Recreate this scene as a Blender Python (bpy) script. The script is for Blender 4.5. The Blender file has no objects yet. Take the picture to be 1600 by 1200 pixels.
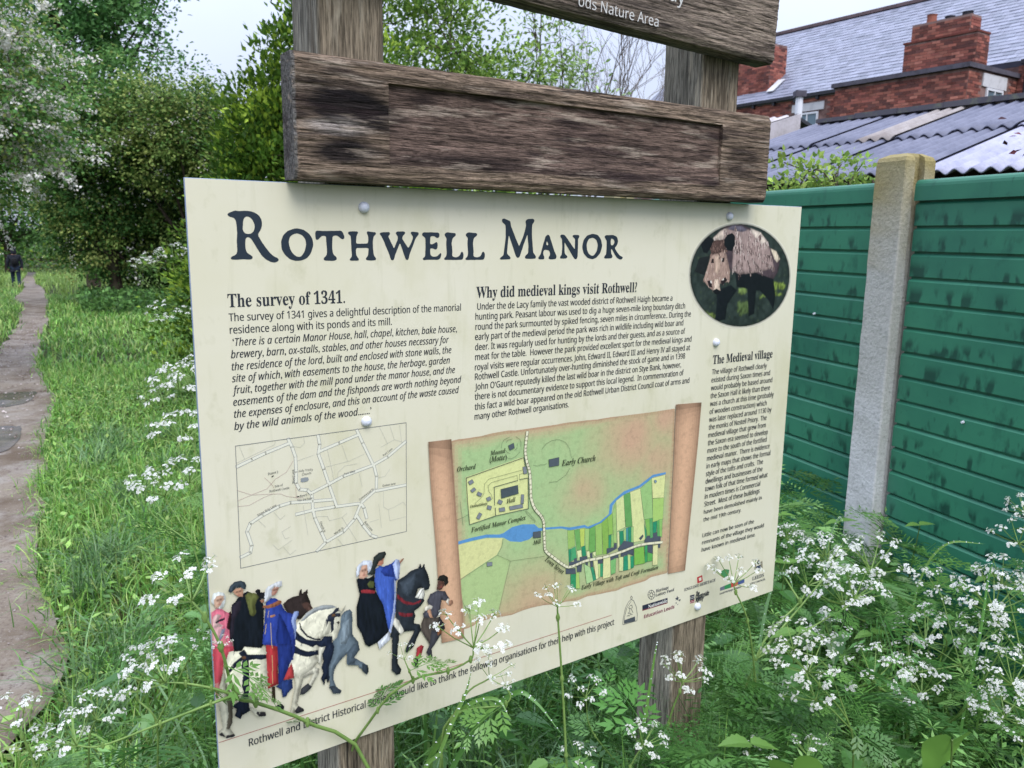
import bpy, math, random
import numpy as np
from mathutils import Vector, Matrix
from mathutils.geometry import tessellate_polygon, delaunay_2d_cdt
SC = bpy.context.scene
COL = SC.collection
# ------------------------------------------------------------------ camera
cam = bpy.data.cameras.new('camera'); camo = bpy.data.objects.new('camera', cam); COL.objects.link(camo)
_R = ((0.9999193, 0.0127018, 0.0), (0.0022986, -0.1809523, 0.9834892), (0.0124921, -0.9834098, -0.1809669))
camo.matrix_world = Matrix(((_R[0][0], -_R[0][1], -_R[0][2], 0), (_R[1][0], -_R[1][1], -_R[1][2], 0), (_R[2][0], -_R[2][1], -_R[2][2], 1.6), (0, 0, 0, 1)))
cam.sensor_width = 36; cam.lens = 28.362; cam.clip_start = .05; cam.clip_end = 2000
cam.dof.use_dof = True; cam.dof.focus_distance = 1.3; cam.dof.aperture_fstop = 13.0
SC.camera = camo
# ------------------------------------------------------------------ overcast sky
wd = bpy.data.worlds.new('World'); SC.world = wd; wd.use_nodes = True
nt = wd.node_tree; N = nt.nodes; LK = nt.links
bg = N['Background']; bg.inputs['Strength'].default_value = 0.1
sky = N.new('ShaderNodeTexSky'); sky.sky_type = 'NISHITA'; sky.sun_disc = False
sky.sun_elevation = math.radians(52); sky.sun_rotation = math.radians(160); sky.dust_density = 2; sky.air_density = 1.5
tc = N.new('ShaderNodeTexCoord'); sx = N.new('ShaderNodeSeparateXYZ'); LK.new(tc.outputs['Generated'], sx.inputs[0])
cl = N.new('ShaderNodeMapRange'); cl.inputs['From Min'].default_value = 0; cl.inputs['From Max'].default_value = 1   # overcast luminance law: zenith brighter
cl.inputs['To Min'].default_value = 1.0; cl.inputs['To Max'].default_value = 4.1; LK.new(sx.outputs['Z'], cl.inputs['Value'])
nz = N.new('ShaderNodeTexNoise'); nz.inputs['Scale'].default_value = 2.2; nz.inputs['Detail'].default_value = 5; LK.new(tc.outputs['Generated'], nz.inputs['Vector'])
cr = N.new('ShaderNodeValToRGB'); cr.color_ramp.elements[0].position = .35; cr.color_ramp.elements[1].position = .68
cr.color_ramp.elements[0].color = (3.05, 3.4, 4.5, 1); cr.color_ramp.elements[1].color = (3.65, 4.0, 4.95, 1); LK.new(nz.outputs['Fac'], cr.inputs[0])
ml = N.new('ShaderNodeVectorMath'); ml.operation = 'SCALE'; LK.new(cr.outputs[0], ml.inputs[0]); LK.new(cl.outputs[0], ml.inputs['Scale'])
mx = N.new('ShaderNodeMixRGB'); mx.inputs[0].default_value = .88; LK.new(sky.outputs[0], mx.inputs[1]); LK.new(ml.outputs[0], mx.inputs[2])
LK.new(mx.outputs[0], bg.inputs['Color'])
sun = bpy.data.lights.new('sun', 'SUN'); sun.energy = 1.5; sun.angle = math.radians(35); sun.color = (1, .97, .92)
suno = bpy.data.objects.new('sun', sun); COL.objects.link(suno)
_el, _az = math.radians(52), math.radians(160)      # azimuth from +Y clockwise
suno.rotation_euler = Vector((-math.sin(_az)*math.cos(_el), -math.cos(_az)*math.cos(_el), -math.sin(_el))).to_track_quat('-Z', 'Y').to_euler()
SC.view_settings.view_transform = 'Standard'; SC.view_settings.look = 'None'; SC.view_settings.exposure = 0.68; SC.view_settings.gamma = 1; SC.view_settings.use_curve_mapping = False
SC.cycles.use_denoising = True; SC.cycles.max_bounces = 6; SC.cycles.transparent_max_bounces = 8
# ------------------------------------------------------------------ helpers
def lin(h):
    h = h.lstrip('#'); r = []
    for i in (0, 2, 4):
        c = int(h[i:i+2], 16)/255; r.append(c/12.92 if c <= .04045 else ((c+.055)/1.055)**2.4)
    return tuple(r)
def mat(name, base=(.5, .5, .5), rough=.6, spec=.3, noise=(), bump=(), vcol=False, transl=0, metal=0, coat=0, world=False):
    """noise: (scale, stretch xyz, colour, lo, hi[, amount]); bump: (scale, stretch, strength, distance[, kind])"""
    m = bpy.data.materials.new(name); m.use_nodes = True; t = m.node_tree; n = t.nodes; l = t.links
    p = n['Principled BSDF']; p.inputs['Roughness'].default_value = rough; p.inputs['Specular IOR Level'].default_value = spec
    p.inputs['Metallic'].default_value = metal; p.inputs['Coat Weight'].default_value = coat
    co = n.new('ShaderNodeTexCoord'); co_out = co.outputs['Object']
    if world: co_out = n.new('ShaderNodeNewGeometry').outputs['Position']
    if vcol:
        a = n.new('ShaderNodeAttribute'); a.attribute_name = 'Col'; cur = a.outputs['Color']
    else:
        a = n.new('ShaderNodeRGB'); a.outputs[0].default_value = (*base, 1); cur = a.outputs[0]
    def tex(scale, st, kind='noise', detail=6):
        mp = n.new('ShaderNodeMapping'); mp.inputs['Scale'].default_value = st; l.new(co_out, mp.inputs[0])
        if kind == 'voronoi':
            x = n.new('ShaderNodeTexVoronoi'); x.inputs['Scale'].default_value = scale; l.new(mp.outputs[0], x.inputs['Vector']); return x.outputs['Distance']
        x = n.new('ShaderNodeTexNoise'); x.inputs['Scale'].default_value = scale; x.inputs['Detail'].default_value = detail; x.inputs['Roughness'].default_value = .62
        l.new(mp.outputs[0], x.inputs['Vector']); return x.outputs['Fac']
    for q in noise:
        sc, st, c, lo, hi = q[:5]; amt = q[5] if len(q) > 5 else 1
        f = tex(sc, st); mr = n.new('ShaderNodeMapRange'); mr.inputs['From Min'].default_value = lo; mr.inputs['From Max'].default_value = hi; mr.inputs['To Max'].default_value = amt
        l.new(f, mr.inputs['Value']); mi = n.new('ShaderNodeMixRGB'); l.new(mr.outputs[0], mi.inputs[0]); l.new(cur, mi.inputs[1])
        if isinstance(c, (int, float)): mi.blend_type = 'MULTIPLY'; mi.inputs[2].default_value = (c, c, c, 1)
        else: mi.inputs[2].default_value = (*c, 1)
        cur = mi.outputs[0]
    l.new(cur, p.inputs['Base Color'])
    nrm = None
    for q in bump:
        sc, st, s, d = q[:4]; f = tex(sc, st, q[4] if len(q) > 4 else 'noise')
        b = n.new('ShaderNodeBump'); b.inputs['Strength'].default_value = s; b.inputs['Distance'].default_value = d; l.new(f, b.inputs['Height'])
        if nrm: l.new(nrm, b.inputs['Normal'])
        nrm = b.outputs[0]
    if nrm: l.new(nrm, p.inputs['Normal'])
    if transl:
        tr = n.new('ShaderNodeBsdfTranslucent'); l.new(cur, tr.inputs[0]); ms = n.new('ShaderNodeMixShader'); ms.inputs[0].default_value = transl
        l.new(p.outputs[0], ms.inputs[1]); l.new(tr.outputs[0], ms.inputs[2]); l.new(ms.outputs[0], n['Material Output'].inputs[0])
    return m
def fast(name, V, faces, mats, col=None, pcol=None, midx=None, parent=None, smooth=False, link=True):
    """V (N,3); faces: array (M,k) or list of such; col: per-face colours (M,3); pcol: per-vertex colours"""
    V = np.asarray(V, np.float32).reshape(-1, 3)
    if not isinstance(faces, list): faces = [faces]
    faces = [np.asarray(f, np.int32) for f in faces if len(f)]
    me = bpy.data.meshes.new(name); me.vertices.add(len(V)); me.vertices.foreach_set('co', V.ravel())
    loops = np.concatenate([f.ravel() for f in faces]); tot = np.concatenate([np.full(len(f), f.shape[1], np.int32) for f in faces])
    start = np.concatenate([[0], np.cumsum(tot)[:-1]]).astype(np.int32)
    me.loops.add(len(loops)); me.loops.foreach_set('vertex_index', loops)
    me.polygons.add(len(tot)); me.polygons.foreach_set('loop_start', start); me.polygons.foreach_set('loop_total', tot)
    if midx is not None: me.polygons.foreach_set('material_index', np.asarray(midx, np.int32))
    me.polygons.foreach_set('use_smooth', np.full(len(tot), bool(smooth)))
    if col is not None or pcol is not None:
        a = me.color_attributes.new('Col', 'FLOAT_COLOR', 'CORNER')
        c = np.repeat(np.asarray(col, np.float32), tot, 0) if col is not None else np.asarray(pcol, np.float32)[loops]
        a.data.foreach_set('color', np.concatenate([c, np.ones((len(c), 1), np.float32)], 1).ravel())
    me.update(calc_edges=True)
    for m in (mats if isinstance(mats, (list, tuple)) else [mats]): me.materials.append(m)
    if not link: return me
    return link_obj(name, me, parent)
def link_obj(name, me, parent=None):
    o = bpy.data.objects.new(name, me); COL.objects.link(o)
    if parent: o.parent = parent
    return o
def tag(o, label=None, cat=None, group=None, kind=None):
    if label: o['label'] = label
    if cat: o['category'] = cat
    if group: o['group'] = group
    if kind: o['kind'] = kind
    return o
def empty(name, loc, label, cat, rz=0, group=None):
    o = bpy.data.objects.new(name, None); COL.objects.link(o); o.location = loc; o.rotation_euler = (0, 0, rz); o.empty_display_size = .1
    return tag(o, label, cat, group)
class MB:
    """collects pieces of different face sizes into one mesh"""
    def __init__(s): s.V = []; s.F = {}; s.C = {}; s.M = {}; s.n = 0
    def add(s, V, F, col=(1, 1, 1), mi=0):
        V = np.asarray(V, float).reshape(-1, 3); s.V.append(V); base = s.n; s.n += len(V)
        for f in F:
            k = len(f); s.F.setdefault(k, []).append([i+base for i in f]); s.C.setdefault(k, []).append(col); s.M.setdefault(k, []).append(mi)
    def addn(s, V, F, col, mi=0):
        V = np.asarray(V, float).reshape(-1, 3); F = np.asarray(F); base = s.n; s.V.append(V); s.n += len(V); k = F.shape[1]
        c = np.asarray(col, float); c = np.tile(c, (len(F), 1)) if c.ndim == 1 else c
        s.F.setdefault(k, []).extend((F+base).tolist()); s.C.setdefault(k, []).extend(c.tolist()); s.M.setdefault(k, []).extend([mi]*len(F))
    def build(s, name, mats, parent=None, smooth=False, link=True):
        ks = list(s.F)
        return fast(name, np.concatenate(s.V), [np.array(s.F[k]) for k in ks], mats, col=np.concatenate([np.array(s.C[k], float) for k in ks]),
                    midx=np.concatenate([s.M[k] for k in ks]), parent=parent, smooth=smooth, link=link)
BF = [(0, 3, 2, 1), (4, 5, 6, 7), (0, 1, 5, 4), (1, 2, 6, 5), (2, 3, 7, 6), (3, 0, 4, 7)]
def box(mb, o, ax, ay, az, col=(1, 1, 1), mi=0):
    o, ax, ay, az = (np.asarray(q, float) for q in (o, ax, ay, az))
    mb.add([o, o+ax, o+ax+ay, o+ay, o+az, o+ax+az, o+ax+ay+az, o+ay+az], BF, col, mi)
def abox(mb, x0, x1, y0, y1, z0, z1, col=(1, 1, 1), mi=0): box(mb, (x0, y0, z0), (x1-x0, 0, 0), (0, y1-y0, 0), (0, 0, z1-z0), col, mi)
def tube(mb, pts, rad, k=5, col=(1, 1, 1), mi=0, cap=True):
    P = np.asarray(pts, float); n = len(P); r = np.broadcast_to(np.asarray(rad, float), (n,)) if np.ndim(rad) else np.full(n, rad)
    T = np.gradient(P, axis=0); T /= np.linalg.norm(T, axis=1)[:, None]+1e-12
    ref = np.array([0, 0, 1.]) if abs(T[0][2]) < .9 else np.array([1., 0, 0])
    A = np.cross(T, ref); A /= np.linalg.norm(A, axis=1)[:, None]+1e-12; B = np.cross(T, A)
    an = np.linspace(0, 2*np.pi, k, endpoint=False)
    V = (P[:, None]+r[:, None, None]*(A[:, None]*np.cos(an)[None, :, None]+B[:, None]*np.sin(an)[None, :, None])).reshape(-1, 3)
    i, j = np.meshgrid(np.arange(n-1), np.arange(k), indexing='ij'); j2 = (j+1) % k
    F = np.stack([i*k+j, i*k+j2, (i+1)*k+j2, (i+1)*k+j], -1).reshape(-1, 4)
    mb.addn(V, F, col, mi)
    if cap: mb.add(V[-k:], [tuple(range(k))], col, mi); mb.add(V[:k], [tuple(range(k))[::-1]], col, mi)
def smooth_path(pts, n):
    P = np.asarray(pts, float)
    if len(P) < 3: return np.array([P[0]+(P[-1]-P[0])*t for t in np.linspace(0, 1, n)])
    Q = np.vstack([2*P[0]-P[1], P, 2*P[-1]-P[-2]]); out = []; m = len(P)-1
    for t in np.linspace(0, m, n):
        i = min(int(t), m-1); u = t-i; a, b, c, d = Q[i:i+4]
        out.append(.5*((2*b)+(-a+c)*u+(2*a-5*b+4*c-d)*u*u+(-a+3*b-3*c+d)*u**3))
    return np.array(out)
def vnoise(x, y, seed=0):
    xi = np.floor(x).astype(int); yi = np.floor(y).astype(int); fx = x-xi; fy = y-yi; fx = fx*fx*(3-2*fx); fy = fy*fy*(3-2*fy)
    def h(a, b): v = np.sin(a*127.1+b*311.7+seed*74.7)*43758.5453; return v-np.floor(v)
    return (h(xi, yi)*(1-fx)+h(xi+1, yi)*fx)*(1-fy)+(h(xi, yi+1)*(1-fx)+h(xi+1, yi+1)*fx)*fy
def fbm(x, y, o=4, seed=0):
    v = 0; a = .5
    for k in range(o): v = v+a*vnoise(x*2**k, y*2**k, seed+k); a *= .5
    return v
def basis(dirs, up=None, rng=None):
    d = dirs/np.linalg.norm(dirs, axis=1)[:, None]
    r = rng.normal(size=d.shape) if up is None else np.broadcast_to(up, d.shape)
    s = np.cross(d, r); s /= np.linalg.norm(s, axis=1)[:, None]+1e-9
    return d, s, np.cross(s, d)
def leaf_cloud(P, D, L, W, rng, fold=.25, up=None):
    """diamond leaves: 4 verts, 2 triangles sharing the midrib"""
    d, s, u = basis(D, up, rng); n = len(P); L = np.broadcast_to(L, (n,))[:, None]; W = np.broadcast_to(W, (n,))[:, None]
    V = np.stack([P, P+d*L*.45+s*W+u*W*fold, P+d*L, P+d*L*.45-s*W+u*W*fold], 1).reshape(-1, 3)
    b = np.arange(n)[:, None]*4; F = np.concatenate([b+[0, 1, 2], b+[0, 2, 3]], 1).reshape(-1, 3)
    return V, F
def pick(cols, n, rng, var=.15):
    c = np.array(cols)[rng.integers(0, len(cols), n)]; return c*np.exp(rng.normal(0, var, (n, 1)))
def gz(x, y):
    x = np.asarray(x, float); y = np.asarray(y, float)
    return np.where(y < 3, 0., -.0295*(np.minimum(y, 60)-3))
# ------------------------------------------------------------------ ground, path, puddles
M_soil = mat('turf_soil', (.035, .045, .015), .9, .1, noise=[(1.2, (1, 1, 1), (.05, .075, .02), .4, .65), (9, (1, 1, 1), (.022, .03, .01), .45, .7)], bump=[(14, (1, 1, 1), .6, .03)])
xs = np.concatenate([np.linspace(-900, -60, 12), np.linspace(-50, 50, 120), np.linspace(60, 900, 12)]); ys = np.concatenate([np.linspace(-300, -20, 6), np.linspace(-10, 62, 140), np.linspace(70, 1500, 16)])
X, Y = np.meshgrid(xs, ys); Z = gz(X, Y)-.004+.05*(fbm(X*1.3, Y*1.3, 3, 5)-.45)*(np.abs(X) < 50)*(Y > 2)*(np.abs(Y) < 62)*0.6
Z -= .03
nx = len(xs); i, j = np.meshgrid(np.arange(len(ys)-1), np.arange(nx-1), indexing='ij')
tag(fast('ground', np.stack([X, Y, Z], -1).reshape(-1, 3), np.stack([i*nx+j, i*nx+j+1, (i+1)*nx+j+1, (i+1)*nx+j], -1).reshape(-1, 4), M_soil, smooth=True), kind='structure')
PR = [(-1.4, -2), (-1.45, 1.2), (-1.52, 2.3), (-1.62, 2.68), (-1.8, 2.96), (-2.07, 3.38), (-2.42, 3.93), (-2.95, 4.85), (-3.3, 5.47), (-3.59, 6.03), (-4.06, 6.89), (-4.75, 8.2), (-5.57, 9.47), (-6.65, 11.18), (-8.24, 13.94), (-10.76, 18.66), (-15.23, 26.44), (-17.9, 31.0), (-21.8, 37.5), (-24.17, 41.03), (-30, 51), (-37, 63)]
PL_ = [(-3.2, -2), (-3.3, 1.0), (-3.5, 2.2), (-3.75, 3.1), (-4.0, 3.9), (-4.3, 4.8), (-4.6, 5.5), (-5.0, 6.3), (-5.5, 7.3), (-6.0, 8.3), (-6.6, 9.4), (-7.4, 11.2), (-8.4, 13.2), (-10.5, 17.0), (-13.7, 22.5), (-17.1, 27.7), (-19.5, 32.0), (-22.6, 37.5), (-25.2, 41.4), (-31, 51.5), (-38, 63.5)]
def arc(P, n):
    P = np.array(P); d = np.concatenate([[0], np.cumsum(np.linalg.norm(np.diff(P, axis=0), axis=1))]); t = np.linspace(0, 1, n)**1.6*d[-1]
    return np.stack([np.interp(t, d, P[:, k]) for k in range(2)], 1)
EN = 220; er = arc(PR, EN); el = arc(PL_, EN)
wob = (fbm(np.arange(EN)*.55, np.zeros(EN), 4, 3)-.45)*.16; er[:, 0] += wob; el[:, 0] += (fbm(np.arange(EN)*.5, np.ones(EN), 4, 9)-.45)*.2
W9 = np.linspace(0, 1, 15); PX = er[:, None]*(1-W9)[None, :, None]+el[:, None]*W9[None, :, None]
PZ = gz(PX[..., 0], PX[..., 1])+.012+.02*(fbm(PX[..., 0]*3, PX[..., 1]*3, 3, 2)-.5)-.02*(np.sin(W9*np.pi)[None])
V = np.concatenate([PX, PZ[..., None]], -1).reshape(-1, 3); i, j = np.meshgrid(np.arange(EN-1), np.arange(14), indexing='ij')
M_path = mat('path_dirt', lin('83786a'), .75, .25, noise=[(1.1, (1, 1, 1), lin('5c4e3e'), .42, .6), (3.5, (1, 1, 1), lin('928b82'), .5, .7), (9, (1, 1, 1), lin('5d4a3a'), .6, .72, .7), (60, (1, 1, 1), lin('5d5048'), .52, .68), (160, (1, 1, 1), lin('b0a6a2'), .6, .75)], bump=[(90, (1, 1, 1), .5, .01), (7, (1, 1, 1), .4, .03)])
tag(fast('path', V, np.stack([i*15+j, (i+1)*15+j, (i+1)*15+j+1, i*15+j+1], -1).reshape(-1, 4), M_path, smooth=True), kind='structure')
M_pud = mat('puddle_water', lin('40372c'), .12, .06, noise=[(5, (1, 1, 1), lin('5b5040'), .4, .6)])
from mathutils.bvhtree import BVHTree
_pm = bpy.data.objects['path'].data; _bv = BVHTree.FromPolygons([v.co[:] for v in _pm.vertices], [tuple(p.vertices) for p in _pm.polygons])
def puddle(pts):
    P = smooth_path([(x, y, 0) for x, y in pts]+[(*pts[0], 0)], 60)[:-1]; c = P.mean(0)
    P[:, :2] = c[:2]+(P[:, :2]-c[:2])*(1+.12*(fbm(np.arange(len(P))*.6, np.zeros(len(P)), 3, 7)-.45))[:, None]
    n = len(P); rings = [c+(P-c)*f for f in np.linspace(1, .1, 10)]; V = np.vstack(rings+[c[None]])
    for v in V:
        h = _bv.ray_cast(Vector((v[0], v[1], 5)), Vector((0, 0, -1)))[0]; v[2] = (h.z if h else -.2)+.004
    F = [(r*n+k, r*n+(k+1) % n, (r+1)*n+(k+1) % n, (r+1)*n+k) for r in range(9) for k in range(n)]
    return tag(fast('puddle', V, [np.array(F), np.array([(9*n+k, 9*n+(k+1) % n, 10*n) for k in range(n)])], M_pud, smooth=True), kind='structure')
puddle([(-5.75, 8.3), (-5.59, 8.75), (-5.3, 8.78), (-5.13, 8.5), (-4.98, 8.05), (-5.2, 7.8), (-5.5, 7.95)])
puddle([(-4.75, 6.4), (-4.6, 6.95), (-4.40, 6.98), (-4.25, 6.8), (-4.02, 6.37), (-3.92, 5.98), (-4.1, 5.7), (-4.5, 5.85)])
rng = np.random.default_rng(4)
# pebbles on the path
k = 2600; t = rng.integers(0, 110, k); w = rng.random(k); P = er[t]*(1-w)[:, None]+el[t]*w[:, None]+rng.normal(0, .05, (k, 2))
r = rng.uniform(.004, .011, k)*np.where(P[:, 1] > 6, 1.5, 1); oc = np.array([(1, 0, 0), (0, 1, 0), (-1, 0, 0), (0, -1, 0), (0, 0, .7)])
V = np.concatenate([P, gz(P[:, 0], P[:, 1])[:, None]+.008], 1)[:, None]+oc[None]*r[:, None, None]*rng.uniform(.6, 1.3, (k, 5, 1)); b = np.arange(k)[:, None]*5
F = np.concatenate([b+[0, 1, 4], b+[1, 2, 4], b+[2, 3, 4], b+[3, 0, 4]], 1).reshape(-1, 3)
tag(fast('gravel', V.reshape(-1, 3), F, mat('pebble', vcol=True, rough=.6, spec=.4), col=np.repeat(pick([lin('8d807b'), lin('6f6059'), lin('a59b97'), lin('5a4c44')], k, rng, .2), 4, 0)), 'small stones scattered on the trodden dirt path', kind='stuff')

# ------------------------------------------------------------------ brick houses
h_ = math.radians(-34.2); d1 = np.array([math.sin(h_), math.cos(h_), 0]); d2 = np.array([math.cos(h_), -math.sin(h_), 0]); UP = np.array([0, 0, 1.])
Q = np.array([11.69, 22.0, 0])
M_brick = mat('red_brick', vcol=True, rough=.85, spec=.15, noise=[(6, (1, 1, 1), .75, .5, .72), (1.3, (1, 1, 1), .75, .5, .75)], bump=[(40, (1, 1, 1), .3, .01)])
M_mortar = mat('mortar', lin('8a706a'), .9, .1, noise=[(3, (1, 1, 1), lin('4f3a36'), .4, .7)])
M_stone = mat('painted_stone', lin('c9c9cc'), .7, .2, noise=[(5, (1, 1, 1), lin('a9a9ad'), .5, .75)])
M_white = mat('white_paint', lin('d9dbe0'), .45, .4, noise=[(8, (1, 1, 1), lin('b9bcc2'), .55, .8)])
M_glass = mat('window_glass', lin('5d7480'), .08, .7)
M_dark = mat('gutter_black', lin('2f3036'), .5, .3)
M_slate = mat('roof_slate', vcol=True, rough=.42, spec=.4, noise=[(2.0, (1, 1, 1), .8, .45, .7)])
M_lead = mat('coping_stone', lin('595660'), .8, .2, noise=[(4, (1, 1, 1), lin('403e44'), .45, .7)])
BRC = [lin('8f574d'), lin('835048'), lin('9a6053'), lin('744a43'), lin('a36b5d'), lin('674541')]
def brickwork(parent, o, a, nrm, L, z0, z1, seed, holes=(), bl=.225, bh=.075):
    """bricks in stretcher bond laid on a wall face: o start, a along, nrm outward"""
    rg = np.random.default_rng(seed); V = []; C = []; nrow = int((z1-z0)/bh)
    for r_ in range(nrow):
        z = z0+r_*bh; s = -(r_ % 2)*bl/2
        while s < L-.02:
            s0, s1 = max(s, 0)+.005, min(s+bl, L)-.005
            if s1-s0 > .03 and not any(s1 > h0 and s0 < h1 and z+bh > g0 and z < g1 for h0, h1, g0, g1 in holes):
                e = rg.uniform(.006, .014); p = o+a*s0+UP*(z+.005); q = a*(s1-s0); n = nrm*e; u = UP*(bh-.01)
                V.append([p, p+q, p+q+u, p+u, p+n, p+q+n, p+q+u+n, p+u+n]); C.append(np.array(BRC[rg.integers(0, 6)])*math.exp(rg.normal(0, .14)))
            s += bl
    V = np.array(V); b = np.arange(len(V))[:, None]*8; F = np.concatenate([b+list(f) for f in BF[1:]], 1).reshape(-1, 4)
    return tag(fast('brickwork', V.reshape(-1, 3), F, M_brick, col=np.repeat(np.array(C), 5, 0), parent=parent), kind='stuff')
def wallbox(parent, name, o, a, b, z0, z1, m=None):
    mb = MB(); box(mb, np.asarray(o)+UP*z0, a, b, UP*(z1-z0)); return mb.build(name, m or M_mortar, parent)
def window(parent, o, a, nrm, s0, s1, z0, z1, lint=None, fd=.05):
    """white frame with panes set in the wall face"""
    mb = MB(); w = .06; zc = (z0+z1)/2
    for (p0, p1, g0, g1) in ((s0, s0+w, z0, z1), (s1-w, s1, z0, z1), (s0+w, s1-w, z0, z0+w), (s0+w, s1-w, z1-w, z1), ((s0+s1)/2-.02, (s0+s1)/2+.02, z0+w, z1-w)):
        box(mb, o+a*p0+UP*g0+nrm*.004, a*(p1-p0), nrm*fd, UP*(g1-g0))
    f = mb.build('window', M_white, parent)
    for q0, q1 in ((s0+w, (s0+s1)/2-.02), ((s0+s1)/2+.02, s1-w)):
        mb = MB(); box(mb, o+a*(q0+.002)+UP*(z0+w+.002)+nrm*.003, a*(q1-q0-.004), nrm*.02, UP*(z1-z0-2*w-.004)); mb.build('pane', M_glass, f)
    if lint:
        mb = MB(); box(mb, o+a*lint[0]+UP*lint[2]+nrm*.003, a*(lint[1]-lint[0]), nrm*.035, UP*(lint[3]-lint[2])); mb.build('lintel', M_stone, parent)
def slates(parent, o, a, up, nrm, L, H, seed, sw=.3, sh=.22):
    rg = np.random.default_rng(seed); V = []; C = []
    for r_ in range(int(H/sh)):
        s = -(r_ % 2)*sw/2
        while s < L:
            s0, s1 = max(s, 0)+.004, min(s+sw, L)-.004
            if s1-s0 > .05:
                e = rg.uniform(.012, .024); p = o+a*s0+up*(r_*sh-.012*rg.random()); q = a*(s1-s0); u = up*(sh+.03)
                V.append([p, p+q, p+q+u, p+u, p+nrm*e, p+q+nrm*e, p+q+u+nrm*.004, p+u+nrm*.004]); C.append(np.array(lin('888b9b') if rg.random() < .75 else lin('7c808f'))*math.exp(rg.normal(0, .075)))
            s += sw
    V = np.array(V); b = np.arange(len(V))[:, None]*8; F = np.concatenate([b+list(f) for f in (BF[1], BF[2], BF[3], BF[5])], 1).reshape(-1, 4)
    return tag(fast('slates', V.reshape(-1, 3), F, M_slate, col=np.repeat(np.array(C), 4, 0), parent=parent), kind='stuff')
HZ = empty('brick_house', (Q[0], Q[1], -.56), 'red brick terraced house with slate roof and chimneys behind the green fence', 'house')
HZ.location = (0, 0, 0); HZ.location = (Q[0], Q[1], -.56); bpy.context.view_layer.update()
inv = -np.array([Q[0], Q[1], -.56])
O = Q+inv                                       # house coordinates: Q at x=y=0, z shifted by +.56
def zz(z): return z+.56
O = np.array([0, 0, 0.])
nA = -d2; nB = -d1
# rear wing with the window in its end face
wallbox(HZ, 'wall', O+d2*.02, d1*3.9, d2*2.56, 0, zz(6.02))
brickwork(HZ, O+d1*3.9+d2*.02, -d1, nA, 3.9, zz(3.4), zz(6.02), 1)
brickwork(HZ, O+d2*.03, d2, nB, 2.55, zz(3.4), zz(6.02), 2, holes=[(.70, 2.05, zz(4.25), zz(5.98))])
mb = MB(); box(mb, O-d1*.08-d2*.08+UP*zz(6.03), d1*4.06, d2*2.68, UP*.12); mb.build('coping', M_lead, HZ)
window(HZ, O, d2, nB, .96, 1.83, zz(4.3), zz(5.62), (.74, 2.0, zz(5.64), zz(5.97)))
# chimney stack on the wing
ST = wallbox(HZ, 'chimney', O+d1*.02+d2*.3, d1*1.98, d2*.62, zz(6.15), zz(6.95))
brickwork(ST, O+d1*2.0+d2*.3, -d1, nA, 1.98, zz(6.15), zz(6.95), 3); brickwork(ST, O+d1*.02+d2*.3, d2, nB, .62, zz(6.15), zz(6.95), 4)
mb = MB(); box(mb, O+d1*.0+d2*.27+UP*zz(6.95), d1*2.03, d2*.66, UP*.05, lin('704039')); box(mb, O+d1*.24+d2*.33+UP*zz(7.0), d1*1.6, d2*.5, UP*.43, lin('8a706a')); mb.build('upper_stack', M_brick, ST)
brickwork(ST, O+d1*1.84+d2*.33, -d1, nA, 1.6, zz(7.0), zz(7.43), 5); brickwork(ST, O+d1*.24+d2*.33, d2, nB, .5, zz(7.0), zz(7.43), 6)
for s_, rr, hh, cc in ((1.45, .13, .24, '8f5a4c'), (.95, .13, .1, '34343a'), (.48, .14, .12, '34343a')):
    mb = MB(); p = O+d1*s_+d2*.58; tube(mb, [p+UP*zz(7.43), p+UP*zz(7.43+hh*.8), p+UP*zz(7.43+hh)], [rr, rr*.92, rr*1.05], 12, lin(cc)); mb.build('chimney_pot', M_brick, ST)
# main range behind the wing
BK = 2.6; EV = 6.48; RP = math.radians(37.7)
wallbox(HZ, 'wall', O-d1*4+d2*(BK+.02), d1*20, d2*8.6, 0, zz(EV-.05))
brickwork(HZ, O+d1*11.5+d2*(BK+.02), -d1, nA, 7.6, zz(4.6), zz(EV-.08), 7, holes=[(11.5-7.4, 11.5-6.08, zz(4.5), zz(6.22))])
brickwork(HZ, O+d2*(BK+.02), -d1, nA, 3.5, zz(4.2), zz(EV-.08), 17)
window(HZ, O+d1*11.5+d2*(BK+.02), -d1, nA, 11.5-7.17, 11.5-6.3, zz(4.6), zz(5.89), (11.5-7.38, 11.5-6.1, zz(5.94), zz(6.2)))
mb = MB(); box(mb, O+d1*3.95+d2*(BK-.13)+UP*zz(EV-.08), d1*12, d2*.13, UP*.11); box(mb, O-d1*4+d2*(BK-.13)+UP*zz(EV-.08), d1*3.9, d2*.13, UP*.11); mb.build('gutter', M_dark, HZ)
for s_ in np.arange(5.4, 11.5, .9):
    mb = MB(); box(mb, O+d1*s_+d2*(BK-.1)+UP*zz(EV-.2), d1*.09, d2*.1, UP*.12); mb.build('gutter_bracket', M_dark, HZ)
up = d2*math.cos(RP)+UP*math.sin(RP); rn = -d2*math.sin(RP)+UP*math.cos(RP); RL = 4.5/math.cos(RP)
mb = MB(); e0 = O-d1*4+d2*(BK-.08)+UP*zz(EV); box(mb, e0-rn*.16, d1*20, up*RL, rn*.15, lin('6c7080'))
e1 = O-d1*4+d2*(BK-.08+9.0)+UP*zz(EV); up2 = -d2*math.cos(RP)+UP*math.sin(RP); rn2 = d2*math.sin(RP)+UP*math.cos(RP); box(mb, e1-rn2*.16, d1*20, up2*RL, rn2*.15, lin('6c7080'))
ROOF = mb.build('roof', M_slate, HZ)
slates(ROOF, O-d1*3+d2*(BK-.08)+UP*zz(EV), d1, up, rn, 16, RL, 9)
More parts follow.
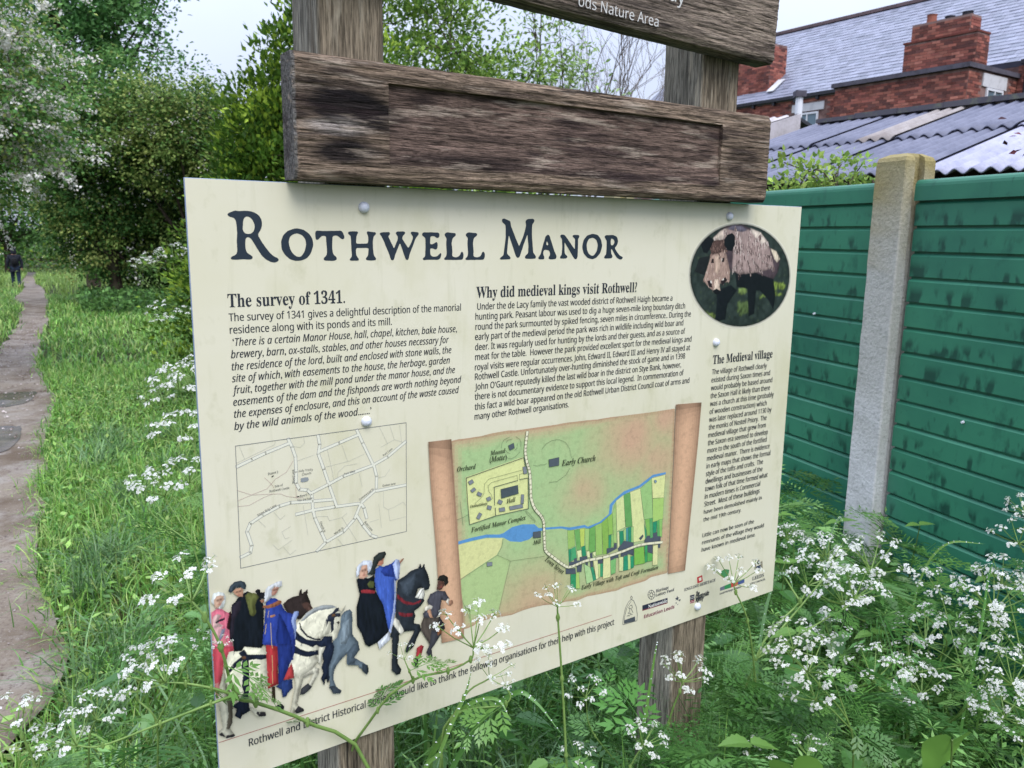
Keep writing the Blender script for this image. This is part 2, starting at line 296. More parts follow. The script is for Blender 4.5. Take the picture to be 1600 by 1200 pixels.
mb = MB(); tp = O-d1*4+d2*(BK-.08+4.5)+UP*zz(EV+4.5*math.tan(RP))
for k_ in range(40): box(mb, tp+d1*(k_*.5+.005)-d2*.13-UP*.05, d1*.49, d2*.26, UP*.12, np.array(lin('5d4a4c'))*random.Random(k_).uniform(.8, 1.2))
mb.build('ridge_tiles', M_slate, ROOF)
# second stack breaking through the slates near the eaves, seen beside the right sign post
S2 = wallbox(HZ, 'chimney', O+d1*8.87+d2*(BK+.5), d1*1.6, d2*.9, zz(6.5), zz(8.6)); brickwork(S2, O+d1*10.47+d2*(BK+.5), -d1, nA, 1.6, zz(6.5), zz(8.6), 11); brickwork(S2, O+d1*8.87+d2*(BK+.5), d2, nB, .9, zz(6.5), zz(8.6), 12)
mb = MB(); box(mb, O+d1*8.5+d2*(BK+.3)+UP*zz(6.85), d1*.3, up*.8, rn*.03); mb.build('flashing', M_stone, S2)
# rainwater pipe at the right frame edge
mb = MB(); tube(mb, [O-d1*.25+d2*(BK-.06)+UP*zz(2), O-d1*.25+d2*(BK-.06)+UP*zz(6.4)], .05, 8); mb.build('downpipe', M_dark, HZ)

# ------------------------------------------------------------------ corrugated shed
Sg = np.array([4.966, 11.0, 0]); SH = empty('corrugated_shed', (Sg[0], Sg[1], -.24), 'old shed with grey, tan and pale corrugated roof sheets behind the fence', 'shed')
pt = math.radians(16.5); dn = -d2*math.cos(pt)-UP*math.sin(pt); sn = -d2*math.sin(pt)+UP*math.cos(pt); SO = UP*(3.2+.24)
M_sheet = {k: mat('sheet_'+k, lin(c), r_, .35, noise=[(2.5, (1, 1, 1), lin(c2), .42, .7), (25, (1, 1, 1), .75, .5, .75)]) for k, c, c2, r_ in (('grey', '6d6f80', '55586a', .6), ('tan', '9a9390', '7f7672', .8), ('pale', 'a6a6b8', '85869c', .5), ('light', 'b9b3b5', '98928f', .6), ('green', '8c9c8f', '75847a', .6))}
def corrug(name, o, a, down, nrm, width, length, m, parent, pitch=.146, amp=.022, step=9, rng_=None):
    n = int(width/pitch*8)+1; s = np.linspace(0, width, n); hgt = amp*np.cos(s/pitch*2*np.pi)
    T = np.linspace(0, length, step); V = []
    for th in (0, -.012):
        V.append((o+a*s[None, :, None]+down*T[:, None, None]+nrm*(hgt[None, :, None]+th)).reshape(-1, 3))
    V = np.concatenate(V); N_ = step*n; i, j = np.meshgrid(np.arange(step-1), np.arange(n-1), indexing='ij'); A = i*n+j
    F = np.stack([A, A+1, A+n+1, A+n], -1).reshape(-1, 4); e = (step-1)*n+np.arange(n-1)
    F = np.concatenate([F, F[:, ::-1]+N_, np.stack([e, e+1, e+1+N_, e+N_], -1)]); return fast(name, V, F, m, parent=parent, smooth=True)
order = ['grey', 'grey', 'grey', 'tan', 'grey', 'grey', 'pale', 'pale', 'pale', 'pale', 'pale']
s_ = 1.25; rg = random.Random(3)
for k_, c in enumerate(order):
    w_ = {'tan': .44}.get(c, .62 if c == 'grey' else .76)
    s_ -= w_
    o = SO+d1*s_+sn*(.012*(k_ % 2))+dn*rg.uniform(-.03, .06)
    corrug('roof_sheet', o, d1, dn, sn, w_+.05, 1.75, M_sheet[c], SH)
    c2 = 'green' if k_ == 0 else ('grey' if c == 'tan' else c)
    corrug('roof_sheet', o+dn*1.62-sn*.03, d1, dn, sn, w_+.05, 1.9, M_sheet[c2], SH)
rw = 1.25-s_
mb = MB(); rg = random.Random(5)
for k_ in range(int(rw/.6)):
    box(mb, SO+d1*(s_+k_*.6)-d2*.12-UP*.02+sn*.03, d1*.61, d2*.3, UP*(.05+.02*rg.random()), lin('55535a'))
mb.build('ridge_cap', mat('ridge_cap', lin('55535a'), .8, .2, noise=[(8, (1, 1, 1), lin('6f7460'), .5, .75)]), SH)
mb = MB(); box(mb, SO*0+d1*(s_+.1)+d2*.0, d1*(rw-.2), d2*2.5, UP*3.05); box(mb, d1*(s_+.1)-d2*3.2, d1*(rw-.2), d2*.15, UP*2.2); mb.build('wall', mat('shed_wall', lin('6b6259'), .9, .1), SH)
mb = MB(); g = [d1*1.18-d2*3.1, d1*1.18+d2*2.4, d1*1.18+d2*2.4+UP*3.0, d1*1.18+UP*3.36, d1*1.18-d2*3.1+UP*2.42]; mb.add(g+[q-d1*.08 for q in g], [(0, 1, 2, 3, 4), (9, 8, 7, 6, 5), (0, 5, 6, 1), (1, 6, 7, 2), (2, 7, 8, 3), (3, 8, 9, 4), (4, 9, 5, 0)]); mb.build('gable_wall', bpy.data.materials['shed_wall'], SH)
# paler lean-to at its left end
LT = empty('lean_to_roof', (Sg[0], Sg[1], -.24), 'low lean-to with a pale corrugated sheet at the left end of the shed', 'shed')
o = UP*(3.37+.24)+d1*1.5
corrug('roof_sheet', o, d1, dn, sn, 1.9, 1.25, M_sheet['light'], LT, pitch=.22, amp=.03)
mb = MB(); box(mb, o+d1*.02-UP*.05, d1*1.8, d2*.75-UP*.22, UP*.05); mb.build('back_sheet', M_dark, LT)
mb = MB(); box(mb, o-UP*.28-d1*.03, d1*.02, dn*1.2, UP*.3); mb.build('bargeboard', M_sheet['light'], LT)
mb = MB(); box(mb, d1*1.6-d2*.9, d1*1.7, d2*.1, UP*3.2); mb.build('wall', M_dark, LT)
VP = empty('vent_pipe', (Sg[0]+d1[0]*2.05+.7*d2[0], Sg[1]+d1[1]*2.05+.7*d2[1], -.24), 'pale flue pipe with a square cap beside the lean-to roof', 'pipe')
mb = MB(); tube(mb, [(0, 0, 0), (0, 0, 4.0)], .055, 10, lin('b9bcc8')); mb.build('pipe', M_white, VP)
mb = MB(); abox(mb, -.08, .08, -.08, .08, 4.0, 4.09); mb.build('cap', M_lead, VP)

# ------------------------------------------------------------------ green slatted fence with concrete posts
P0 = np.array([1.305, 2.7, 0]); fa = math.radians(-20); fd = np.array([math.sin(fa), math.cos(fa), 0]); fn = np.array([-fd[1], fd[0], 0])
FE = empty('green_fence', tuple(P0), 'green fence of horizontal slats between concrete posts, right of the sign', 'fence', rz=math.atan2(fd[1], fd[0]))
# local: x along fd, y: left normal of fd (= -(towards camera side)?), z up
sgn = 1 if np.dot(np.array([-fd[1], fd[0], 0]), fn) > 0 else -1
M_fence = mat('green_paint', lin('357a5e'), .42, .4, world=True, noise=[(1.7, (1, 1, 1), lin('286552'), .43, .64), (7, (1.5, 1.5, .8), lin('14463b'), .58, .72, .7), (.9, (1, 1, 1), lin('5d9c88'), .55, .75, .35), (38, (1.2, 1, .4), lin('0f3d35'), .66, .76, .6), (180, (1, 1, 1), lin('123f38'), .73, .78, .6)])
def drip_stains(m):
    # algae drips hanging along the lower half of every slat
    t = m.node_tree; n = t.nodes; l = t.links; p = n['Principled BSDF']; src = p.inputs['Base Color'].links[0].from_socket
    ge = n.new('ShaderNodeNewGeometry'); mp = n.new('ShaderNodeMapping'); mp.inputs['Scale'].default_value = (1, 1, .45); l.new(ge.outputs['Position'], mp.inputs[0])
    nz_ = n.new('ShaderNodeTexNoise'); nz_.inputs['Scale'].default_value = 24; nz_.inputs['Detail'].default_value = 3; l.new(mp.outputs[0], nz_.inputs['Vector'])
    a = n.new('ShaderNodeMapRange'); a.inputs['From Min'].default_value = .54; a.inputs['From Max'].default_value = .64; l.new(nz_.outputs['Fac'], a.inputs['Value'])
    co = n.new('ShaderNodeTexCoord'); sz = n.new('ShaderNodeSeparateXYZ'); l.new(co.outputs['Object'], sz.inputs[0])
    b = n.new('ShaderNodeMapRange'); b.inputs['From Min'].default_value = .058; b.inputs['From Max'].default_value = .03; b.inputs['To Max'].default_value = .78; l.new(sz.outputs['Z'], b.inputs['Value'])
    mu = n.new('ShaderNodeMath'); mu.operation = 'MULTIPLY'; l.new(a.outputs[0], mu.inputs[0]); l.new(b.outputs[0], mu.inputs[1])
    mi = n.new('ShaderNodeMixRGB'); mi.inputs[2].default_value = (*lin('0d352d'), 1); l.new(mu.outputs[0], mi.inputs[0]); l.new(src, mi.inputs[1]); l.new(mi.outputs[0], p.inputs['Base Color'])
drip_stains(M_fence)
def slat_mesh(L):
    h, t = .0822, .022          # profile in (y towards viewer, z): chamfer at the top, drip edge below
    prof = [(0, .0035), (.003, .0035), (.004, .005), (.004, h-.012), (-.004, h-.004), (-.009, h-.004), (-.009, h+.009), (-t, h+.009), (-t, .0105), (-.0085, .0105), (-.0085, .0035)]
    nseg = 10; V = []
    for q in np.linspace(0, L, nseg+1): V += [(q, y*sgn, z) for y, z in prof]
    k = len(prof); F4 = [(i*k+j, (i+1)*k+j, (i+1)*k+(j+1) % k, i*k+(j+1) % k) for i in range(nseg) for j in range(k)]
    return fast('slat', V, [np.array(F4), np.array([tuple(range(k)), tuple(range(nseg*k, nseg*k+k))])], M_fence, link=False)
rg = random.Random(8); panels = [(-2.15, -.012), (.142, 2.05), (2.19, 4.1)]
for x0, x1 in panels:
    me = slat_mesh(x1-x0)
    for k_ in range(21):
        o = link_obj('slat', me, FE); o.location = (x0, rg.uniform(-.0015, .0015), 1.72-.0822*(k_+1)+.006); o.rotation_euler = (0, 0, rg.uniform(-.0004, .0004))
    mb = MB(); an = np.linspace(0, np.pi, 9); prof = [(.012*sgn+.0*a, 0) for a in (0,)]; pr = [(.014, 0)]+[(.018*math.cos(a)-.004, .045+.022*math.sin(a)) for a in an]+[(-.026, 0)]
    V = []; n9 = 8
    for q in np.linspace(x0, x1, n9+1): V += [(q, y*sgn, 1.727+z) for y, z in pr]
    k = len(pr); mb.addn(V, [(i*k+j, (i+1)*k+j, (i+1)*k+(j+1) % k, i*k+(j+1) % k) for i in range(n9) for j in range(k)], (1, 1, 1)); mb.build('top_rail', M_fence, FE)
M_conc = mat('concrete', vcol=True, rough=.85, spec=.2, noise=[(70, (1, 1, 1), .82, .5, .66), (220, (1, 1, 1), 1.25, .6, .75), (260, (1, 1, 1), .5, .66, .72)], bump=[(130, (1, 1, 1), .7, .005), (70, (1, 1, 1), .22, .006, 'voronoi')])
def conc_post(x):
    pr = [(.004, .05), (.126, .05), (.13, .046), (.13, .012), (.105, .012), (.105, -.03), (.13, -.03), (.13, -.075), (0, -.075), (0, -.03), (.025, -.03), (.025, .012), (0, .012), (0, .046)]
    zs = np.concatenate([np.linspace(-.3, 1.855, 60), [1.868, 1.88]]); k = len(pr); V = []; C = []
    for q, z in enumerate(zs):
        ins = 0 if z < 1.86 else (.006 if z < 1.87 else .03)
        for p, y in pr:
            yy = min(max(y, -.075+ins), .05-ins); pp = min(max(p, ins), .13-ins)
            nn = fbm(np.array(p*40+z*9), np.array(z*14+y*30), 3, 4)
            V.append((x+pp+.004*(nn-.45), (yy+.003*(nn-.45))*sgn, z))
            g = min(max((z-1.45)/.4+.9*(nn-.45), 0), 1); lo = min(max((1.25-z)/.6+1.2*(nn-.5), 0), 1)
            C.append(np.array(lin('b4b2ab'))*(1-g)*(1-lo*.7)+np.array(lin('94875a'))*g+np.array(lin('e6e5e6'))*lo*.7*(1-g))
    n = len(zs); F = [(i*k+j, i*k+(j+1) % k, (i+1)*k+(j+1) % k, (i+1)*k+j) for i in range(n-1) for j in range(k)]
    return fast('concrete_post', V, [np.array(F), np.array([tuple(range((n-1)*k, n*k))])], M_conc, pcol=np.array(C), parent=FE)
for x in (0.0, 2.055, -2.29, 4.11): conc_post(x)
for sx_, z_ in ((.42, 1.32), (-.28, 1.05)):
    mb = MB(); tube(mb, [(sx_, .004*sgn, z_), (sx_, .011*sgn, z_)], [.005, .004], 8); mb.build('screw', M_white, FE)
# ------------------------------------------------------------------ foliage materials
M_leaf = mat('leaf', vcol=True, rough=.42, spec=.4, transl=.32)
M_dull = mat('dull_leaf', vcol=True, rough=.6, spec=.25, transl=.3)
M_wet = mat('wet_leaf', vcol=True, rough=.35, spec=.4, transl=.3)
M_bloss = mat('blossom_petal', vcol=True, rough=.7, spec=.1, transl=.3)
M_tree = mat('tree_leaf', vcol=True, rough=.55, spec=.15, transl=.3)
M_petal = mat('petal', (.8, .8, .76), .7, .1, transl=.3, noise=[(160, (1, 1, 1), (.62, .66, .5), .52, .72)])
M_bark = mat('bark', lin('4d443a'), .9, .1, noise=[(9, (1, 1, .25), lin('2e2822'), .42, .62), (3, (1, 1, 1), lin('5e5c48'), .5, .75)], bump=[(24, (1, 1, .2), .7, .02)])
def hexs(*a): return [np.array(lin(q)) for q in a]
def tree(name, label, cat, base, lobes, nclump, nleaf, rc, L, W, cols, seed, trunk=.12, blossom=None, group=None, m=None, mode='out', limbs=9, bias=.5, twigs=True, stems=1):
    """lobes: (centre xyz, radii xyz, weight); clumps of leaf-sized faces spread through them"""
    rg = np.random.default_rng(seed); ro = empty(name, tuple(base), label, cat, 0, group); base = np.array(base, float)
    wt = np.array([q[2] for q in lobes], float); wt /= wt.sum(); cs = []
    for q, n_ in zip(lobes, np.round(wt*nclump).astype(int)):
        d = rg.normal(size=(n_, 3)); d /= np.linalg.norm(d, axis=1)[:, None]; r = rg.random(n_)**(1/3*(1-bias)+.02)*(1+.16*rg.normal(size=n_).clip(-1.5, 1.8))
        cs.append(np.array(q[0])+d*r[:, None]*np.array(q[1]))
    cs = np.concatenate(cs); cs = cs[cs[:, 2] > base[2]+.15]; n_ = len(cs)
    # trunk and limbs
    mb = MB(); ctr = cs.mean(0); tips = cs[rg.choice(n_, min(limbs, n_), False)]; nodes = []
    for st in range(stems):
        b0 = base+np.array([rg.normal(0, .12*(stems > 1)), rg.normal(0, .12*(stems > 1)), -.2]); tpt = ctr*np.array([.85, .85, 1])+base*np.array([.15, .15, 0])
        fork = b0+(tpt-b0)*.45
        if stems == 1: tube(mb, smooth_path([b0, b0+(fork-b0)*.5+rg.normal(0, .05, 3), fork], 8), np.linspace(trunk, trunk*.7, 8), 8)
        for tp in tips[st::stems]:
            mid = fork+(tp-fork)*.5+rg.normal(0, .12, 3)*np.linalg.norm(tp-fork)*.5
            P = smooth_path([b0 if stems > 1 else fork-(fork-b0)*.1, fork if stems > 1 else fork+(mid-fork)*.4, mid, tp], 9); tube(mb, P, np.linspace(trunk*.55, trunk*.07, 9), 5); nodes += list(P[3:])
    if twigs:
        nodes = np.array(nodes)
        for c in cs[rg.permutation(n_)[:min(n_, 220)]]:
            k = nodes[np.argmin(np.linalg.norm(nodes-c, axis=1))]; tube(mb, [k, (k+c)/2+rg.normal(0, .05, 3), c], [trunk*.1+.004, trunk*.06+.003, .003], 3, cap=False)
    t_ = mb.build('trunk', M_bark, ro); t_.matrix_parent_inverse = Matrix.Translation(-base)
    # leaves
    sz = rg.uniform(.6, 1.45, n_); P = (cs[:, None]+rg.normal(0, 1, (n_, nleaf, 3))*np.array([1, 1, .55])*rc*sz[:, None, None]).reshape(-1, 3); cc = np.repeat(cs, nleaf, 0)
    D = (P-cc)/rc*.6+rg.normal(0, .6, P.shape)+np.array([0, 0, {'out': .1, 'droop': -.6, 'up': .9}[mode]]) + (cc-ctr)/np.abs(cs-ctr).max()*.6
    V, F = leaf_cloud(P, D, L*rg.uniform(.65, 1.25, len(P)), W*rg.uniform(.7, 1.2, len(P)), rg, .25, rg.normal(0, .5, P.shape)+np.array([0, 0, 1.]))
    ci = np.repeat(rg.integers(0, len(cols), n_), nleaf); alt = rg.integers(0, len(cols), len(P)); ci = np.where(rg.random(len(P)) < .35, alt, ci)
    C = np.array(cols)[ci]*np.exp(rg.normal(0, .16, (len(P), 1)))*np.repeat(np.exp(rg.normal(0, .12, (n_, 1))), nleaf, 0)
    o = fast('crown', V, F, m or M_tree, col=np.repeat(C, 2, 0), parent=ro); o.matrix_parent_inverse = Matrix.Translation(-base)
    if blossom is not None:
        Pb, sb = blossom(rg, cs); d = rg.normal(size=Pb.shape)+np.array([0, -.4, .5])
        V = []; F = []; dd, s_, u_ = basis(d, None, rg); an = np.linspace(0, 2*np.pi, 5, endpoint=False)
        ring = [Pb+(s_*math.cos(a)+u_*math.sin(a))*sb[:, None]+dd*sb[:, None]*.25 for a in an]; V = np.stack([Pb]+ring, 1).reshape(-1, 3); b = np.arange(len(Pb))[:, None]*6
        F = np.concatenate([b+[0, i+1, (i+1) % 5+1] for i in range(5)], 1).reshape(-1, 3)
        cb = np.array(hexs('f0eee8', 'e8e4dc', 'dcd6cc'))[rg.integers(0, 3, len(Pb))]
        o = fast('blossom', V, F, M_bloss, col=np.repeat(cb, 5, 0), parent=ro); o.matrix_parent_inverse = Matrix.Translation(-base)
    return ro
def sprays(ns, per, size, zmin=-9, spread=.35, r=.05, keep=None):
    def f(rg, cs):
        c = cs[rg.integers(0, len(cs), ns)] if keep is None else keep(rg, cs, ns); d = rg.normal(size=(len(c), 3))*np.array([1, 1, .35])+np.array([0, -.2, -.35]); d /= np.linalg.norm(d, axis=1)[:, None]
        t = rg.random((len(c), per, 1)); P = c[:, None]+d[:, None]*t*spread+rg.normal(0, r, (len(c), per, 3)); return P.reshape(-1, 3), rg.uniform(.6, 1.3, len(c)*per)*size
    return f
G_DK = hexs('45662f', '37562a', '537636', '3d5c2f'); G_OL = hexs('8a9c55', '78914c', '9eaa60', '668446'); G_MID = hexs('5c8444', '6c9650', '4c763c')
G_BR = hexs('7f9a35', '93ab3f', '66842f', '54742c', '466628'); G_SY = hexs('5f8a50', '6d9a5c', '4e7944', '80aa68')
# flowering hawthorn on the left edge
tree('hawthorn_tree', 'hawthorn covered in white blossom sprays at the left edge of the photo', 'tree', (-7.4, 10.2, -.2), [((-6.7, 9.6, 3.6), (1.35, 1.3, 1.6), 3), ((-7.6, 9.9, 2.4), (1.0, 1.2, 1.2), 1), ((-5.7, 9.3, 2.75), (.75, .7, .6), .8)], 420, 84, .2, .055, .024, G_OL+G_MID+G_MID, 11, .1, sprays(680, 70, .0145, spread=.6, r=.028), mode='droop')
# dark hawthorns past the grass
tree('hawthorn_bush', 'broad olive hawthorn with dark hollow underneath, right of the walking person', 'tree', (-12.1, 25, -.65), [((-12.2, 24.3, 4.1), (1.9, 1.7, 2.0), 3), ((-12.4, 25.2, 1.6), (1.9, 1.0, 1.5), 1.4), ((-13.4, 25, 2.9), (1.1, 1.2, 1.7), 1)], 250, 170, .3, .1, .045, G_OL+G_DK+G_MID, 12, .22, sprays(120, 22, .028, spread=.8, r=.09), mode='droop')
tree('hawthorn_bush', 'rounder olive hawthorn with a few pale blossoms, between the first hawthorn and the evergreen', 'tree', (-9.6, 24.5, -.65), [((-9.7, 24.0, 4.2), (1.7, 1.6, 1.6), 3), ((-9.6, 25.2, 1.9), (1.8, .9, 1.6), 1.4)], 220, 170, .3, .1, .045, G_OL+G_OL+G_DK, 13, .22, sprays(110, 18, .028, spread=.6, r=.09), mode='droop')
tree('hawthorn_bush', 'tall dark hawthorn filling the gap behind the two olive hawthorns', 'tree', (-12.0, 28.5, -.75), [((-12.6, 28.3, 3.6), (3.6, 1.2, 3.0), 1)], 300, 90, .4, .13, .055, G_DK+G_MID, 28, .22, mode='droop', twigs=False)
tree('hawthorn_bush', 'dark green bush low at the back of the grass, against the hawthorns', 'bush', (-10.6, 26.5, -.7), [((-10.8, 26.5, 1.2), (3.0, 1.0, 1.7), 1)], 220, 80, .32, .1, .04, G_DK, 14, .16, mode='droop', twigs=False)
# tall sycamore
tree('sycamore_tree', 'tall sycamore with broad green leaves rising behind the hawthorns', 'tree', (-17.6, 34, -.9), [((-17.6, 34, 11.7), (3.2, 3.0, 3.0), 3), ((-15.6, 33.5, 9.3), (1.6, 1.6, 1.2), 1), ((-19.6, 33.6, 9.5), (2.4, 2.2, 2.2), 1.3), ((-17.2, 33, 7.7), (2.4, 1.6, 1.2), 1.1), ((-14.4, 33.6, 11.6), (1.0, 1.0, 1.3), .45)], 230, 84, .4, .19, .085, G_SY, 15, .3, mode='out', limbs=16)
# trees closing the far end of the path
tree('field_tree', 'distant dark tree beyond the person at the far end of the path', 'tree', (-36, 58, -1.6), [((-36, 58, 4), (4, 3, 3.6), 1)], 120, 60, .7, .28, .13, G_DK+G_MID, 16, .3, twigs=False)
tree('field_tree', 'distant rounded tree closing the path, behind the flowering hawthorn', 'tree', (-44, 60, -1.6), [((-44, 60, 4.5), (4.5, 3, 4), 1)], 120, 60, .7, .28, .13, G_MID, 17, .3, twigs=False)
tree('field_hedge', 'far green hedge across the end of the field', 'hedge', (-38, 72, -1.68), [((-38, 72, .2), (16, 2, 2.2), 1)], 160, 70, .8, .28, .13, G_MID+G_BR, 18, .2, twigs=False)
tree('hawthorn_bush', 'grey green bush along the path left of the walking person', 'bush', (-13.5, 17.5, -.4), [((-13.6, 17.6, 1.2), (1.6, 2.0, 1.6), 1)], 150, 70, .26, .07, .028, G_MID+G_OL, 27, .14, sprays(110, 20, .024, spread=.5, r=.06), mode='droop')
# evergreen beside the sign
tree('evergreen_shrub', 'glossy evergreen shrub with yellow green shoots left of the wooden sign', 'shrub', (-2.5, 8.4, -.15), [((-2.3, 8.3, 2.0), (.68, .7, .85), 2.4), ((-1.85, 8.2, 2.95), (.55, .6, .85), 1.9), ((-2.38, 8.3, 2.4), (.5, .6, .75), 1.5), ((-2.75, 8.4, .9), (.8, .8, 1.0), 2), ((-1.5, 8.3, 1.6), (.9, .9, 1.3), 2)], 760, 66, .105, .07, .019, G_BR+hexs('4a6a24', '3d5c22'), 19, .1, mode='up', limbs=16, bias=.5)
tree('privet_bush', 'loose yellow green bush seen between the two sign posts', 'bush', (-.85, 10.6, -.2), [((-1.0, 10.4, 3.3), (.9, .8, 1.3), 2), ((-.3, 10.6, 3.0), (.75, .7, 1.0), 1.5), ((-.7, 10.4, 1.6), (1.4, .9, 1.3), 2), ((-1.3, 10.4, 4.4), (.5, .5, .8), .7)], 480, 50, .13, .075, .022, hexs('84a04a', '9ab659', '6f8f43', '5a7a3a'), 20, .07, mode='out', limbs=18, stems=5)
tree('willow_sapling', 'thin stemmed sapling with sparse fresh leaves beside the yellow green bush', 'tree', (.25, 11.2, -.2), [((.4, 11.2, 4.0), (.55, .5, 1.6), 1), ((.75, 11.2, 3.3), (.6, .5, .7), .9)], 90, 22, .12, .08, .02, hexs('8ba363', '7a9650', '9db574'), 21, .05, mode='out', limbs=20, stems=6)
# bare winter tree
def bare(label, base, H, seed, n=5, depth=5):
    ro = empty('bare_tree', tuple(base), label, 'tree'); rg = random.Random(seed); mb = MB()
    def br(p, d, l, r, k):
        q = p+d*l; m = (p+q)/2+np.array([rg.gauss(0, .05*l) for _ in range(3)]); tube(mb, [p, m, q], [r, r*.85, r*.65], 4 if k < 3 else 3, cap=False)
        if k >= depth: return
        for _ in range(3 if k else n):
            e = d+np.array([rg.gauss(0, .42), rg.gauss(0, .42), rg.gauss(.12, .2)]); e /= np.linalg.norm(e); br(q if rg.random() < .6 else p+(q-p)*rg.uniform(.5, 1), e, l*rg.uniform(.62, .85), r*.55, k+1)
    br(np.zeros(3), np.array([0, 0, 1.]), H*.34, H*.011, 0); mb.build('branches', mat('bare_twigs', lin('6c655f'), .9, .1), ro); return ro
bare('leafless grey tree far off between the sign posts, left of the right post', (2.9, 32, -.85), 10.4, 2)
bare('smaller leafless tree half hidden by the right sign post', (5.2, 34, -.9), 10.8, 6)
# small shrub behind the fence and dark plum twig
tree('privet_shrub', 'small light green shrub peeping over the green fence beside the concrete post', 'shrub', (1.34, 3.75, 0), [((1.4, 3.75, 1.72), (.28, .2, .22), 2), ((1.2, 3.8, 1.55), (.25, .2, .25), 1)], 150, 30, .045, .03, .011, hexs('8da54e', '7c9a48', 'a3b95f', '668540'), 22, .02, sprays(26, 8, .011, spread=.08, r=.015, keep=lambda rg, cs, ns: cs[cs[:, 0] < 1.22][rg.integers(0, max((cs[:, 0] < 1.22).sum(), 1), ns)]), limbs=8)
tree('plum_sapling', 'dark red leaved plum twig above the fence at the right frame edge', 'sapling', (2.35, 3.2, 0), [((1.99, 3.1, 1.99), (.09, .1, .08), 1)], 16, 6, .03, .034, .012, hexs('4a2b33', '5a3038', '3b262c', '74383c'), 23, .012, limbs=5, mode='droop')

# ------------------------------------------------------------------ grass and undergrowth
def blades(name, label, P, H, Wd, cols, seed, lean=.35, seg=4, m=None, var=.22, z=None, droop=.5):
    rg = np.random.default_rng(seed); n = len(P); a = rg.uniform(0, 2*np.pi, n); dr = np.stack([np.cos(a), np.sin(a)], 1); sd = np.stack([-dr[:, 1], dr[:, 0]], 1)
    tw = rg.uniform(-.9, .9, n); sd = sd*np.cos(tw)[:, None]+dr*np.sin(tw)[:, None]
    ln = np.abs(rg.normal(lean, lean*.5, n)); z0 = gz(P[:, 0], P[:, 1])-.02 if z is None else z; V = []
    for k in range(seg+1):
        t = k/seg; off = dr*(ln*H*t**1.8)[:, None]; zz_ = z0+H*(t-droop*ln*t**3); w = Wd*(1-t**2.2)*(.55+.45*min(1, t*4))
        if k < seg:
            V.append(np.concatenate([P+off-sd*w[:, None], zz_[:, None]], 1)); V.append(np.concatenate([P+off+sd*w[:, None], zz_[:, None]], 1))
        else: V.append(np.concatenate([P+off, zz_[:, None]], 1))
    K = 2*seg+1; V = np.stack(V, 1).reshape(-1, 3); b = np.arange(n)[:, None]*K
    Fq = np.concatenate([b+[2*k, 2*k+1, 2*k+3, 2*k+2] for k in range(seg-1)], 1).reshape(-1, 4); Ft = b+[2*seg-2, 2*seg-1, 2*seg]
    C = pick(cols, n, rg, var); col = np.concatenate([np.repeat(C, seg-1, 0), C])
    return tag(fast(name, V, [Fq, Ft], m or M_wet, col=col), label, kind='stuff')
GR = hexs('72a044', '84b250', '608e3e', '95ba60', '538538', '9cb064')
def inside(n, xlo, xhi, ylo, yhi, rg, right=None):
    x = rg.uniform(xlo, xhi, n); y = rg.uniform(ylo, yhi, n); return np.stack([x, y], 1)
_d = np.cumsum(np.concatenate([[0], np.linalg.norm(np.diff(er, axis=0), axis=1)]))
def strip(n, t0, t1, w, rg, side=1, off=.0):
    """points beside the path edge, w metres wide, path parameter by y"""
    e = er if side > 0 else el; y = rg.uniform(t0, t1, n); x = np.interp(y, e[:, 1], e[:, 0]); u = rg.random(n)*w+off+rg.normal(0, .05, n); return np.stack([x+side*u, y], 1)
rg = np.random.default_rng(31)
P = strip(26000, 1.0, 5.5, 2.3, rg); pn = fbm(P[:, 0]*2.2, P[:, 1]*2.2, 3, 4); H = rg.uniform(.06, .19, len(P))*(.5+1.5*pn); blades('grass', 'near verge of wet grass between path and sign', P, H, rg.uniform(.002, .0042, len(P)), GR, 1, lean=.6)
P = strip(26000, 5, 11, 4.6, rg); pn = fbm(P[:, 0]*1.2, P[:, 1]*1.2, 3, 6); H = rg.uniform(.06, .16, len(P))*(.6+1.2*pn); blades('grass', 'mid verge of grass beside the path', P, H, rg.uniform(.004, .007, len(P)), GR, 2, lean=.6, seg=3)
P = strip(26000, 10.5, 30, 9, rg); pn = fbm(P[:, 0]*.8, P[:, 1]*.8, 3, 6); H = rg.uniform(.08, .2, len(P))*(.6+1.2*pn); blades('grass', 'far verge of grass running to the hawthorns', P, H, rg.uniform(.009, .016, len(P)), GR, 3, lean=.6, seg=3)
P = strip(9000, 6, 34, 3.2, rg, side=-1); H = rg.uniform(.1, .3, len(P)); blades('grass', 'grass on the left side of the path', P, H, rg.uniform(.006, .014, len(P)), GR, 4, lean=.6, seg=3)
P = np.concatenate([strip(5000, 28, 60, 14, rg), strip(9000, 32, 66, 12, rg, side=-1), strip(4000, 40, 66, 9, rg)]); blades('grass', 'rough pale grass at the far end of the path', P, rg.uniform(.15, .5, len(P)), rg.uniform(.018, .035, len(P)), hexs('93ad5c', '86a352', '739348'), 5, seg=2)
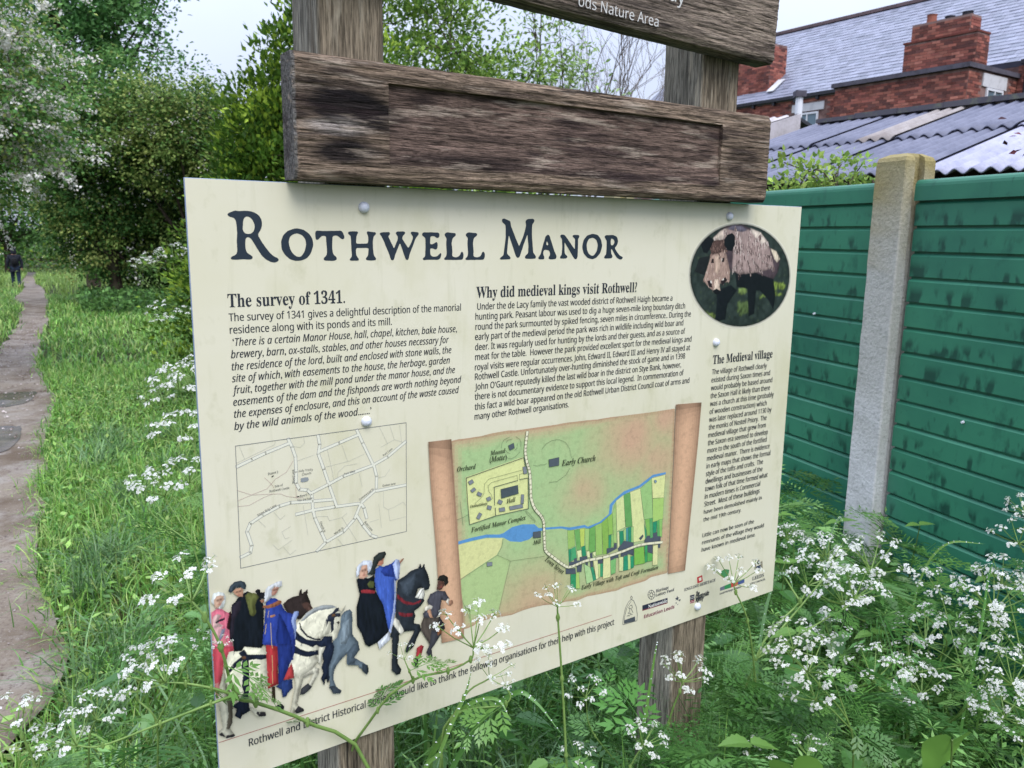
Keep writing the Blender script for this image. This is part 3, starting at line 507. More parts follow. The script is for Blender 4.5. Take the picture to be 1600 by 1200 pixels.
# longer tufts along the path edge and dead thatch
cs = strip(46, 1.4, 6.5, 1.8, rg, off=.15); P = (cs[:, None]+rg.normal(0, .07, (46, 120, 2))).reshape(-1, 2); blades('grass_tufts', 'longer tussocks of blue green grass in the verge', P, rg.uniform(.12, .34, len(P)), rg.uniform(.002, .0042, len(P)), hexs('6a8c58', '557a48', '7b9c66', '47693c'), 6, lean=.75)
P = strip(6000, 1.0, 4.5, 2.4, rg); blades('dead_grass', 'brown dead grass lying under the verge', P, rg.uniform(.02, .08, len(P)), rg.uniform(.0015, .003, len(P)), hexs('7a6040', '8d7550', '64492f'), 7, lean=1.4, seg=2, m=M_dull)
P = strip(4500, 1, 7, .25, rg, off=-.08); blades('grass', 'sparse short grass breaking up the path edge', P, rg.uniform(.02, .09, len(P)), rg.uniform(.0015, .0035, len(P)), GR, 8, lean=.9, seg=2)
# round verge weeds (clover, dock seedlings)
P = strip(9000, 1.2, 9, 3.2, rg); n = len(P); z = gz(P[:, 0], P[:, 1])+rg.uniform(.0, .1, n); Dv = np.concatenate([rg.normal(0, 1, (n, 2)), rg.normal(.35, .3, (n, 1))], 1)
V, F = leaf_cloud(np.concatenate([P, z[:, None]], 1), Dv, rg.uniform(.02, .06, n), rg.uniform(.008, .02, n), rg, .15, up=np.array([0, 0, 1.])); tag(fast('ground_weeds', V, F, M_wet, col=np.repeat(pick(GR+hexs('86a04a', '5c8440'), n, rg), 2, 0)), 'low broad leaved weeds among the verge grass', kind='stuff')
# undergrowth round the sign and along the fence
def under_pts(n, rg):
    P = np.stack([rg.uniform(-1.05, 2.3, n), rg.uniform(1.0, 4.6, n)], 1); fx = P0[0]+(P[:, 1]-P0[1])/fd[1]*fd[0]; bl = 1.0116+(P[:, 0]+.4029)/.8295*.5585
    ok = (P[:, 0] < fx-.06) & ((P[:, 1] > bl+.02) | ((P[:, 1] > bl-.22) & (rg.random(n) < .0))) & (P[:, 1] > .9+.12*np.abs(P[:, 0])); return P[ok]
def right_pts(n, rg):
    P = np.stack([rg.uniform(.25, 2.1, n), rg.uniform(.95, 3.9, n)], 1); fx = P0[0]+(P[:, 1]-P0[1])/fd[1]*fd[0]; bl = 1.0116+(P[:, 0]+.4029)/.8295*.5585
    return P[(P[:, 0] < fx-.05) & ((P[:, 1] > bl+.03) | ((P[:, 0] > .55) & (P[:, 1] > 1.0)))]
GU = hexs('668f44', '567e3c', '78a250', '4a7236', '8ab25c')
P = under_pts(5200, rg); blades('long_grass', 'long wet grass growing round the sign posts', P, rg.uniform(.35, .72, len(P)), rg.uniform(.0035, .0062, len(P)), GU+hexs('7fa070'), 9, lean=.45, seg=7, droop=1.0)
P = right_pts(2600, rg); blades('long_grass', 'long wet grass between the sign and the green fence', P, rg.uniform(.35, .78, len(P)), rg.uniform(.0035, .0062, len(P)), GU+hexs('86a878'), 10, lean=.5, seg=7, droop=1.0)
def ovate(L, W, teeth=6, heart=0):
    """toothed leaf: half outlines either side of a sunken midrib"""
    t = np.linspace(0, 1, teeth*2+1); w = W*np.sin(np.pi*t**.62)*(1-t*.25); w[1::2] *= 1.1; w[2:-1:2] *= .92; w[-1] = 0; w[0] = 0
    mid = np.stack([np.zeros_like(t), t*L, -.15*L*t**2], 1); le = np.stack([-w, t*L-(heart*L*.28*np.exp(-t*9)), -.15*L*t**2+w*.25], 1); ri = le*np.array([-1, 1, 1]); V = np.concatenate([mid, le, ri]); k = len(t)
    F = [(i, i+1, k+i+1, k+i) for i in range(k-1)]+[(i+1, i, 2*k+i, 2*k+i+1) for i in range(k-1)]; return V, np.array(F)
ovate_ = ovate
P = np.stack([rg.uniform(.0, .6, 700), rg.uniform(0, .16, 700)], 1); P[:, 1] += 1.0116+(P[:, 0]+.4029)*.6733-.2; blades('long_grass', 'long grass in front of the right sign post', P, rg.uniform(.45, .84, len(P)), rg.uniform(.003, .0055, len(P)), GU+hexs('86a878'), 13, lean=.35, seg=7, droop=.9)
# ferny leaf template of cow parsley: twice divided, toothed
def fern(seed, L=.2, n1=7):
    rg = np.random.default_rng(seed); V = []; F = []; mb = MB()
    def piece(p, d, s, l, w):
        up_ = np.array([0, 0, 1.]); mb.add([p, p+d*l*.45+s*w, p+d*l, p+d*l*.45-s*w+up_*w*.3], [(0, 1, 2), (0, 2, 3)])
    R_ = smooth_path([(0, 0, 0), (0, L*.5, .03*L), (0, L, -.12*L)], 10); tube(mb, R_, np.linspace(.0012, .0005, 10), 3, cap=False)
    for k in range(n1):
        t = .2+.75*k/n1; p = R_[int(t*9)]; l1 = L*.5*(1-t)**.8+.012
        for sd in (-1, 1):
            a = math.radians(58-12*t); d = np.array([sd*math.sin(a), math.cos(a), -.12+rg.normal(0, .1)]); s = np.array([d[1], -d[0], 0]); nn = max(3, int(4*(1-t))+2)
            for q in range(nn):
                u = (q+.4)/nn; pp = p+d*l1*u; l2 = l1*.42*(1-u)+.006
                for s2 in (-1, 1): piece(pp, (d*.75+s*s2*.66), s*.4+d*.3*s2, l2, l2*.34)
            piece(p+d*l1*.85, d, s, l1*.25+.006, .004)
    piece(R_[-2], np.array([0, 1, -.1]), np.array([1, 0, 0]), L*.1, .004)
    Vv = np.concatenate(mb.V); Ft = np.array(mb.F[3]); Fq = np.array(mb.F[4]); return Vv, Ft, Fq
def fern_coarse(seed, L=.2, n1=5):
    rg = np.random.default_rng(seed); mb = MB(); R_ = smooth_path([(0, 0, 0), (0, L*.5, .03*L), (0, L, -.15*L)], 10); tube(mb, R_, np.linspace(.0022, .0008, 10), 3, cap=False)
    for k in range(n1):
        t = .22+.74*k/n1; p = R_[int(t*9)]; l1 = L*.46*(1-t)**.75+.02
        for sd in (-1, 1):
            a = math.radians(60-14*t); d = np.array([sd*math.sin(a), math.cos(a), rg.normal(-.1, .12)]); s = np.array([d[1], -d[0], 0])
            for u, q in ((.12, .46), (.38, .42), (.64, .32)):
                for s2 in (-1, 1):
                    e = d*.8+s*s2*.6; l2 = l1*q; w = s*.45*s2+d*-.0; b = p+d*l1*u; mb.add([b, b+e*l2*.4+s*s2*l2*.16, b+e*l2, b+e*l2*.55-s*s2*l2*.2+d*l2*.1], [(0, 1, 2), (0, 2, 3)])
            b = p+d*l1*.7; mb.add([b, b+d*l1*.16+s*l1*.07, b+d*l1*.4, b+d*l1*.16-s*l1*.07], [(0, 1, 2), (0, 2, 3)])
    b = R_[-2]; mb.add([b, b+np.array([L*.04, L*.06, 0]), b+np.array([0, L*.16, -.02*L]), b+np.array([-L*.04, L*.06, 0])], [(0, 1, 2), (0, 2, 3)])
    return np.concatenate(mb.V), np.array(mb.F[3]), np.array(mb.F[4])
FERN = [fern(s, .2, n) for s, n in ((1, 8), (2, 7), (3, 9))]
def scatter(name, label, templates, P, yaw, pitch, scale, cols, seed, m):
    rg = np.random.default_rng(seed); Vs = []; Ts = []; Qs = []; CT = []; CQ = []; base = 0; C = pick(cols, len(P), rg, .2)
    for i, p in enumerate(P):
        V, Ft, Fq = templates[i % len(templates)]; cy, sy, cp, sp = math.cos(yaw[i]), math.sin(yaw[i]), math.cos(pitch[i]), math.sin(pitch[i])
        R = np.array([[cy, -sy, 0], [sy, cy, 0], [0, 0, 1]])@np.array([[1, 0, 0], [0, cp, -sp], [0, sp, cp]]); v = (V*scale[i])@R.T+p
        Vs.append(v); Ts.append(Ft+base); Qs.append(Fq+base); base += len(V); CT.append(np.tile(C[i], (len(Ft), 1))); CQ.append(np.tile(C[i]*.8, (len(Fq), 1)))
    fs = [np.concatenate(Ts)]; cc = [np.concatenate(CT)]
    if sum(map(len, Qs)): fs.append(np.concatenate(Qs)); cc.append(np.concatenate(CQ))
    return tag(fast(name, np.concatenate(Vs), fs, m, col=np.concatenate(cc)), label, kind='stuff')
def lay(P2, rg, z0, z1):
    n = len(P2); return np.concatenate([P2, rg.uniform(z0, z1, (n, 1))], 1), rg.uniform(0, 2*np.pi, n), rg.uniform(-.5, .7, n), rg.uniform(.6, 1.3, n)
P2 = np.concatenate([right_pts(1500, rg), under_pts(900, rg)])[:1500]; a_ = lay(P2, rg, .12, .68); a_[0][:, 2] *= np.clip(.55+.25*a_[0][:, 1], .6, 1.05)
scatter('parsley_leaves', 'ferny cow parsley leaves filling the undergrowth by the fence', FERN, *a_, hexs('568440', '66944a', '487638', '7aa65c'), 41, M_wet)
P2 = strip(420, .9, 3.4, 1.7, rg, off=.5); P2 = P2[P2[:, 0] > -1.6]; a_ = lay(P2, rg, .03, .3); scatter('parsley_leaves', 'low ferny leaves at the foot of the sign on the path side', FERN, *a_, hexs('5a8440', '4a7536', '6d9650'), 42, M_wet)
_ov = [(lambda q: (q[0], np.zeros((0, 3), int), q[1]))(ovate_(L_, W_)) for L_, W_ in ((.09, .026), (.07, .024), (.12, .03))]
P2 = np.concatenate([right_pts(1500, rg)[:620], under_pts(900, rg)[:330]]); n = len(P2); Pz = np.concatenate([P2, rg.uniform(.15, .62, (n, 1))*np.clip(.55+.25*P2[:, 1:2], .6, 1.05)], 1)
scatter('broad_leaves', 'toothed broad leaves of nettle and dead nettle low in the undergrowth', _ov, Pz, rg.uniform(0, 6.28, n), rg.uniform(-.9, .3, n), rg.uniform(.6, 1.2, n), hexs('548644', '659650', '467438', '78a85e'), 44, M_wet)
P2 = np.stack([rg.uniform(.22, .62, 170), rg.uniform(0, .13, 170)], 1); P2[:, 1] += 1.0116+(P2[:, 0]+.4029)*.6733-.2; a_ = lay(P2, rg, .38, .68); scatter('parsley_leaves', 'ferny leaves hiding the foot of the right sign post', [fern_coarse(5)]+FERN+FERN, a_[0], a_[1], a_[2], a_[3]*.68, hexs('4f7c3a', '5d8a46', '416c32'), 47, M_wet)
# cleavers: whorls of narrow leaves
def whorl(n=7, L=.03):
    a = np.linspace(0, 2*np.pi, n, endpoint=False); d = np.stack([np.cos(a), np.sin(a), np.full(n, .25)], 1); s = np.stack([-np.sin(a), np.cos(a), np.zeros(n)], 1); z = np.zeros((n, 3))
    V = np.stack([z, d*L*.6+s*L*.11, d*L, d*L*.6-s*L*.11], 1).reshape(-1, 3); b = np.arange(n)[:, None]*4; return V, np.concatenate([b+[0, 1, 2], b+[0, 2, 3]], 1).reshape(-1, 3), np.zeros((0, 4), int)
P2 = right_pts(260, rg); Pc = []
for p in P2[:150]:
    z = rg.uniform(.2, .45); d = rg.normal(0, .012, 2)
    for k in range(8): Pc.append((*(p+d*k), z+.035*k))
Pc = np.array(Pc); n = len(Pc); scatter('cleavers', 'sticky cleavers with whorled leaves scrambling through the undergrowth', [whorl(7, .032), whorl(6, .026)], Pc, rg.uniform(0, 6, n), rg.normal(0, .35, n), rg.uniform(.7, 1.2, n), hexs('6f9a4c', '5d8a40', '82aa5c'), 43, M_wet)
# nettle plants
NETV, NETF = ovate(.075, .024)
NET = fast('leaf', NETV, NETF, M_wet, col=np.tile(lin('4b7a3a'), (len(NETF), 1)), link=False); NET2 = fast('leaf', NETV, NETF, M_wet, col=np.tile(lin('6c9448'), (len(NETF), 1)), link=False)
def nettle(label, base, H, lean, seed, sc=1.0, group='nettles in the undergrowth'):
    rg = random.Random(seed); ro = empty('nettle', base, label, 'nettle', 0, group); P = smooth_path([(0, 0, 0), (lean[0]*.3, lean[1]*.3, H*.5), (lean[0], lean[1], H)], 10); mb = MB(); tube(mb, P, np.linspace(.003, .0015, 10), 5, lin('5d7a40')); mb.build('stem', M_wet, ro)
    for k in range(3, 10):
        for s in (0, 1):
            o = link_obj('leaf', NET2 if k > 8 else NET, ro); o.location = P[k]; yaw = s*math.pi+(k % 2)*math.pi/2+rg.uniform(-.3, .3); o.rotation_euler = (rg.uniform(-.35, .25), 0, yaw); q = sc*(1.15-.07*max(0, k-5)**1.3)*rg.uniform(.85, 1.1); o.scale = (q, q, q)
for lb, b, H, ln, sd, sc in [('nettle in front of the concrete post foot, left of its face', (1.05, 2.55, 0), .70, (.02, -.05), 1, 1.0), ('taller nettle just right of the concrete post foot', (1.26, 2.45, 0), .72, (.03, -.03), 2, 1.0), ('nettle against the green slats right of the post, leaning right', (1.36, 2.3, 0), .62, (.06, -.04), 3, .95), ('dark nettle between the board edge and the concrete post', (.85, 2.35, 0), .78, (-.03, -.02), 4, 1.1), ('nettle close to the board\'s right edge in deep shade', (.74, 2.1, 0), .72, (.02, 0), 5, 1.1), ('nettle with large leaves at the bottom edge left of the sign', (-.66, 1.28, 0), .55, (.04, -.04), 6, .9), ('broad nettle under the board\'s lower edge beside the right sign post', (.66, 1.72, 0), .74, (-.02, -.05), 7, 1.25), ('nettle in the middle of the right hand undergrowth', (.9, 1.95, 0), .62, (.02, -.05), 8, 1.1), ('nettle low beside the left sign post under the board', (.05, 1.42, 0), .6, (.03, -.02), 9, 1.2), ('nettle at the bottom of the photo left of the bindweed leaves', (.5, 1.25, 0), .62, (.02, -.03), 10, 1.2), ('nettle standing in front of the right sign post just above the bottom edge', (.44, 1.41, 0), .66, (.02, -.03), 11, 1.25), ('nettle crossing the left side of the right sign post', (.30, 1.44, 0), .62, (-.01, -.03), 12, 1.2)]: nettle(lb, b, H, ln, sd, sc)
# bindweed with heart leaves
def heart(L):
    o = np.array([(.0, .02), (.10, -.10), (.24, -.17), (.38, -.13), (.46, .0), (.47, .16), (.42, .34), (.33, .52), (.21, .72), (.09, .89), (0, 1)])
    k = len(o); t = np.linspace(.02, 1, k); mid = np.stack([np.zeros(k), t, -.12*t**2], 1); ri = np.stack([o[:, 0], o[:, 1], .16*o[:, 0]-.12*np.maximum(o[:, 1], 0)**2+.03*np.sin(o[:, 1]*9)], 1); le = ri*np.array([-1, 1, 1]); ha = (mid+ri)/2+np.array([0, 0, .025]); hb = (mid+le)/2+np.array([0, 0, .025])
    V = np.concatenate([mid, ha, ri, hb, le])*L; F = []
    for i in range(k-1): F += [(i+1, i, k+i, k+i+1), (k+i+1, k+i, 2*k+i, 2*k+i+1), (i, i+1, 3*k+i+1, 3*k+i), (3*k+i, 3*k+i+1, 4*k+i+1, 4*k+i)]
    return V, np.array(F)
BWV, BWF = heart(.085); BW_ = fast('leaf', BWV, BWF, M_wet, col=np.tile(lin('6f9a45'), (len(BWF), 1)), link=False, smooth=True)
def bindweed(label, base, leaves, seed):
    ro = empty('bindweed', base, label, 'bindweed', 0, 'bindweed at the bottom of the photo'); mb = MB(); b = np.array(base)
    for p, rot, q in leaves:
        p = np.array(p)-b; tube(mb, smooth_path([(0, 0, 0), p*.6+np.array([.03, .02, -.05]), p], 8), .0016, 5, lin('6f8a4a')); o = link_obj('leaf', BW_, ro); o.location = p; o.rotation_euler = rot; o.scale = (q, q, q)
    mb.build('stem', M_wet, ro)
bindweed('bindweed with one big heart shaped leaf at the bottom right', (.8, 1.3, 0), [((.725, 1.19, .80), (math.radians(-68), math.radians(8), math.radians(20)), 1.15)], 1)
bindweed('bindweed with a folded heart leaf at the bottom, left of the biggest leaf', (.5, 1.2, 0), [((.44, 1.12, .80), (math.radians(-75), math.radians(-30), math.radians(-35)), 1.05), ((.47, 1.14, .765), (math.radians(-60), 0, math.radians(60)), .7)], 2)

# ------------------------------------------------------------------ cow parsley
M_stem = mat('green_stem', lin('7d9a52'), .5, .35, noise=[(40, (1, 1, 1), lin('5f7f3c'), .45, .7)], transl=.1)
def umbel_mesh(seed, R=.045, nr=11):
    rg = random.Random(seed); mb = MB()
    for k in range(nr):
        a = 2*math.pi*k*.382+rg.uniform(-.2, .2); t = math.radians(18+48*math.sqrt(k/nr)+rg.uniform(-6, 6)); l = R*rg.uniform(.95, 1.12)
        d = np.array([math.sin(t)*math.cos(a), math.sin(t)*math.sin(a), math.cos(t)]); e = d*l; tube(mb, [(0, 0, 0), e*.55+np.array([0, 0, -.002]), e], [.0009, .0008, .0006], 3, mi=1, cap=False)
        nf = rg.randint(7, 11); ax = d*.55+np.array([0, 0, .45])
        for f in range(nf):
            b = 2*math.pi*f*.382; r = R*.20*math.sqrt((f+.3)/nf); fp = e+np.array([math.cos(b)*r, math.sin(b)*r, 0])+ax*R*.1*(1-(f/nf)**2)+np.array([rg.gauss(0, .001) for _ in range(3)])
            tube(mb, [e, fp], .00035, 3, mi=1, cap=False)
            nrm = ax+np.array([rg.gauss(0, .35) for _ in range(3)])+np.array([math.cos(b), math.sin(b), 0])*.5; nrm /= np.linalg.norm(nrm); s = np.cross(nrm, (.3, .9, .1)); s /= np.linalg.norm(s); u = np.cross(nrm, s)
            fr = R*rg.uniform(.045, .075); ph = rg.uniform(0, 6)
            for q in range(5):
                an = ph+q*2*math.pi/5; l_ = fr*(1.35 if q == 0 else 1); dq = s*math.cos(an)+u*math.sin(an); sq = -s*math.sin(an)+u*math.cos(an)
                mb.add([fp, fp+dq*l_*.7+sq*l_*.38+nrm*l_*.1, fp+dq*l_, fp+dq*l_*.7-sq*l_*.38+nrm*l_*.1], [(0, 1, 2), (0, 2, 3)])
    return mb.build('umbel', [M_petal, M_stem], link=False)
UMB = [umbel_mesh(s, .045, n) for s, n in ((1, 11), (2, 9), (3, 13), (4, 10))]; USM = [umbel_mesh(7, .045, 6), umbel_mesh(8, .045, 7)]
FLEAF = []
for (Vv, Ft, Fq), c in zip([fern_coarse(1), fern_coarse(2, n1=6), fern_coarse(3)], ('5a8640', '4f7a3a', '6a9448')):
    FLEAF.append(fast('leaf', Vv, [Ft, Fq], M_wet, col=np.tile(lin(c), (len(Ft)+len(Fq), 1)), link=False))
def parsley(label, base, shoots, leaves, r, seed, group='cow parsley in flower'):
    rg = random.Random(seed); b = np.array(base, float); ro = empty('cow_parsley', tuple(base), label, 'cow parsley', 0, group); mb = MB(); first = True; started = set()
    for pts, R in shoots:
        pts = [np.array(p) for p in pts]; k0 = tuple(np.round(pts[0], 3))
        own = not any(np.linalg.norm(np.array(k0)-np.array(q)) < .002 for q in started); r0 = r if own else r*.62
        if first or (own and pts[0][2] > .1):
            g = b+np.array([rg.uniform(-.01, .01), rg.uniform(-.01, .01), -.02]); path = [g, g+(pts[0]-g)*np.array([.35, .35, .6])]+pts if first else [g, g+(pts[0]-g)*np.array([.4, .4, .55])]+pts
        else: path = pts
        for p in pts: started.add(tuple(p))
        first = False; P = smooth_path(path, 26); tube(mb, P-b, np.linspace(r0, r0*.38, 26), 7, mi=0)
        for q in pts[1:-1]: mb_ = q-b; tube(mb, [mb_-np.array([0, 0, r0*2]), mb_, mb_+np.array([0, 0, r0*2])], [r0*.6, r0*1.25, r0*.6], 6)
        d = P[-1]-P[-4]; d /= np.linalg.norm(d); d = d*.55+np.array([0, -.22, .75]); o = link_obj('umbel', (UMB if R > .03 else USM)[rg.randrange(4 if R > .03 else 2)], ro); o.location = Vector(P[-1]-b); s_ = R/.040; o.scale = (s_, s_, s_)
        o.rotation_mode = 'QUATERNION'; o.rotation_quaternion = Vector(d).to_track_quat('Z', 'Y') @ Matrix.Rotation(rg.uniform(0, 6), 3, 'Z').to_quaternion()
        # small ferny leaf at a node
        if len(pts) > 2 and leaves:
            q = pts[1]-b; o = link_obj('leaf', FLEAF[rg.randrange(3)], ro); o.location = q; s_ = rg.uniform(.3, .5); o.scale = (s_, s_, s_); o.rotation_euler = (rg.uniform(-.6, .3), rg.uniform(-.5, .5), rg.uniform(0, 6))
    for k in range(leaves):
        o = link_obj('leaf', FLEAF[rg.randrange(3)], ro); o.location = (rg.uniform(-.04, .04), rg.uniform(-.04, .04), rg.uniform(.12, .45)); s_ = rg.uniform(.8, 1.3); o.scale = (s_, s_, s_); o.rotation_euler = (rg.uniform(.1, .8), 0, rg.uniform(0, 6))
    mb.build('stem', M_stem, ro, smooth=True); return ro
PLANTS=[["long leaning cow parsley stem lying across the lower left corner of the information board",[-0.12,1.12,0],[[[[-0.215,1.12,0.792],[-0.29,1.06,0.903],[-0.343,1.0,0.971],[-0.359,0.97,1.0],[-0.367,0.95,1.08],[-0.381,0.94,1.125],[-0.396,0.94,1.146]],0.0463],[[[-0.359,0.97,1.0],[-0.384,0.95,1.0],[-0.442,0.93,0.984],[-0.512,0.92,0.959],[-0.545,0.92,0.958]],0.038],[[[-0.359,0.97,1.0],[-0.386,0.96,1.016],[-0.419,0.96,1.022],[-0.446,0.96,1.023]],0.0442],[[[-0.359,0.97,1.0],[-0.364,0.955,1.051],[-0.365,0.95,1.079]],0.0121]],2,0.0042],["slim upright cow parsley with one small umbel in front of the map's lower edge",[0.12,1.28,0],[[[[0.109,1.22,0.559],[0.097,1.2,0.757],[0.087,1.2,0.895],[0.078,1.2,1.001],[0.077,1.2,1.019]],0.0305]],2,0.0038],["arching cow parsley whose umbel covers the middle of the board's bottom line of text",[-0.05,1.25,0],[[[[-0.252,1.15,0.73],[-0.195,1.1,0.898],[-0.139,1.08,0.96],[-0.087,1.07,0.981],[-0.054,1.06,1.005],[-0.05,1.06,1.023]],0.0488],[[[-0.105,1.15,0.616],[-0.1,1.1,0.824],[-0.065,1.08,0.933],[-0.027,1.07,0.97]],0.0289],[[[-0.139,1.08,0.96],[-0.143,1.07,0.98],[-0.15,1.07,0.998]],0.0187],[[[-0.099,1.1,0.857],[-0.003,1.1,0.911],[-0.004,1.1,0.942]],0.014]],3,0.0032],["cow parsley with a loose umbel in front of the sponsor emblems",[0.62,1.55,0],[[[[0.562,1.6,0.451],[0.52,1.56,0.689],[0.486,1.53,0.834],[0.455,1.52,0.901],[0.45,1.52,0.919]],0.0579]],2,0.0036],["short cow parsley with a nodding umbel beside the right sign post",[0.42,1.5,0],[[[[0.295,1.45,0.483],[0.312,1.42,0.674],[0.328,1.41,0.748],[0.332,1.41,0.767]],0.0448],[[[0.295,1.45,0.483],[0.168,1.4,0.658],[0.145,1.38,0.751]],0.035]],2,0.0035],["cow parsley spreading white umbels just right of the board's lower corner",[0.72,1.75,0],[[[[0.483,1.6,0.354],[0.547,1.65,0.683],[0.655,1.7,0.797],[0.669,1.7,0.836]],0.0621],[[[0.547,1.65,0.683],[0.728,1.75,0.837],[0.733,1.75,0.869]],0.0667],[[[0.547,1.65,0.683],[0.779,1.75,0.759],[0.799,1.75,0.783]],0.0722],[[[0.655,1.7,0.797],[0.632,1.75,0.836],[0.627,1.75,0.847]],0.0361]],3,0.005],["cow parsley with dense umbels hanging in front of the concrete post's foot",[1.0,2.2,0],[[[[1.174,2.0,0.533],[1.029,2.05,0.672],[0.973,2.05,0.718]],0.1009],[[[1.174,2.0,0.533],[0.921,1.95,0.628],[0.864,1.95,0.672]],0.0867],[[[1.029,2.05,0.672],[0.938,2.1,0.761],[0.865,2.1,0.745]],0.0567]],3,0.0035],["drooping cow parsley with a long cascade of umbels low beside the right sign post",[0.75,1.5,0],[[[[0.719,1.5,0.451],[0.695,1.48,0.626],[0.61,1.45,0.741],[0.585,1.45,0.768]],0.0713],[[[0.695,1.48,0.626],[0.626,1.45,0.7],[0.606,1.45,0.707]],0.0598],[[[0.695,1.48,0.626],[0.64,1.5,0.754],[0.573,1.5,0.788]],0.0595],[[[0.719,1.5,0.451],[0.589,1.4,0.609],[0.578,1.4,0.623]],0.04],[[[0.719,1.5,0.451],[0.492,1.4,0.594],[0.478,1.4,0.615]],0.0378]],3,0.0035],["cow parsley with two airy umbels in the middle of the right undergrowth",[1.0,1.75,0],[[[[0.987,1.7,0.384],[0.927,1.7,0.532],[0.855,1.7,0.587],[0.839,1.7,0.603]],0.0783],[[[0.987,1.7,0.384],[0.97,1.7,0.549],[0.952,1.7,0.573]],0.0648],[[[0.927,1.7,0.532],[0.774,1.75,0.646],[0.753,1.75,0.679]],0.05]],2,0.0035],["cow parsley with broad umbels below the green fence's centre slats",[1.25,2.0,0],[[[[1.25,1.8,0.455],[1.124,1.85,0.562],[1.058,1.9,0.594]],0.0905],[[[1.124,1.85,0.562],[1.113,1.95,0.702],[1.098,1.95,0.719]],0.0557],[[[1.124,1.85,0.562],[1.014,1.85,0.543],[0.996,1.85,0.56]],0.0646]],2,0.0035],["tall cow parsley with a large white cluster near the right edge of the undergrowth",[1.35,1.9,0],[[[[1.267,1.75,0.437],[1.234,1.78,0.603],[1.173,1.8,0.699],[1.158,1.8,0.732]],0.1],[[[1.234,1.78,0.603],[1.22,1.85,0.75],[1.203,1.85,0.775]],0.0705],[[[1.234,1.78,0.603],[1.149,1.8,0.641],[1.133,1.8,0.649]],0.0657]],3,0.0035],["cow parsley leaning in at the lower right with thick white umbels",[1.1,1.4,0],[[[[1.072,1.4,0.602],[1.008,1.4,0.71],[0.966,1.4,0.756],[0.954,1.4,0.776]],0.0644],[[[1.008,1.4,0.71],[0.96,1.38,0.709],[0.934,1.38,0.72]],0.057],[[[1.072,1.4,0.602],[0.959,1.35,0.663],[0.954,1.35,0.683]],0.0471],[[[1.008,1.4,0.71],[0.938,1.42,0.737],[0.927,1.42,0.723]],0.0383]],2,0.0035],["cow parsley rising at the right frame edge against the green fence",[1.5,1.9,0],[[[[1.301,1.8,0.659],[1.26,1.8,0.855],[1.21,1.8,0.886],[1.196,1.8,0.902]],0.0629],[[[1.301,1.8,0.659],[1.27,1.85,0.932],[1.232,1.85,0.963]],0.044]],2,0.0035],["cow parsley with low small umbels at the bottom centre behind wet grass",[0.2,1.35,0],[[[[0.186,1.3,0.532],[0.221,1.3,0.663],[0.242,1.3,0.708]],0.0351],[[[0.186,1.3,0.532],[0.12,1.25,0.66],[0.124,1.25,0.704]],0.0298]],3,0.0035],["tallest cow parsley left of the board, umbels level with the survey paragraph",[-0.95,2.5,0],[[[[-1.013,2.5,0.704],[-1.031,2.55,0.905],[-1.084,2.6,1.054],[-1.093,2.6,1.086]],0.0949],[[[-1.031,2.55,0.905],[-1.135,2.6,1.021],[-1.146,2.6,1.042]],0.0702],[[[-1.013,2.5,0.704],[-1.027,2.5,0.833],[-1.051,2.5,0.939]],0.1071],[[[-1.031,2.55,0.905],[-1.037,2.6,1.108],[-1.048,2.6,1.129]],0.0702]],3,0.0035],["cow parsley left of the board with umbels level with the road map",[-0.85,2.2,0],[[[[-0.847,2.1,0.605],[-0.874,2.1,0.755],[-0.956,2.15,0.856],[-0.962,2.15,0.875]],0.0887],[[[-0.874,2.1,0.755],[-0.89,2.15,0.885],[-0.892,2.15,0.913]],0.0785],[[[-0.874,2.1,0.755],[-1.006,2.15,0.828],[-1.017,2.15,0.893]],0.0546]],3,0.0035],["cow parsley sprawling from the bottom left corner with flat white umbels",[-0.75,1.15,0],[[[[-0.657,1.0,0.777],[-0.64,0.98,0.882],[-0.646,0.97,0.937],[-0.649,0.97,0.948]],0.037],[[[-0.657,1.0,0.777],[-0.588,1.0,0.848],[-0.562,0.98,0.931],[-0.551,0.98,0.955]],0.0311],[[[-0.657,1.0,0.777],[-0.635,0.98,0.882],[-0.631,0.98,0.906]],0.028]],2,0.0035],["two branched cow parsley beside the board's left edge above the nettles",[-0.65,1.5,0],[[[[-0.701,1.45,0.469],[-0.672,1.4,0.673],[-0.705,1.4,0.727],[-0.684,1.4,0.793]],0.0444],[[[-0.672,1.4,0.673],[-0.596,1.4,0.82],[-0.58,1.4,0.836]],0.0289]],2,0.0035],["faint cow parsley in the grass below the far hedge",[-3.2,10.2,-0.2],[[[[-4.331,10.0,0.751],[-4.389,10.0,1.065],[-4.423,10.0,1.159]],0.1905],[[[-4.331,10.0,0.751],[-4.192,10.0,1.068],[-4.167,10.0,1.224]],0.2381],[[[-4.331,10.0,0.751],[-4.572,10.0,1.047],[-4.581,10.0,1.141]],0.1587]],2,0.006],["pale cow parsley standing alone in the grass halfway to the hedge",[-2.0,5.2,-0.06],[[[[-2.109,5.0,0.816],[-2.146,5.0,1.057],[-2.19,5.0,1.104]],0.0794],[[[-2.109,5.0,0.816],[-2.056,5.0,1.018],[-2.033,5.0,1.078]],0.0714],[[[-2.109,5.0,0.816],[-2.167,5.0,0.977],[-2.171,5.0,1.029]],0.0714]],2,0.004]]
PLANTS = [[lb, bs, [[p, R*(.8 if bs[0] > .6 or (bs[0] < -.6 and bs[1] > 1.4) else 1)] for p, R in sh], lv, r_*.85] for lb, bs, sh, lv, r_ in PLANTS]
for k, (lb, bs, sh, lv, r_) in enumerate(PLANTS): parsley(lb, bs, sh, lv, r_, 50+k)
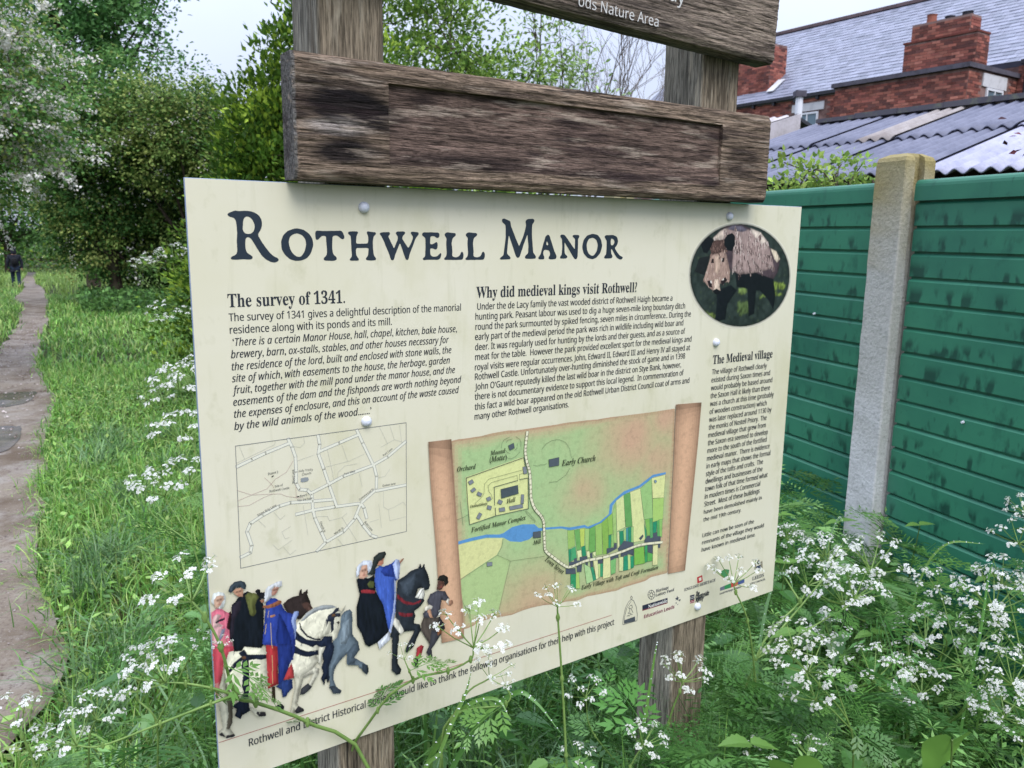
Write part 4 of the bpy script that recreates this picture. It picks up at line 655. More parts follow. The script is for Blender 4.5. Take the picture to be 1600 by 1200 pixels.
# more plants half lost in the mass by the fence
rg = np.random.default_rng(77); spots = right_pts(4000, rg); spots = spots[(spots[:, 1] > 1.6)][:4]
for k, p in enumerate(spots):
    sh = []; h0 = rg.uniform(.5, .85)
    for q in range(rg.integers(2, 4)):
        tip = np.array([p[0]+rg.normal(0, .09), p[1]+rg.normal(-.03, .09), h0+rg.normal(0, .06)]); nd = np.array([p[0], p[1], h0-.2]); sh.append([[tuple(nd), tuple((nd+tip)/2+rg.normal(0, .012, 3)), tuple(tip)], rg.uniform(.026, .044)])
    parsley('cow parsley among the mass of white umbels between board and fence', (p[0], p[1], 0), sh, 3, .0032, 200+k, 'cow parsley massed by the fence')
spots = np.array([(-1.5, 6.2), (-2.4, 7.3), (-2.9, 8.9), (-4.4, 12.5), (-4.0, 12.0), (-3.5, 10.5), (-4.9, 13.8), (-5.5, 16), (-6.2, 18), (-6.8, 20.5), (-7.6, 22), (-8.6, 22.8)])
for k, p in enumerate(spots):
    sh = []; zb = float(gz(*p)); h0 = zb+rg.uniform(.6, .95)
    for q in range(4):
        tip = np.array([p[0]+rg.normal(0, .16), p[1]+rg.normal(0, .16), h0+rg.normal(0, .08)]); nd = np.array([p[0], p[1], h0-.25]); sh.append([[tuple(nd), tuple(tip)], rg.uniform(.045, .07)])
    parsley('cow parsley in flower along the grass edge toward the far hedge', (p[0], p[1], zb), sh, 2, .005, 300+k, 'cow parsley along the hedge')
# coarse plants at the foot of the hedge
n = 9000; P = np.stack([rg.uniform(-14.5, -5.2, n), rg.uniform(20.5, 25, n)], 1); P = P[P[:, 0] > np.interp(P[:, 1], er[:, 1], er[:, 0])+.9]; n = len(P); z = gz(P[:, 0], P[:, 1])+rg.random(n)**1.5*.55; V, F = leaf_cloud(np.concatenate([P, z[:, None]], 1), rg.normal(0, 1, (n, 3))+np.array([0, 0, .4]), rg.uniform(.07, .16, n), rg.uniform(.025, .06, n), rg, .2)
tag(fast('hedge_bottom_weeds', V, F, M_dull, col=np.repeat(pick(G_DK+G_MID, n, rg, .2), 2, 0)), 'coarse dark weeds along the foot of the hawthorn hedge', kind='stuff')
n = 7000; P = np.stack([rg.uniform(-2.6, -.7, n), rg.uniform(4.2, 9.5, n)], 1); P = P[P[:, 0] > -P[:, 1]*.40]; n = len(P); z = gz(P[:, 0], P[:, 1])+rg.random(n)**1.3*.4; V, F = leaf_cloud(np.concatenate([P, z[:, None]], 1), rg.normal(0, 1, (n, 3))+np.array([0, 0, .4]), rg.uniform(.04, .1, n), rg.uniform(.014, .035, n), rg, .2)
tag(fast('verge_weeds', V, F, M_dull, col=np.repeat(pick(GU+G_MID, n, rg, .2), 2, 0)), 'taller weeds between the grass and the evergreen shrub', kind='stuff')
# arching wet blades close to the board's lower edge, with dew
def hero_blade(label, pts, w, seed, col='6f9a4c'):
    rg = np.random.default_rng(seed); b = np.array(pts[0]); P = smooth_path(pts, 26)-b; T = np.gradient(P, axis=0); T /= np.linalg.norm(T, axis=1)[:, None]; S = np.cross(T, np.array([.5, -.8, .35])); S /= np.linalg.norm(S, axis=1)[:, None]; Nn = np.cross(S, T)
    t = np.linspace(0, 1, 26); ww = w*(1-t**2.5)*(.5+.5*np.minimum(1, t*5)); V = np.concatenate([P-S*ww[:, None], P-Nn*ww[:, None]*.35, P+S*ww[:, None]]); k = 26
    F = [(i, i+1, k+i+1, k+i) for i in range(k-1)]+[(k+i, k+i+1, 2*k+i+1, 2*k+i) for i in range(k-1)]; ro = empty('grass_blade', tuple(b), label, 'grass blade', 0, 'long wet grass blades by the board')
    fast('blade', V, np.array(F), M_wet, col=np.tile(lin(col), (len(F), 1)), parent=ro, smooth=True)
    mb = MB(); oc = np.array([(1, 0, 0), (0, 1, 0), (-1, 0, 0), (0, -1, 0), (0, 0, 1), (0, 0, -1)])*.0012; of = [(0, 1, 4), (1, 2, 4), (2, 3, 4), (3, 0, 4), (1, 0, 5), (2, 1, 5), (3, 2, 5), (0, 3, 5)]
    for q in range(34):
        i = rg.integers(6, 25); mb.add(P[i]+S[i]*ww[i]*rg.uniform(-.9, .9)+np.array([0, 0, .001])+oc*rg.uniform(.5, 1.3), of)
    mb.build('dew', mat('dew', (.85, .9, .92), .05, .8), ro, smooth=True)['kind'] = 'stuff'

# ------------------------------------------------------------------ flat print of the panel, millimetres from its top left corner
TITLE=[[[[48.8,42.3],[50.9,41.0],[54.1,40.1],[57.4,38.1],[60.6,37.7],[62.1,38.8],[69.4,38.0],[77.5,38.1],[83.9,39.8],[89.5,43.7],[92.5,49.3],[92.5,56.6],[90.3,62.4],[86.3,67.0],[87.2,69.7],[90.5,75.4],[95.2,82.8],[100.0,89.3],[105.6,95.2],[113.1,98.5],[112.6,101.8],[107.8,103.8],[101.9,102.9],[95.3,99.2],[89.8,93.5],[84.4,84.4],[79.8,76.3],[75.9,71.0],[71.0,71.5],[70.0,77.2],[70.1,85.3],[71.4,91.0],[78.9,95.1],[79.3,98.3],[76.3,99.6],[66.5,99.1],[56.8,99.8],[50.7,99.5],[49.9,96.9],[52.5,95.0],[56.2,94.7],[58.7,92.6],[59.7,88.5],[59.5,75.6],[60.5,66.0],[60.0,56.4],[59.5,50.0],[57.7,46.9],[52.2,46.2],[49.6,44.7]],[[68.9,48.2],[72.6,44.6],[77.1,45.6],[81.0,49.6],[83.2,55.2],[82.6,61.7],[79.4,65.8],[74.5,67.4],[69.7,66.2],[67.4,61.9],[68.3,54.6]]],[[[138.7,58.9],[147.4,60.4],[155.1,65.7],[159.7,72.4],[160.3,81.7],[157.0,91.1],[151.4,97.9],[144.2,101.2],[135.4,101.7],[127.7,99.4],[121.0,93.5],[117.0,86.0],[116.5,76.9],[119.4,68.6],[125.6,62.7],[131.8,60.1]],[[138.5,65.4],[145.4,67.5],[149.6,72.5],[150.6,80.1],[148.5,88.5],[144.4,94.4],[140.8,97.0],[135.7,95.3],[130.6,90.2],[127.8,83.5],[126.8,76.8],[127.9,71.0],[132.4,66.8]]],[[[163.6,62.2],[166.9,61.0],[172.2,62.1],[188.6,61.5],[201.4,61.2],[204.1,66.0],[205.8,71.5],[203.0,73.4],[199.3,72.1],[196.6,68.6],[192.0,67.5],[188.0,68.2],[187.2,78.2],[187.3,90.2],[189.4,94.6],[194.0,97.2],[193.5,101.0],[187.4,102.0],[178.2,101.6],[173.7,100.9],[174.4,97.4],[178.4,95.0],[179.5,90.2],[178.9,78.2],[178.7,68.3],[172.9,68.0],[169.8,70.6],[168.2,74.0],[164.6,74.6],[163.4,69.8]]],[[[209.8,62.4],[216.4,61.7],[225.4,61.7],[226.1,64.0],[222.8,66.6],[221.6,78.5],[239.8,78.4],[240.6,67.3],[237.6,64.2],[238.2,61.4],[244.9,62.3],[252.3,62.4],[252.6,65.8],[248.3,67.8],[246.9,77.9],[247.3,88.5],[248.5,95.6],[252.0,99.2],[251.5,101.5],[244.1,101.7],[236.0,101.3],[235.5,98.8],[239.4,95.6],[240.6,84.4],[221.5,84.5],[221.3,92.0],[222.7,97.3],[226.4,99.4],[225.8,101.9],[217.2,102.0],[211.2,101.8],[211.6,99.4],[215.5,96.4],[214.8,86.8],[214.3,67.6],[210.3,65.6]]],[[[256.6,63.6],[262.5,62.3],[273.8,62.1],[274.3,65.5],[270.3,67.4],[279.6,85.3],[285.2,73.2],[285.9,67.7],[281.7,64.2],[283.4,61.1],[296.9,61.0],[298.5,63.5],[293.8,66.4],[292.3,70.8],[302.3,84.9],[309.0,73.0],[310.3,67.5],[305.6,63.9],[306.3,60.6],[312.8,61.5],[319.5,61.9],[320.0,65.6],[316.5,67.1],[312.7,73.9],[304.3,93.1],[302.1,101.3],[300.0,102.7],[297.6,100.4],[289.2,77.1],[280.8,94.8],[279.3,101.2],[276.7,102.6],[274.3,101.1],[271.9,93.0],[265.2,77.8],[260.4,68.0]]],[[[323.8,64.3],[326.3,61.8],[342.1,61.6],[352.8,61.7],[353.8,67.1],[351.7,70.2],[348.9,69.9],[345.3,67.2],[338.3,67.2],[337.8,79.2],[343.7,78.8],[346.3,75.5],[349.5,74.9],[350.5,80.1],[349.4,86.6],[346.2,87.2],[344.1,84.8],[337.7,84.4],[338.1,95.0],[343.0,97.4],[350.5,96.0],[354.4,91.3],[356.9,91.3],[354.8,99.7],[350.4,101.6],[337.6,101.1],[325.8,102.0],[324.5,99.2],[329.2,97.4],[330.1,83.0],[329.8,69.1],[324.2,66.8]]],[[[361.4,64.2],[365.7,60.8],[371.1,61.8],[381.4,62.1],[381.8,65.8],[375.5,69.3],[373.9,77.2],[375.5,90.4],[374.4,96.4],[381.0,98.3],[387.6,96.1],[390.9,88.5],[394.3,90.4],[394.7,96.1],[393.2,101.5],[381.0,101.8],[361.2,101.6],[360.2,99.4],[364.5,97.5],[365.6,92.3],[364.6,77.2],[365.7,68.8],[361.8,67.0]]],[[[397.8,63.8],[402.3,60.3],[407.9,61.4],[418.5,61.6],[419.0,65.5],[412.4,69.0],[410.9,77.0],[412.5,90.4],[411.4,96.6],[418.3,98.5],[425.1,96.2],[428.5,88.5],[432.0,90.4],[432.5,96.2],[430.9,101.7],[418.3,102.0],[397.9,101.9],[396.8,99.6],[401.2,97.7],[402.4,92.3],[401.2,77.0],[402.3,68.5],[398.3,66.6]]],[[[462.8,39.8],[466.3,38.7],[479.0,42.9],[479.5,49.2],[487.0,64.8],[495.8,81.5],[504.0,64.6],[508.6,48.7],[506.8,41.8],[510.9,39.1],[523.2,38.1],[525.8,41.4],[523.4,44.8],[520.4,45.9],[520.0,62.4],[522.2,82.4],[523.1,91.5],[529.0,96.6],[529.1,100.6],[519.6,101.0],[507.1,100.5],[506.3,96.9],[513.2,92.5],[513.7,80.5],[511.4,62.5],[504.3,78.5],[498.4,94.5],[496.1,99.4],[491.9,100.0],[489.4,95.4],[482.4,78.6],[476.1,63.9],[474.0,80.6],[473.0,93.4],[480.2,98.0],[480.3,101.4],[470.7,101.5],[460.0,101.8],[459.2,99.9],[466.3,95.4],[468.7,80.6],[470.2,66.9],[470.0,53.2],[469.5,48.4],[463.3,44.6]]],[[[551.0,62.1],[554.1,63.0],[558.2,72.1],[565.0,88.5],[570.0,96.7],[569.3,101.2],[560.2,102.4],[553.0,101.1],[553.7,97.7],[557.5,95.6],[554.7,87.5],[544.5,86.4],[542.1,92.5],[543.4,96.6],[546.8,98.7],[544.8,101.7],[533.4,101.9],[532.6,98.6],[537.5,94.6],[541.8,80.4],[547.0,65.1]],[[549.7,72.2],[548.1,79.3],[551.4,79.9],[553.2,78.7]]],[[[576.0,62.8],[582.5,61.7],[586.5,63.7],[598.8,77.0],[607.2,86.4],[607.1,68.7],[601.1,64.6],[602.4,62.5],[615.7,62.4],[616.7,65.5],[613.3,68.6],[613.7,82.2],[613.5,98.9],[610.4,102.7],[606.3,101.0],[596.5,88.5],[585.5,74.0],[585.9,86.4],[586.6,93.6],[592.8,96.8],[591.6,100.5],[583.7,100.9],[577.1,100.9],[576.3,98.4],[580.4,94.7],[581.0,82.3],[580.1,68.9],[576.1,65.9]]],[[[644.3,60.0],[655.4,61.9],[662.7,69.3],[666.0,79.9],[662.2,91.7],[654.2,99.5],[645.4,102.3],[634.8,100.1],[626.3,92.7],[622.4,82.2],[625.0,70.6],[632.0,63.2]],[[645.1,66.3],[653.0,70.4],[656.1,78.9],[654.3,88.5],[648.5,95.9],[644.3,96.9],[637.3,93.7],[632.9,86.4],[631.7,76.9],[636.3,68.5]]],[[[669.5,63.9],[673.7,62.2],[689.3,61.6],[698.0,64.7],[701.3,72.2],[698.1,79.8],[693.1,83.1],[699.2,90.6],[706.8,97.2],[713.6,98.9],[712.0,102.6],[705.6,103.3],[698.2,99.3],[690.5,89.5],[686.9,84.6],[685.2,85.2],[686.4,93.8],[690.3,97.5],[688.2,101.0],[671.1,101.3],[669.6,98.1],[675.1,94.9],[675.4,82.0],[675.5,71.3],[671.0,67.1]],[[685.2,67.0],[691.9,70.1],[692.8,75.5],[688.7,79.8],[684.9,79.4],[684.0,72.3]]]]
TEXT=[["h","The survey of 1341.",44.2,160.0,203.5,160.0],["b","The survey of 1341 gives a delightful description of the manorial",44.4,178.1,389.8,178.1],["b","residence along with its ponds and its mill.",44.9,194.2,274.1,194.2],["i","‘There is a certain Manor House, hall, chapel, kitchen, bake house,",47.8,210.4,382.7,210.4],["i","brewery, barn, ox-stalls, stables, and other houses necessary for",44.7,226.3,368.6,226.3],["i","the residence of the lord, built and enclosed with stone walls, the",44.9,242.3,373.0,242.3],["i","site of which, with easements to the house, the herbage, garden",44.6,257.9,370.2,257.9],["i","fruit, together with the mill pond under the manor house, and the",44.6,273.5,379.3,273.5],["i","easements of the dam and the fishponds are worth nothing beyond",44.6,289.5,390.6,289.5],["i","the expenses of enclosure, and this on account of the waste caused",44.8,305.6,386.2,305.6],["i","by the wild animals of the wood.......’",44.3,322.0,239.6,322.0],["h","Why did medieval kings visit Rothwell?",417.3,159.8,748.4,159.8],["b","Under the de Lacy family the vast wooded district of Rothwell Haigh became a",419.0,178.1,836.1,178.1],["b","hunting park. Peasant labour was used to dig a huge seven-mile long boundary ditch",415.8,193.6,869.7,193.6],["b","round the park surmounted by spiked fencing, seven miles in circumference.. During the",415.9,209.2,886.1,209.2],["b","early part of the medieval period the park was rich in wildlife including wild boar and",415.3,224.9,867.2,224.9],["b","deer. It was regularly used for hunting by the lords and their guests, and as a source of",415.4,240.9,873.1,240.9],["b","meat for the table.  However the park provided excellent sport for the medieval kings and",415.5,256.5,891.0,256.5],["b","royal visits were regular occurrences. John, Edward II, Edward III and Henry IV all stayed at",415.2,272.6,888.4,272.6],["b","Rothwell Castle. Unfortunately over-hunting diminished the stock of game and in 1398",415.3,287.7,876.5,287.7],["b","John O’Gaunt reputedly killed the last wild boar in the district on Stye Bank, however,",415.4,303.7,867.1,303.7],["b","there is not documentary evidence to support this local legend.  In commemoration of",415.1,319.6,874.9,319.6],["b","this fact a wild boar appeared on the old Rothwell Urban District Council coat of arms and",415.2,335.9,891.1,335.9],["b","many other Rothwell organisations.",415.0,351.6,602.3,351.6],["h","The Medieval village",952.9,304.6,1129.7,304.6],["b","The village of Rothwell clearly",952.2,325.0,1114.1,325.0],["b","existed during Saxon times and",952.2,340.8,1125.6,340.8],["b","would probably be based around",952.2,356.5,1134.4,356.5],["b","the Saxon Hall it likely than there",952.2,372.3,1128.9,372.3],["b","was a church at this time (probably",952.2,388.0,1142.3,388.0],["b","of wooden construction) which",952.2,403.8,1121.6,403.8],["b","was later replaced around 1130 by",952.2,419.5,1138.5,419.5],["b","the monks of Nostell Priory.  The",952.2,435.3,1124.9,435.3],["b","medieval village that grew from",952.2,451.0,1123.9,451.0],["b","the Saxon era seemed to develop",952.2,466.8,1131.8,466.8],["b","more to the south of the fortified",952.2,482.5,1129.9,482.5],["b","medieval manor.  There is evidence",952.2,498.3,1140.6,498.3],["b","in early maps that shows the formal",952.2,514.0,1145.1,514.0],["b","style of the tofts and crofts.  The",952.2,529.8,1123.1,529.8],["b","dwellings and businesses of the",952.2,545.5,1123.0,545.5],["b","town folk of that time formed what",952.2,561.3,1141.0,561.3],["b","in modern times is Commercial",952.2,577.0,1119.0,577.0],["b","Street.  Most of these buildings",952.2,592.8,1118.8,592.8],["b","have been demolished mainly in",952.2,608.5,1126.8,608.5],["b","the mid 19th century.",952.2,624.3,1064.2,624.3],["b","Little can now be seen of the",952.2,657.6,1107.4,657.6],["b","remnants of the village they would",952.2,673.0,1140.8,673.0],["b","have known in medieval time.",952.2,688.5,1115.0,688.5],["B","Rothwell and District Historical Society would like to thank the following organisations for their help with this project",42.1,784.2,724.0,784.2],["s","Board 2",86.3,390.1,100.1,389.4],["s","Site of",94.8,409.3,106.1,408.8],["s","Rothwell Castle",87.1,415.0,114.6,414.6],["s","Holy Trinity",129.2,392.9,149.2,393.2],["s","Church",133.4,398.6,146.4,398.2],["s","Wood Lane",122.2,407.9,122.5,387.9],["s","Board 1",129.5,429.3,142.4,428.5],["s","You are here",125.3,434.7,147.2,435.1],["s","Park West",196.0,407.5,212.5,405.3],["s","Park Lane",257.8,388.5,272.6,379.9],["s","Commercial St",218.5,450.2,241.3,437.0],["s","Oulton lane",255.2,435.1,276.3,434.9],["s","Stone Brig Lane",69.7,446.1,95.9,436.0],["s","Church St",156.5,471.3,162.2,488.1],["s","Marsh St",178.8,494.6,192.6,487.8],["s","Butts Lane",224.8,484.9,236.0,500.8],["m","Orchard",382.3,431.7,417.1,431.5],["m","Mound",444.2,414.0,473.3,413.3],["m","(Motte)",443.0,425.0,475.9,425.0],["m","Early Church",589.8,453.7,665.0,455.4],["m","Hall",476.5,500.8,494.7,500.2],["m","Outbuildings",406.6,495.5,439.4,495.7],["m","Fortified Manor Complex",408.6,537.3,516.3,535.9],["m","Mill",532.2,584.6,548.8,584.6],["m","Early Village with Toft and Croft Formation",641.2,693.3,831.5,697.0],["m","Town Street",557.4,618.4,597.0,653.3],["k","Education Leeds",801.3,792.6,883.1,792.6],["w","Nationwide",811.0,774.3,861.8,774.3],["h","Heritage",830.0,746.1,864.2,746.1],["h","Lottery Fund",829.5,754.7,879.8,754.7],["h","ENGLISH HERITAGE",908.9,763.0,999.2,763.0],["b","The",943.2,782.6,953.2,782.6],["b","Countryside",942.5,788.9,981.5,788.9],["b","Agency",943.1,795.4,964.7,795.4],["h","LEEDS",1115.7,789.2,1153.4,789.2],["h","CITY COUNCIL",1109.6,798.5,1159.9,798.5],["b","Local Heritage Initiative",1015.1,796.8,1081.7,796.8]]
ROADS=[[[[45.1,372.5],[65.3,365.5],[84.2,359.0],[118.1,349.6]]],[[[115.8,343.4],[120.8,355.8],[125.1,370.3],[125.3,392.3],[124.7,408.3],[129.3,418.1],[140.2,421.0],[146.5,428.2],[147.3,438.6],[147.3,450.9]]],[[[158.5,344.0],[160.5,357.3],[158.1,371.1],[165.5,394.5],[173.0,420.3],[182.5,451.1]]],[[[160.2,367.3],[189.3,359.1],[219.1,350.8]]],[[[216.5,343.2],[225.3,364.0],[240.9,398.7]]],[[[146.5,426.1],[171.0,417.9],[194.2,409.3],[240.9,399.8],[264.5,390.5],[294.4,371.1]]],[[[242.0,399.9],[246.1,417.6],[245.3,437.7],[220.0,454.7],[180.4,452.8],[147.3,451.9],[123.1,453.6]]],[[[44.2,500.1],[57.4,496.0],[59.7,486.4],[54.2,465.3],[59.3,454.5],[76.7,445.9],[100.1,437.2],[115.8,435.0],[147.7,438.6],[176.5,441.3]]],[[[245.7,439.9],[293.5,438.9]]],[[[147.3,450.9],[150.0,463.8],[158.5,486.3],[165.2,503.5]]],[[[219.9,455.8],[209.6,477.3],[192.0,493.1],[165.2,503.5],[151.4,514.2]]],[[[213.0,471.6],[222.5,488.4],[235.4,507.2],[244.3,512.3]]],[[[221.0,455.9],[225.3,463.1],[228.9,478.8]]]]
ROADLINES=[[0.7,"6a6d70",[[44.7,343.8],[295.4,342.0],[294.0,512.9],[43.4,515.5],[44.7,343.8]]],[0.4,"b09490",[[44.6,405.4],[63.0,414.7],[89.3,417.9],[102.7,420.0],[110.3,424.9],[127.9,430.0]]],[0.4,"b09490",[[44.0,419.6],[66.8,413.4],[83.9,409.5],[95.9,397.6],[111.7,390.2],[117.9,381.2],[121.4,375.7]]],[0.4,"b09490",[[43.6,427.5],[58.6,428.7],[77.7,421.2],[91.2,418.0]]],[0.4,"b09490",[[81.2,393.3],[89.0,402.4],[93.5,409.5]]],[0.4,"b09490",[[124.3,410.2],[123.9,429.3],[134.8,431.3]]],[0.35,"b3b3a9",[[49.7,345.1],[55.8,363.2]]],[0.35,"b3b3a9",[[98.1,343.9],[97.0,348.7],[45.0,367.3]]],[0.35,"b3b3a9",[[137.9,344.3],[138.6,352.3],[132.5,357.5],[122.8,355.1]]],[0.35,"b3b3a9",[[127.9,376.3],[152.0,371.2]]],[0.35,"b3b3a9",[[251.9,343.5],[264.8,371.0]]],[0.35,"b3b3a9",[[268.6,343.4],[275.7,365.5],[253.6,374.1]]],[0.35,"b3b3a9",[[275.7,365.5],[289.8,371.6]]],[0.35,"b3b3a9",[[284.4,344.3],[287.5,370.2]]],[0.35,"b3b3a9",[[193.4,362.8],[201.2,387.5]]],[0.35,"b3b3a9",[[171.5,366.9],[175.9,390.0],[179.5,411.1]]],[0.35,"b3b3a9",[[165.6,391.4],[178.0,390.3],[203.3,387.9],[227.1,380.9]]],[0.35,"b3b3a9",[[185.8,410.0],[186.4,401.9],[196.8,394.1],[216.0,393.5]]],[0.35,"b3b3a9",[[248.3,420.0],[259.5,419.7],[267.5,410.2]]],[0.35,"b3b3a9",[[218.9,409.0],[222.7,429.7]]],[0.35,"b3b3a9",[[256.4,442.8],[256.4,466.7],[263.1,472.2],[274.6,470.0],[288.5,464.8],[293.6,471.2]]],[0.35,"b3b3a9",[[264.2,472.4],[266.2,490.3],[293.4,488.9]]],[0.35,"b3b3a9",[[248.6,460.9],[252.4,498.6]]],[0.35,"b3b3a9",[[233.6,486.2],[248.2,484.7]]],[0.35,"b3b3a9",[[133.5,442.2],[139.0,487.6]]],[0.35,"b3b3a9",[[153.1,462.3],[168.5,464.8],[171.4,472.1],[190.5,470.5],[198.1,465.6]]],[0.35,"b3b3a9",[[190.5,470.5],[213.2,512.4]]],[0.35,"b3b3a9",[[183.2,501.9],[190.4,513.0]]],[0.35,"b3b3a9",[[92.0,444.7],[100.3,456.4],[107.3,451.6]]],[0.35,"b3b3a9",[[88.2,490.4],[95.6,500.2],[115.7,490.0]]],[0.35,"b3b3a9",[[114.5,469.3],[101.5,474.9],[106.0,486.0],[111.9,485.2]]],[0.35,"b3b3a9",[[103.6,497.8],[112.0,510.9],[121.1,505.6]]],[0.35,"b3b3a9",[[79.7,463.5],[70.7,452.7]]]]
ROADPOLY=[["8d9294",[[131.5,402.3],[136.9,401.8],[141.9,402.4],[142.8,406.2],[140.7,407.9],[134.7,408.3],[131.1,407.3]]],["303030",[[90.7,392.8],[93.7,391.7],[93.6,393.1],[90.7,394.2]]],["303030",[[125.0,426.9],[128.4,427.5],[128.3,428.7],[125.0,428.1]]]]
SHEET=[[372.1,381.0],[384.4,379.6],[397.9,380.0],[425.5,380.1],[449.7,377.9],[478.5,377.3],[495.3,379.1],[516.6,379.2],[551.6,379.1],[569.4,379.5],[596.6,378.6],[643.5,379.7],[667.6,381.0],[692.0,380.4],[742.5,381.5],[795.0,382.3],[856.8,382.2],[859.2,442.6],[859.3,527.1],[859.3,613.3],[858.9,712.2],[837.1,711.6],[814.5,710.6],[800.8,714.8],[787.0,715.0],[749.0,714.5],[727.9,717.0],[706.9,714.8],[681.2,713.0],[655.9,710.5],[636.1,712.9],[606.8,708.3],[587.7,708.3],[559.4,702.3],[531.9,700.3],[513.9,700.4],[491.7,702.8],[469.9,700.5],[444.3,697.9],[427.5,696.8],[415.1,701.8],[402.7,703.3],[395.4,702.4],[392.5,668.6],[386.4,593.1],[380.5,519.5],[374.7,447.8]]
ROLLS=[[[331.7,376.3],[372.1,377.3],[395.4,703.2],[395.4,717.6],[353.8,714.7],[350.9,657.6],[343.8,547.6],[335.0,441.3]],[[857.4,374.0],[926.4,377.2],[923.3,451.1],[915.3,580.0],[906.2,717.4],[859.0,713.6],[859.3,613.3],[859.3,484.7]]]
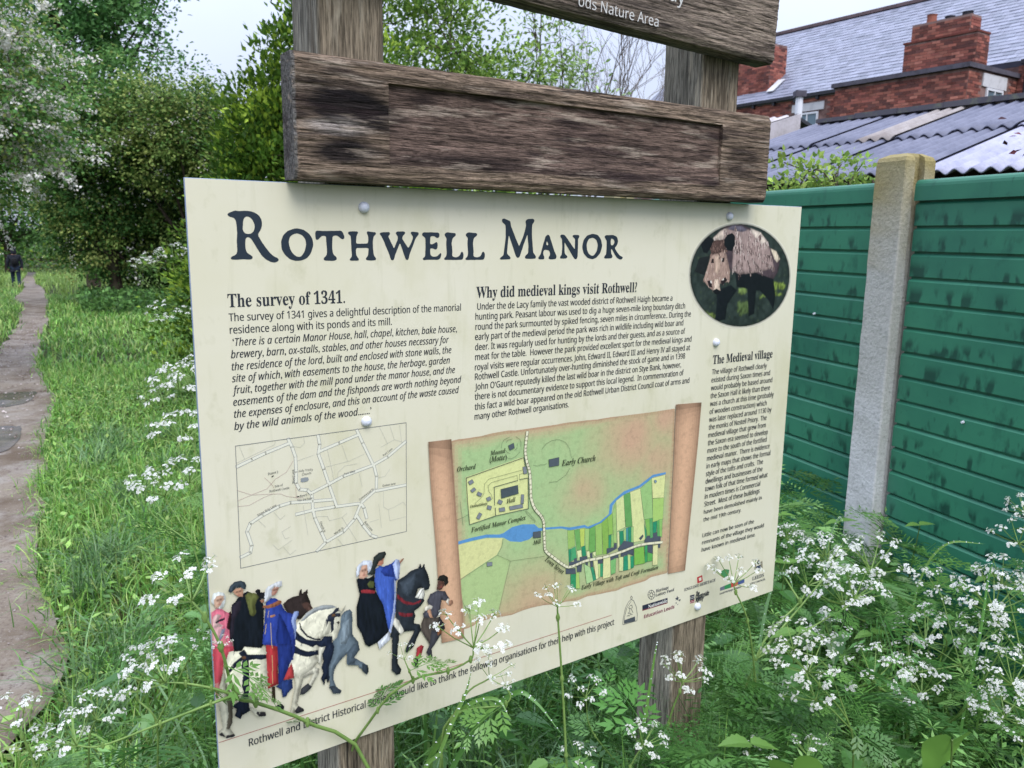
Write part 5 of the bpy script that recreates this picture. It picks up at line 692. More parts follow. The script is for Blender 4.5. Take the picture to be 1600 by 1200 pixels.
MAPPOLY=[["cfcf92",[[381.7,555.0],[410.4,553.7],[438.9,554.1],[470.4,560.3],[468.4,574.1],[459.3,587.1],[388.4,613.7]]],["aabf84",[[388.4,615.6],[459.3,587.9],[485.9,603.6],[463.4,689.1],[427.4,689.1],[396.6,673.4]]],["5b8fbe",[[381.7,548.5],[410.3,547.2],[438.9,547.5],[463.9,552.6],[472.4,551.7],[489.4,544.6],[511.0,544.0],[535.4,548.7],[544.6,557.4],[555.9,558.9],[593.0,563.9],[612.0,569.6],[645.8,571.5],[653.3,576.2],[680.4,572.6],[701.6,562.0],[703.4,544.0],[716.7,534.2],[736.9,524.2],[773.5,519.3],[807.7,504.1],[840.9,504.2],[841.1,508.1],[809.1,509.3],[776.4,523.9],[742.3,529.2],[719.5,538.7],[710.1,547.3],[707.9,565.2],[683.1,578.0],[653.5,581.0],[645.9,576.3],[612.2,574.8],[593.1,567.8],[556.0,562.8],[540.3,565.4],[524.8,573.8],[507.2,574.7],[485.4,569.0],[472.5,559.9],[438.9,553.0],[410.3,552.6],[382.5,553.7]]],["d3d795",[[398.5,443.7],[509.3,426.1],[513.5,441.3],[520.2,462.3],[521.3,517.8],[453.5,518.1],[406.2,524.2],[404.9,506.5],[401.2,484.8]]],["98b866",[[606.9,573.9],[622.6,576.3],[625.4,606.6],[609.6,609.9]]],["6fa65c",[[622.6,576.3],[634.7,577.2],[638.4,616.1],[629.2,616.4]]],["b7c862",[[634.7,576.8],[646.3,577.6],[646.4,611.1],[638.2,611.3]]],["9dbf72",[[646.3,578.0],[656.9,580.6],[656.6,622.9],[649.0,620.3]]],["6ea457",[[656.9,580.6],[670.4,577.6],[672.9,627.4],[657.5,627.0]]],["97bb66",[[670.4,577.6],[685.5,574.7],[690.0,637.0],[674.4,635.5]]],["85ad52",[[685.5,574.7],[699.1,566.7],[705.3,624.5],[699.8,638.1],[691.3,637.3]]],["8db558",[[699.1,566.7],[710.4,561.1],[713.3,601.6],[703.1,602.5]]],["a0bf74",[[710.4,561.1],[717.9,539.2],[723.1,622.4],[716.0,618.9]]],["cdd595",[[717.9,539.2],[735.9,531.1],[743.3,594.8],[723.0,599.1]]],["669e5a",[[735.9,531.1],[751.7,528.5],[762.3,597.0],[744.1,595.0]]],["d2d697",[[751.7,528.5],[776.7,525.5],[791.1,598.2],[796.3,631.7],[765.3,629.2]]],["97bc78",[[776.7,525.5],[804.8,510.4],[812.2,590.2],[790.5,589.1]]],["d5d896",[[804.8,510.4],[840.2,508.9],[839.1,554.6],[809.8,550.5]]],["a5c56e",[[809.9,551.1],[839.1,554.6],[839.2,597.8],[812.7,598.4]]],["2f8a63",[[610.1,610.4],[616.0,610.3],[616.1,635.2],[612.2,635.2]]],["4ea06c",[[616.0,610.3],[625.9,607.7],[629.7,630.5],[617.2,634.4]]],["d5dba2",[[629.2,617.0],[639.6,617.3],[641.4,634.1],[634.5,637.4]]],["2f8a63",[[639.4,612.5],[648.2,610.5],[651.3,630.5],[642.4,630.4]]],["dadca8",[[651.5,622.8],[658.5,623.3],[660.2,635.3],[654.3,635.0]]],["d5dba2",[[666.3,627.9],[673.4,627.5],[673.8,637.3],[668.4,634.2]]],["3a9068",[[702.6,602.8],[709.2,602.8],[709.1,628.3],[703.7,628.2]]],["8db86a",[[709.2,602.8],[714.8,602.9],[716.4,626.9],[710.3,627.6]]],["d8daa0",[[723.0,600.7],[728.7,600.2],[729.5,631.7],[726.5,633.0]]],["2d8762",[[727.9,600.1],[738.6,600.8],[740.3,620.0],[732.7,632.4]]],["a0c47e",[[738.6,599.8],[744.7,597.1],[745.9,620.2],[740.8,620.1]]],["4a8e8e",[[744.7,597.1],[750.2,596.6],[751.7,626.4],[746.6,624.3]]],["2c8a68",[[750.2,596.6],[757.8,597.3],[758.9,628.9],[752.5,626.6]]],["98c07a",[[757.8,597.3],[763.6,597.9],[764.5,629.1],[759.4,629.0]]],["3b9466",[[790.0,597.0],[796.5,611.4],[798.7,628.1],[795.5,630.5]]],["7fb35a",[[792.1,589.4],[803.5,589.6],[807.1,623.7],[799.8,624.2]]],["5ca264",[[803.5,589.6],[811.4,590.0],[814.6,629.3],[808.0,630.0]]],["2d8c66",[[812.7,598.8],[823.3,598.4],[823.8,621.0],[814.1,621.0]]],["5aa35c",[[823.3,598.4],[829.2,596.5],[832.5,630.9],[826.5,629.7]]],["8cba68",[[829.2,596.5],[837.8,597.1],[838.8,634.3],[832.5,630.9]]],["4f5661",[[612.2,634.3],[623.7,635.9],[623.5,630.1],[629.7,630.5],[629.8,635.4],[636.1,636.8],[635.9,630.0],[641.3,630.6],[641.4,636.0],[642.4,630.4],[653.0,631.8],[654.4,637.9],[626.7,644.3],[612.4,641.4]]],["4f5661",[[659.9,628.5],[664.6,627.5],[666.2,637.6],[661.4,637.5]]],["4f5661",[[699.3,627.2],[716.5,628.9],[716.6,621.0],[723.0,621.4],[724.0,632.5],[699.8,638.1]]],["4f5661",[[726.5,633.0],[740.9,621.1],[765.3,629.6],[765.7,637.4],[728.0,638.3]]],["4f5661",[[792.9,630.5],[799.8,623.2],[807.2,624.7],[807.5,629.9],[814.6,629.3],[814.1,621.0],[824.7,621.1],[826.5,629.7],[835.2,631.5],[835.2,640.8],[793.3,637.1]]],["4f5661",[[778.6,623.9],[787.8,618.1],[789.8,622.2],[783.2,628.5]]],["4f5661",[[605.0,645.1],[626.9,649.1],[628.4,660.1],[605.3,654.7]]],["4f5661",[[630.2,645.1],[641.8,644.8],[641.1,659.2],[630.6,656.7]]],["4f5661",[[649.9,643.7],[655.8,644.1],[654.9,650.7],[650.1,650.0]]],["4f5661",[[660.3,640.2],[666.3,640.6],[668.1,655.6],[662.1,655.2]]],["4f5661",[[678.3,643.2],[690.3,642.9],[690.8,653.9],[678.7,652.1]]],["4f5661",[[708.5,643.0],[722.1,643.0],[728.3,643.4],[728.7,651.4],[717.5,649.9],[715.2,654.4],[709.0,653.0]]],["4f5661",[[734.0,642.6],[765.9,641.5],[766.7,655.8],[752.3,648.6],[749.9,651.1],[742.4,650.4],[741.2,652.2],[734.4,650.7]]],["4f5661",[[800.8,641.8],[814.6,643.7],[815.7,662.4],[803.0,656.6]]],["4f5661",[[827.5,645.3],[835.1,646.9],[834.8,655.1],[828.5,652.8]]],["4f5661",[[778.7,649.3],[780.7,643.6],[786.6,643.9],[785.2,651.3]]],["35905f",[[616.1,658.2],[628.4,660.1],[629.3,688.4],[617.0,684.4]]],["a5c26a",[[628.3,658.1],[635.3,658.8],[638.7,690.7],[629.3,688.4]]],["a7c88c",[[646.4,644.9],[660.9,655.0],[670.4,683.7],[653.8,685.6]]],["3a8f68",[[662.1,655.2],[668.1,655.6],[676.3,682.1],[669.2,683.4]]],["d9d9a0",[[667.6,642.8],[677.8,643.1],[682.2,680.6],[676.3,682.1]]],["3f9669",[[684.7,653.5],[690.8,653.9],[691.9,679.9],[685.8,679.4]]],["b4cd86",[[678.7,652.1],[684.7,653.5],[685.8,679.4],[682.7,680.7]]],["d8d79c",[[691.6,645.2],[708.1,644.9],[711.2,685.4],[692.1,684.9]]],["7bb46e",[[709.0,653.0],[722.4,651.0],[722.6,680.1],[711.5,681.5]]],["cfd79a",[[729.9,650.7],[740.4,652.0],[741.3,680.4],[731.7,679.2]]],["2f8c69",[[741.2,652.2],[751.2,651.4],[754.0,681.3],[741.3,680.4]]],["b9d186",[[751.2,650.8],[757.6,651.7],[760.3,680.7],[754.0,681.3]]],["318f66",[[758.3,655.9],[766.7,655.8],[768.0,679.4],[760.3,680.7]]],["7cb24f",[[766.7,641.6],[791.8,642.9],[796.4,677.7],[769.0,675.6]]],["3f955c",[[793.5,641.2],[800.8,641.8],[802.3,675.9],[796.3,676.6]]],["5ea653",[[801.7,657.3],[815.7,662.4],[815.5,676.8],[802.8,676.0]]],["d6d59b",[[815.6,646.9],[828.1,646.5],[830.1,688.4],[816.6,686.4]]],["7d8288",[[402.7,451.5],[410.2,448.5],[413.9,454.3],[406.3,457.3]]],["7d8288",[[407.1,466.3],[414.2,462.5],[417.8,467.2],[410.7,470.9]]],["7d8288",[[421.4,470.7],[429.6,475.5],[426.7,480.6],[418.5,475.7]]],["7d8288",[[436.8,484.5],[444.3,482.8],[447.3,488.9],[439.8,490.7]]],["7d8288",[[440.0,497.1],[448.1,500.5],[446.2,506.5],[438.2,503.1]]],["7d8288",[[418.3,514.8],[423.8,506.4],[429.5,510.2],[424.0,518.5]]],["7d8288",[[461.8,490.9],[469.5,495.4],[466.2,501.1],[458.5,496.6]]],["7d8288",[[461.9,506.0],[473.2,506.6],[474.3,513.4],[463.1,512.7]]],["7d8288",[[482.3,507.1],[508.9,507.4],[510.4,514.0],[483.8,513.6]]],["7d8288",[[506.1,490.1],[512.0,491.4],[511.3,507.2],[505.4,505.9]]],["7d8288",[[508.3,442.7],[515.2,443.0],[517.5,455.6],[510.5,455.4]]],["515960",[[562.0,438.1],[583.7,437.1],[584.1,451.6],[563.2,451.4]]],["515960",[[478.8,402.4],[489.3,399.2],[491.5,407.8],[482.3,410.9]]],["4a5459",[[465.1,474.3],[499.0,472.6],[500.5,487.7],[466.6,490.2]]],["515960",[[532.1,561.5],[548.3,563.2],[548.6,574.8],[532.4,572.3]]],["7d8288",[[439.3,595.8],[449.7,597.0],[449.8,603.8],[439.3,602.5]]],["7f97a8",[[810.0,514.9],[814.9,514.8],[817.9,519.1],[813.1,521.2]]]]
MAPROAD=[[516.3,384.1],[513.8,403.4],[513.1,419.7],[517.4,438.6],[522.6,454.3],[525.0,479.9],[526.4,500.4],[534.8,520.6],[547.2,534.9],[553.6,546.5],[555.0,564.1],[556.6,585.4],[559.3,601.2],[575.8,616.6],[595.0,632.8],[612.0,643.4],[633.6,641.5],[653.2,639.8],[693.5,642.5],[734.8,641.1],[761.1,638.3],[788.1,637.6],[838.5,643.9]]
MAPLINES=[[1.1,"50584e",[[399.3,444.3],[509.0,427.1]]],[1.1,"50584e",[[399.3,444.3],[402.1,485.0],[405.8,523.7],[455.4,518.4]]],[1.1,"50584e",[[451.2,468.4],[498.4,464.6]]],[1.1,"50584e",[[502.3,463.6],[519.8,463.6],[521.3,517.8],[455.4,518.1]]],[1.1,"50584e",[[452.6,468.6],[453.3,499.1]]],[1.1,"50584e",[[454.7,504.2],[455.8,517.7]]],[1.1,"50584e",[[510.3,427.3],[513.5,442.1]]],[0.5,"59624c",[[507.8,447.9],[441.8,453.0],[433.6,459.8],[432.8,475.8],[428.3,481.5],[415.6,489.8]]],[0.5,"59624c",[[498.4,466.3],[497.3,455.4],[447.4,459.6],[440.4,464.1],[442.0,474.2],[446.6,479.8],[449.1,487.6]]],[0.5,"59624c",[[502.3,463.6],[502.1,454.5],[509.8,454.0]]],[0.5,"59624c",[[465.3,404.9],[466.2,397.0],[470.8,391.1],[482.0,387.8]]],[0.5,"59624c",[[493.4,388.9],[501.1,394.3],[504.4,400.5],[503.6,407.7]]],[0.5,"59624c",[[474.6,396.5],[478.3,392.9],[486.8,392.0]]],[0.5,"59624c",[[497.0,401.1],[496.0,409.1],[491.8,411.8]]],[0.5,"59624c",[[473.8,409.3],[476.7,413.0],[482.4,416.2]]],[0.5,"59624c",[[501.5,416.4],[493.9,422.7],[484.4,425.5],[477.8,422.9],[473.9,418.2]]],[0.5,"59624c",[[546.5,417.8],[556.3,409.1],[568.3,405.4],[582.6,405.6],[597.2,412.9],[605.9,424.4],[610.7,442.2]]],[0.5,"59624c",[[608.1,459.9],[599.0,471.5],[580.6,479.7],[564.1,478.7]]],[0.5,"59624c",[[529.2,442.8],[539.2,446.0],[545.1,444.4],[553.2,445.9],[557.6,443.7]]],[0.5,"59624c",[[387.9,481.7],[391.5,505.5],[393.6,522.6]]],[0.5,"59624c",[[381.8,510.9],[391.5,509.6],[403.1,506.1]]],[0.5,"59624c",[[514.0,520.2],[521.1,530.0],[533.3,540.8],[534.4,545.4]]],[0.5,"59624c",[[516.0,519.7],[525.0,529.0],[535.3,540.4],[537.4,545.1]]],[0.5,"6a7352",[[459.3,587.1],[485.9,603.6],[557.2,610.5]]],[0.5,"6a7352",[[485.9,603.6],[463.4,689.1]]],[0.5,"6a7352",[[388.4,613.7],[460.1,587.3],[468.4,574.1],[470.4,561.4]]],[0.5,"6a7352",[[580.7,625.6],[581.4,685.7]]],[0.5,"6a7352",[[392.5,651.7],[410.1,694.0]]]]
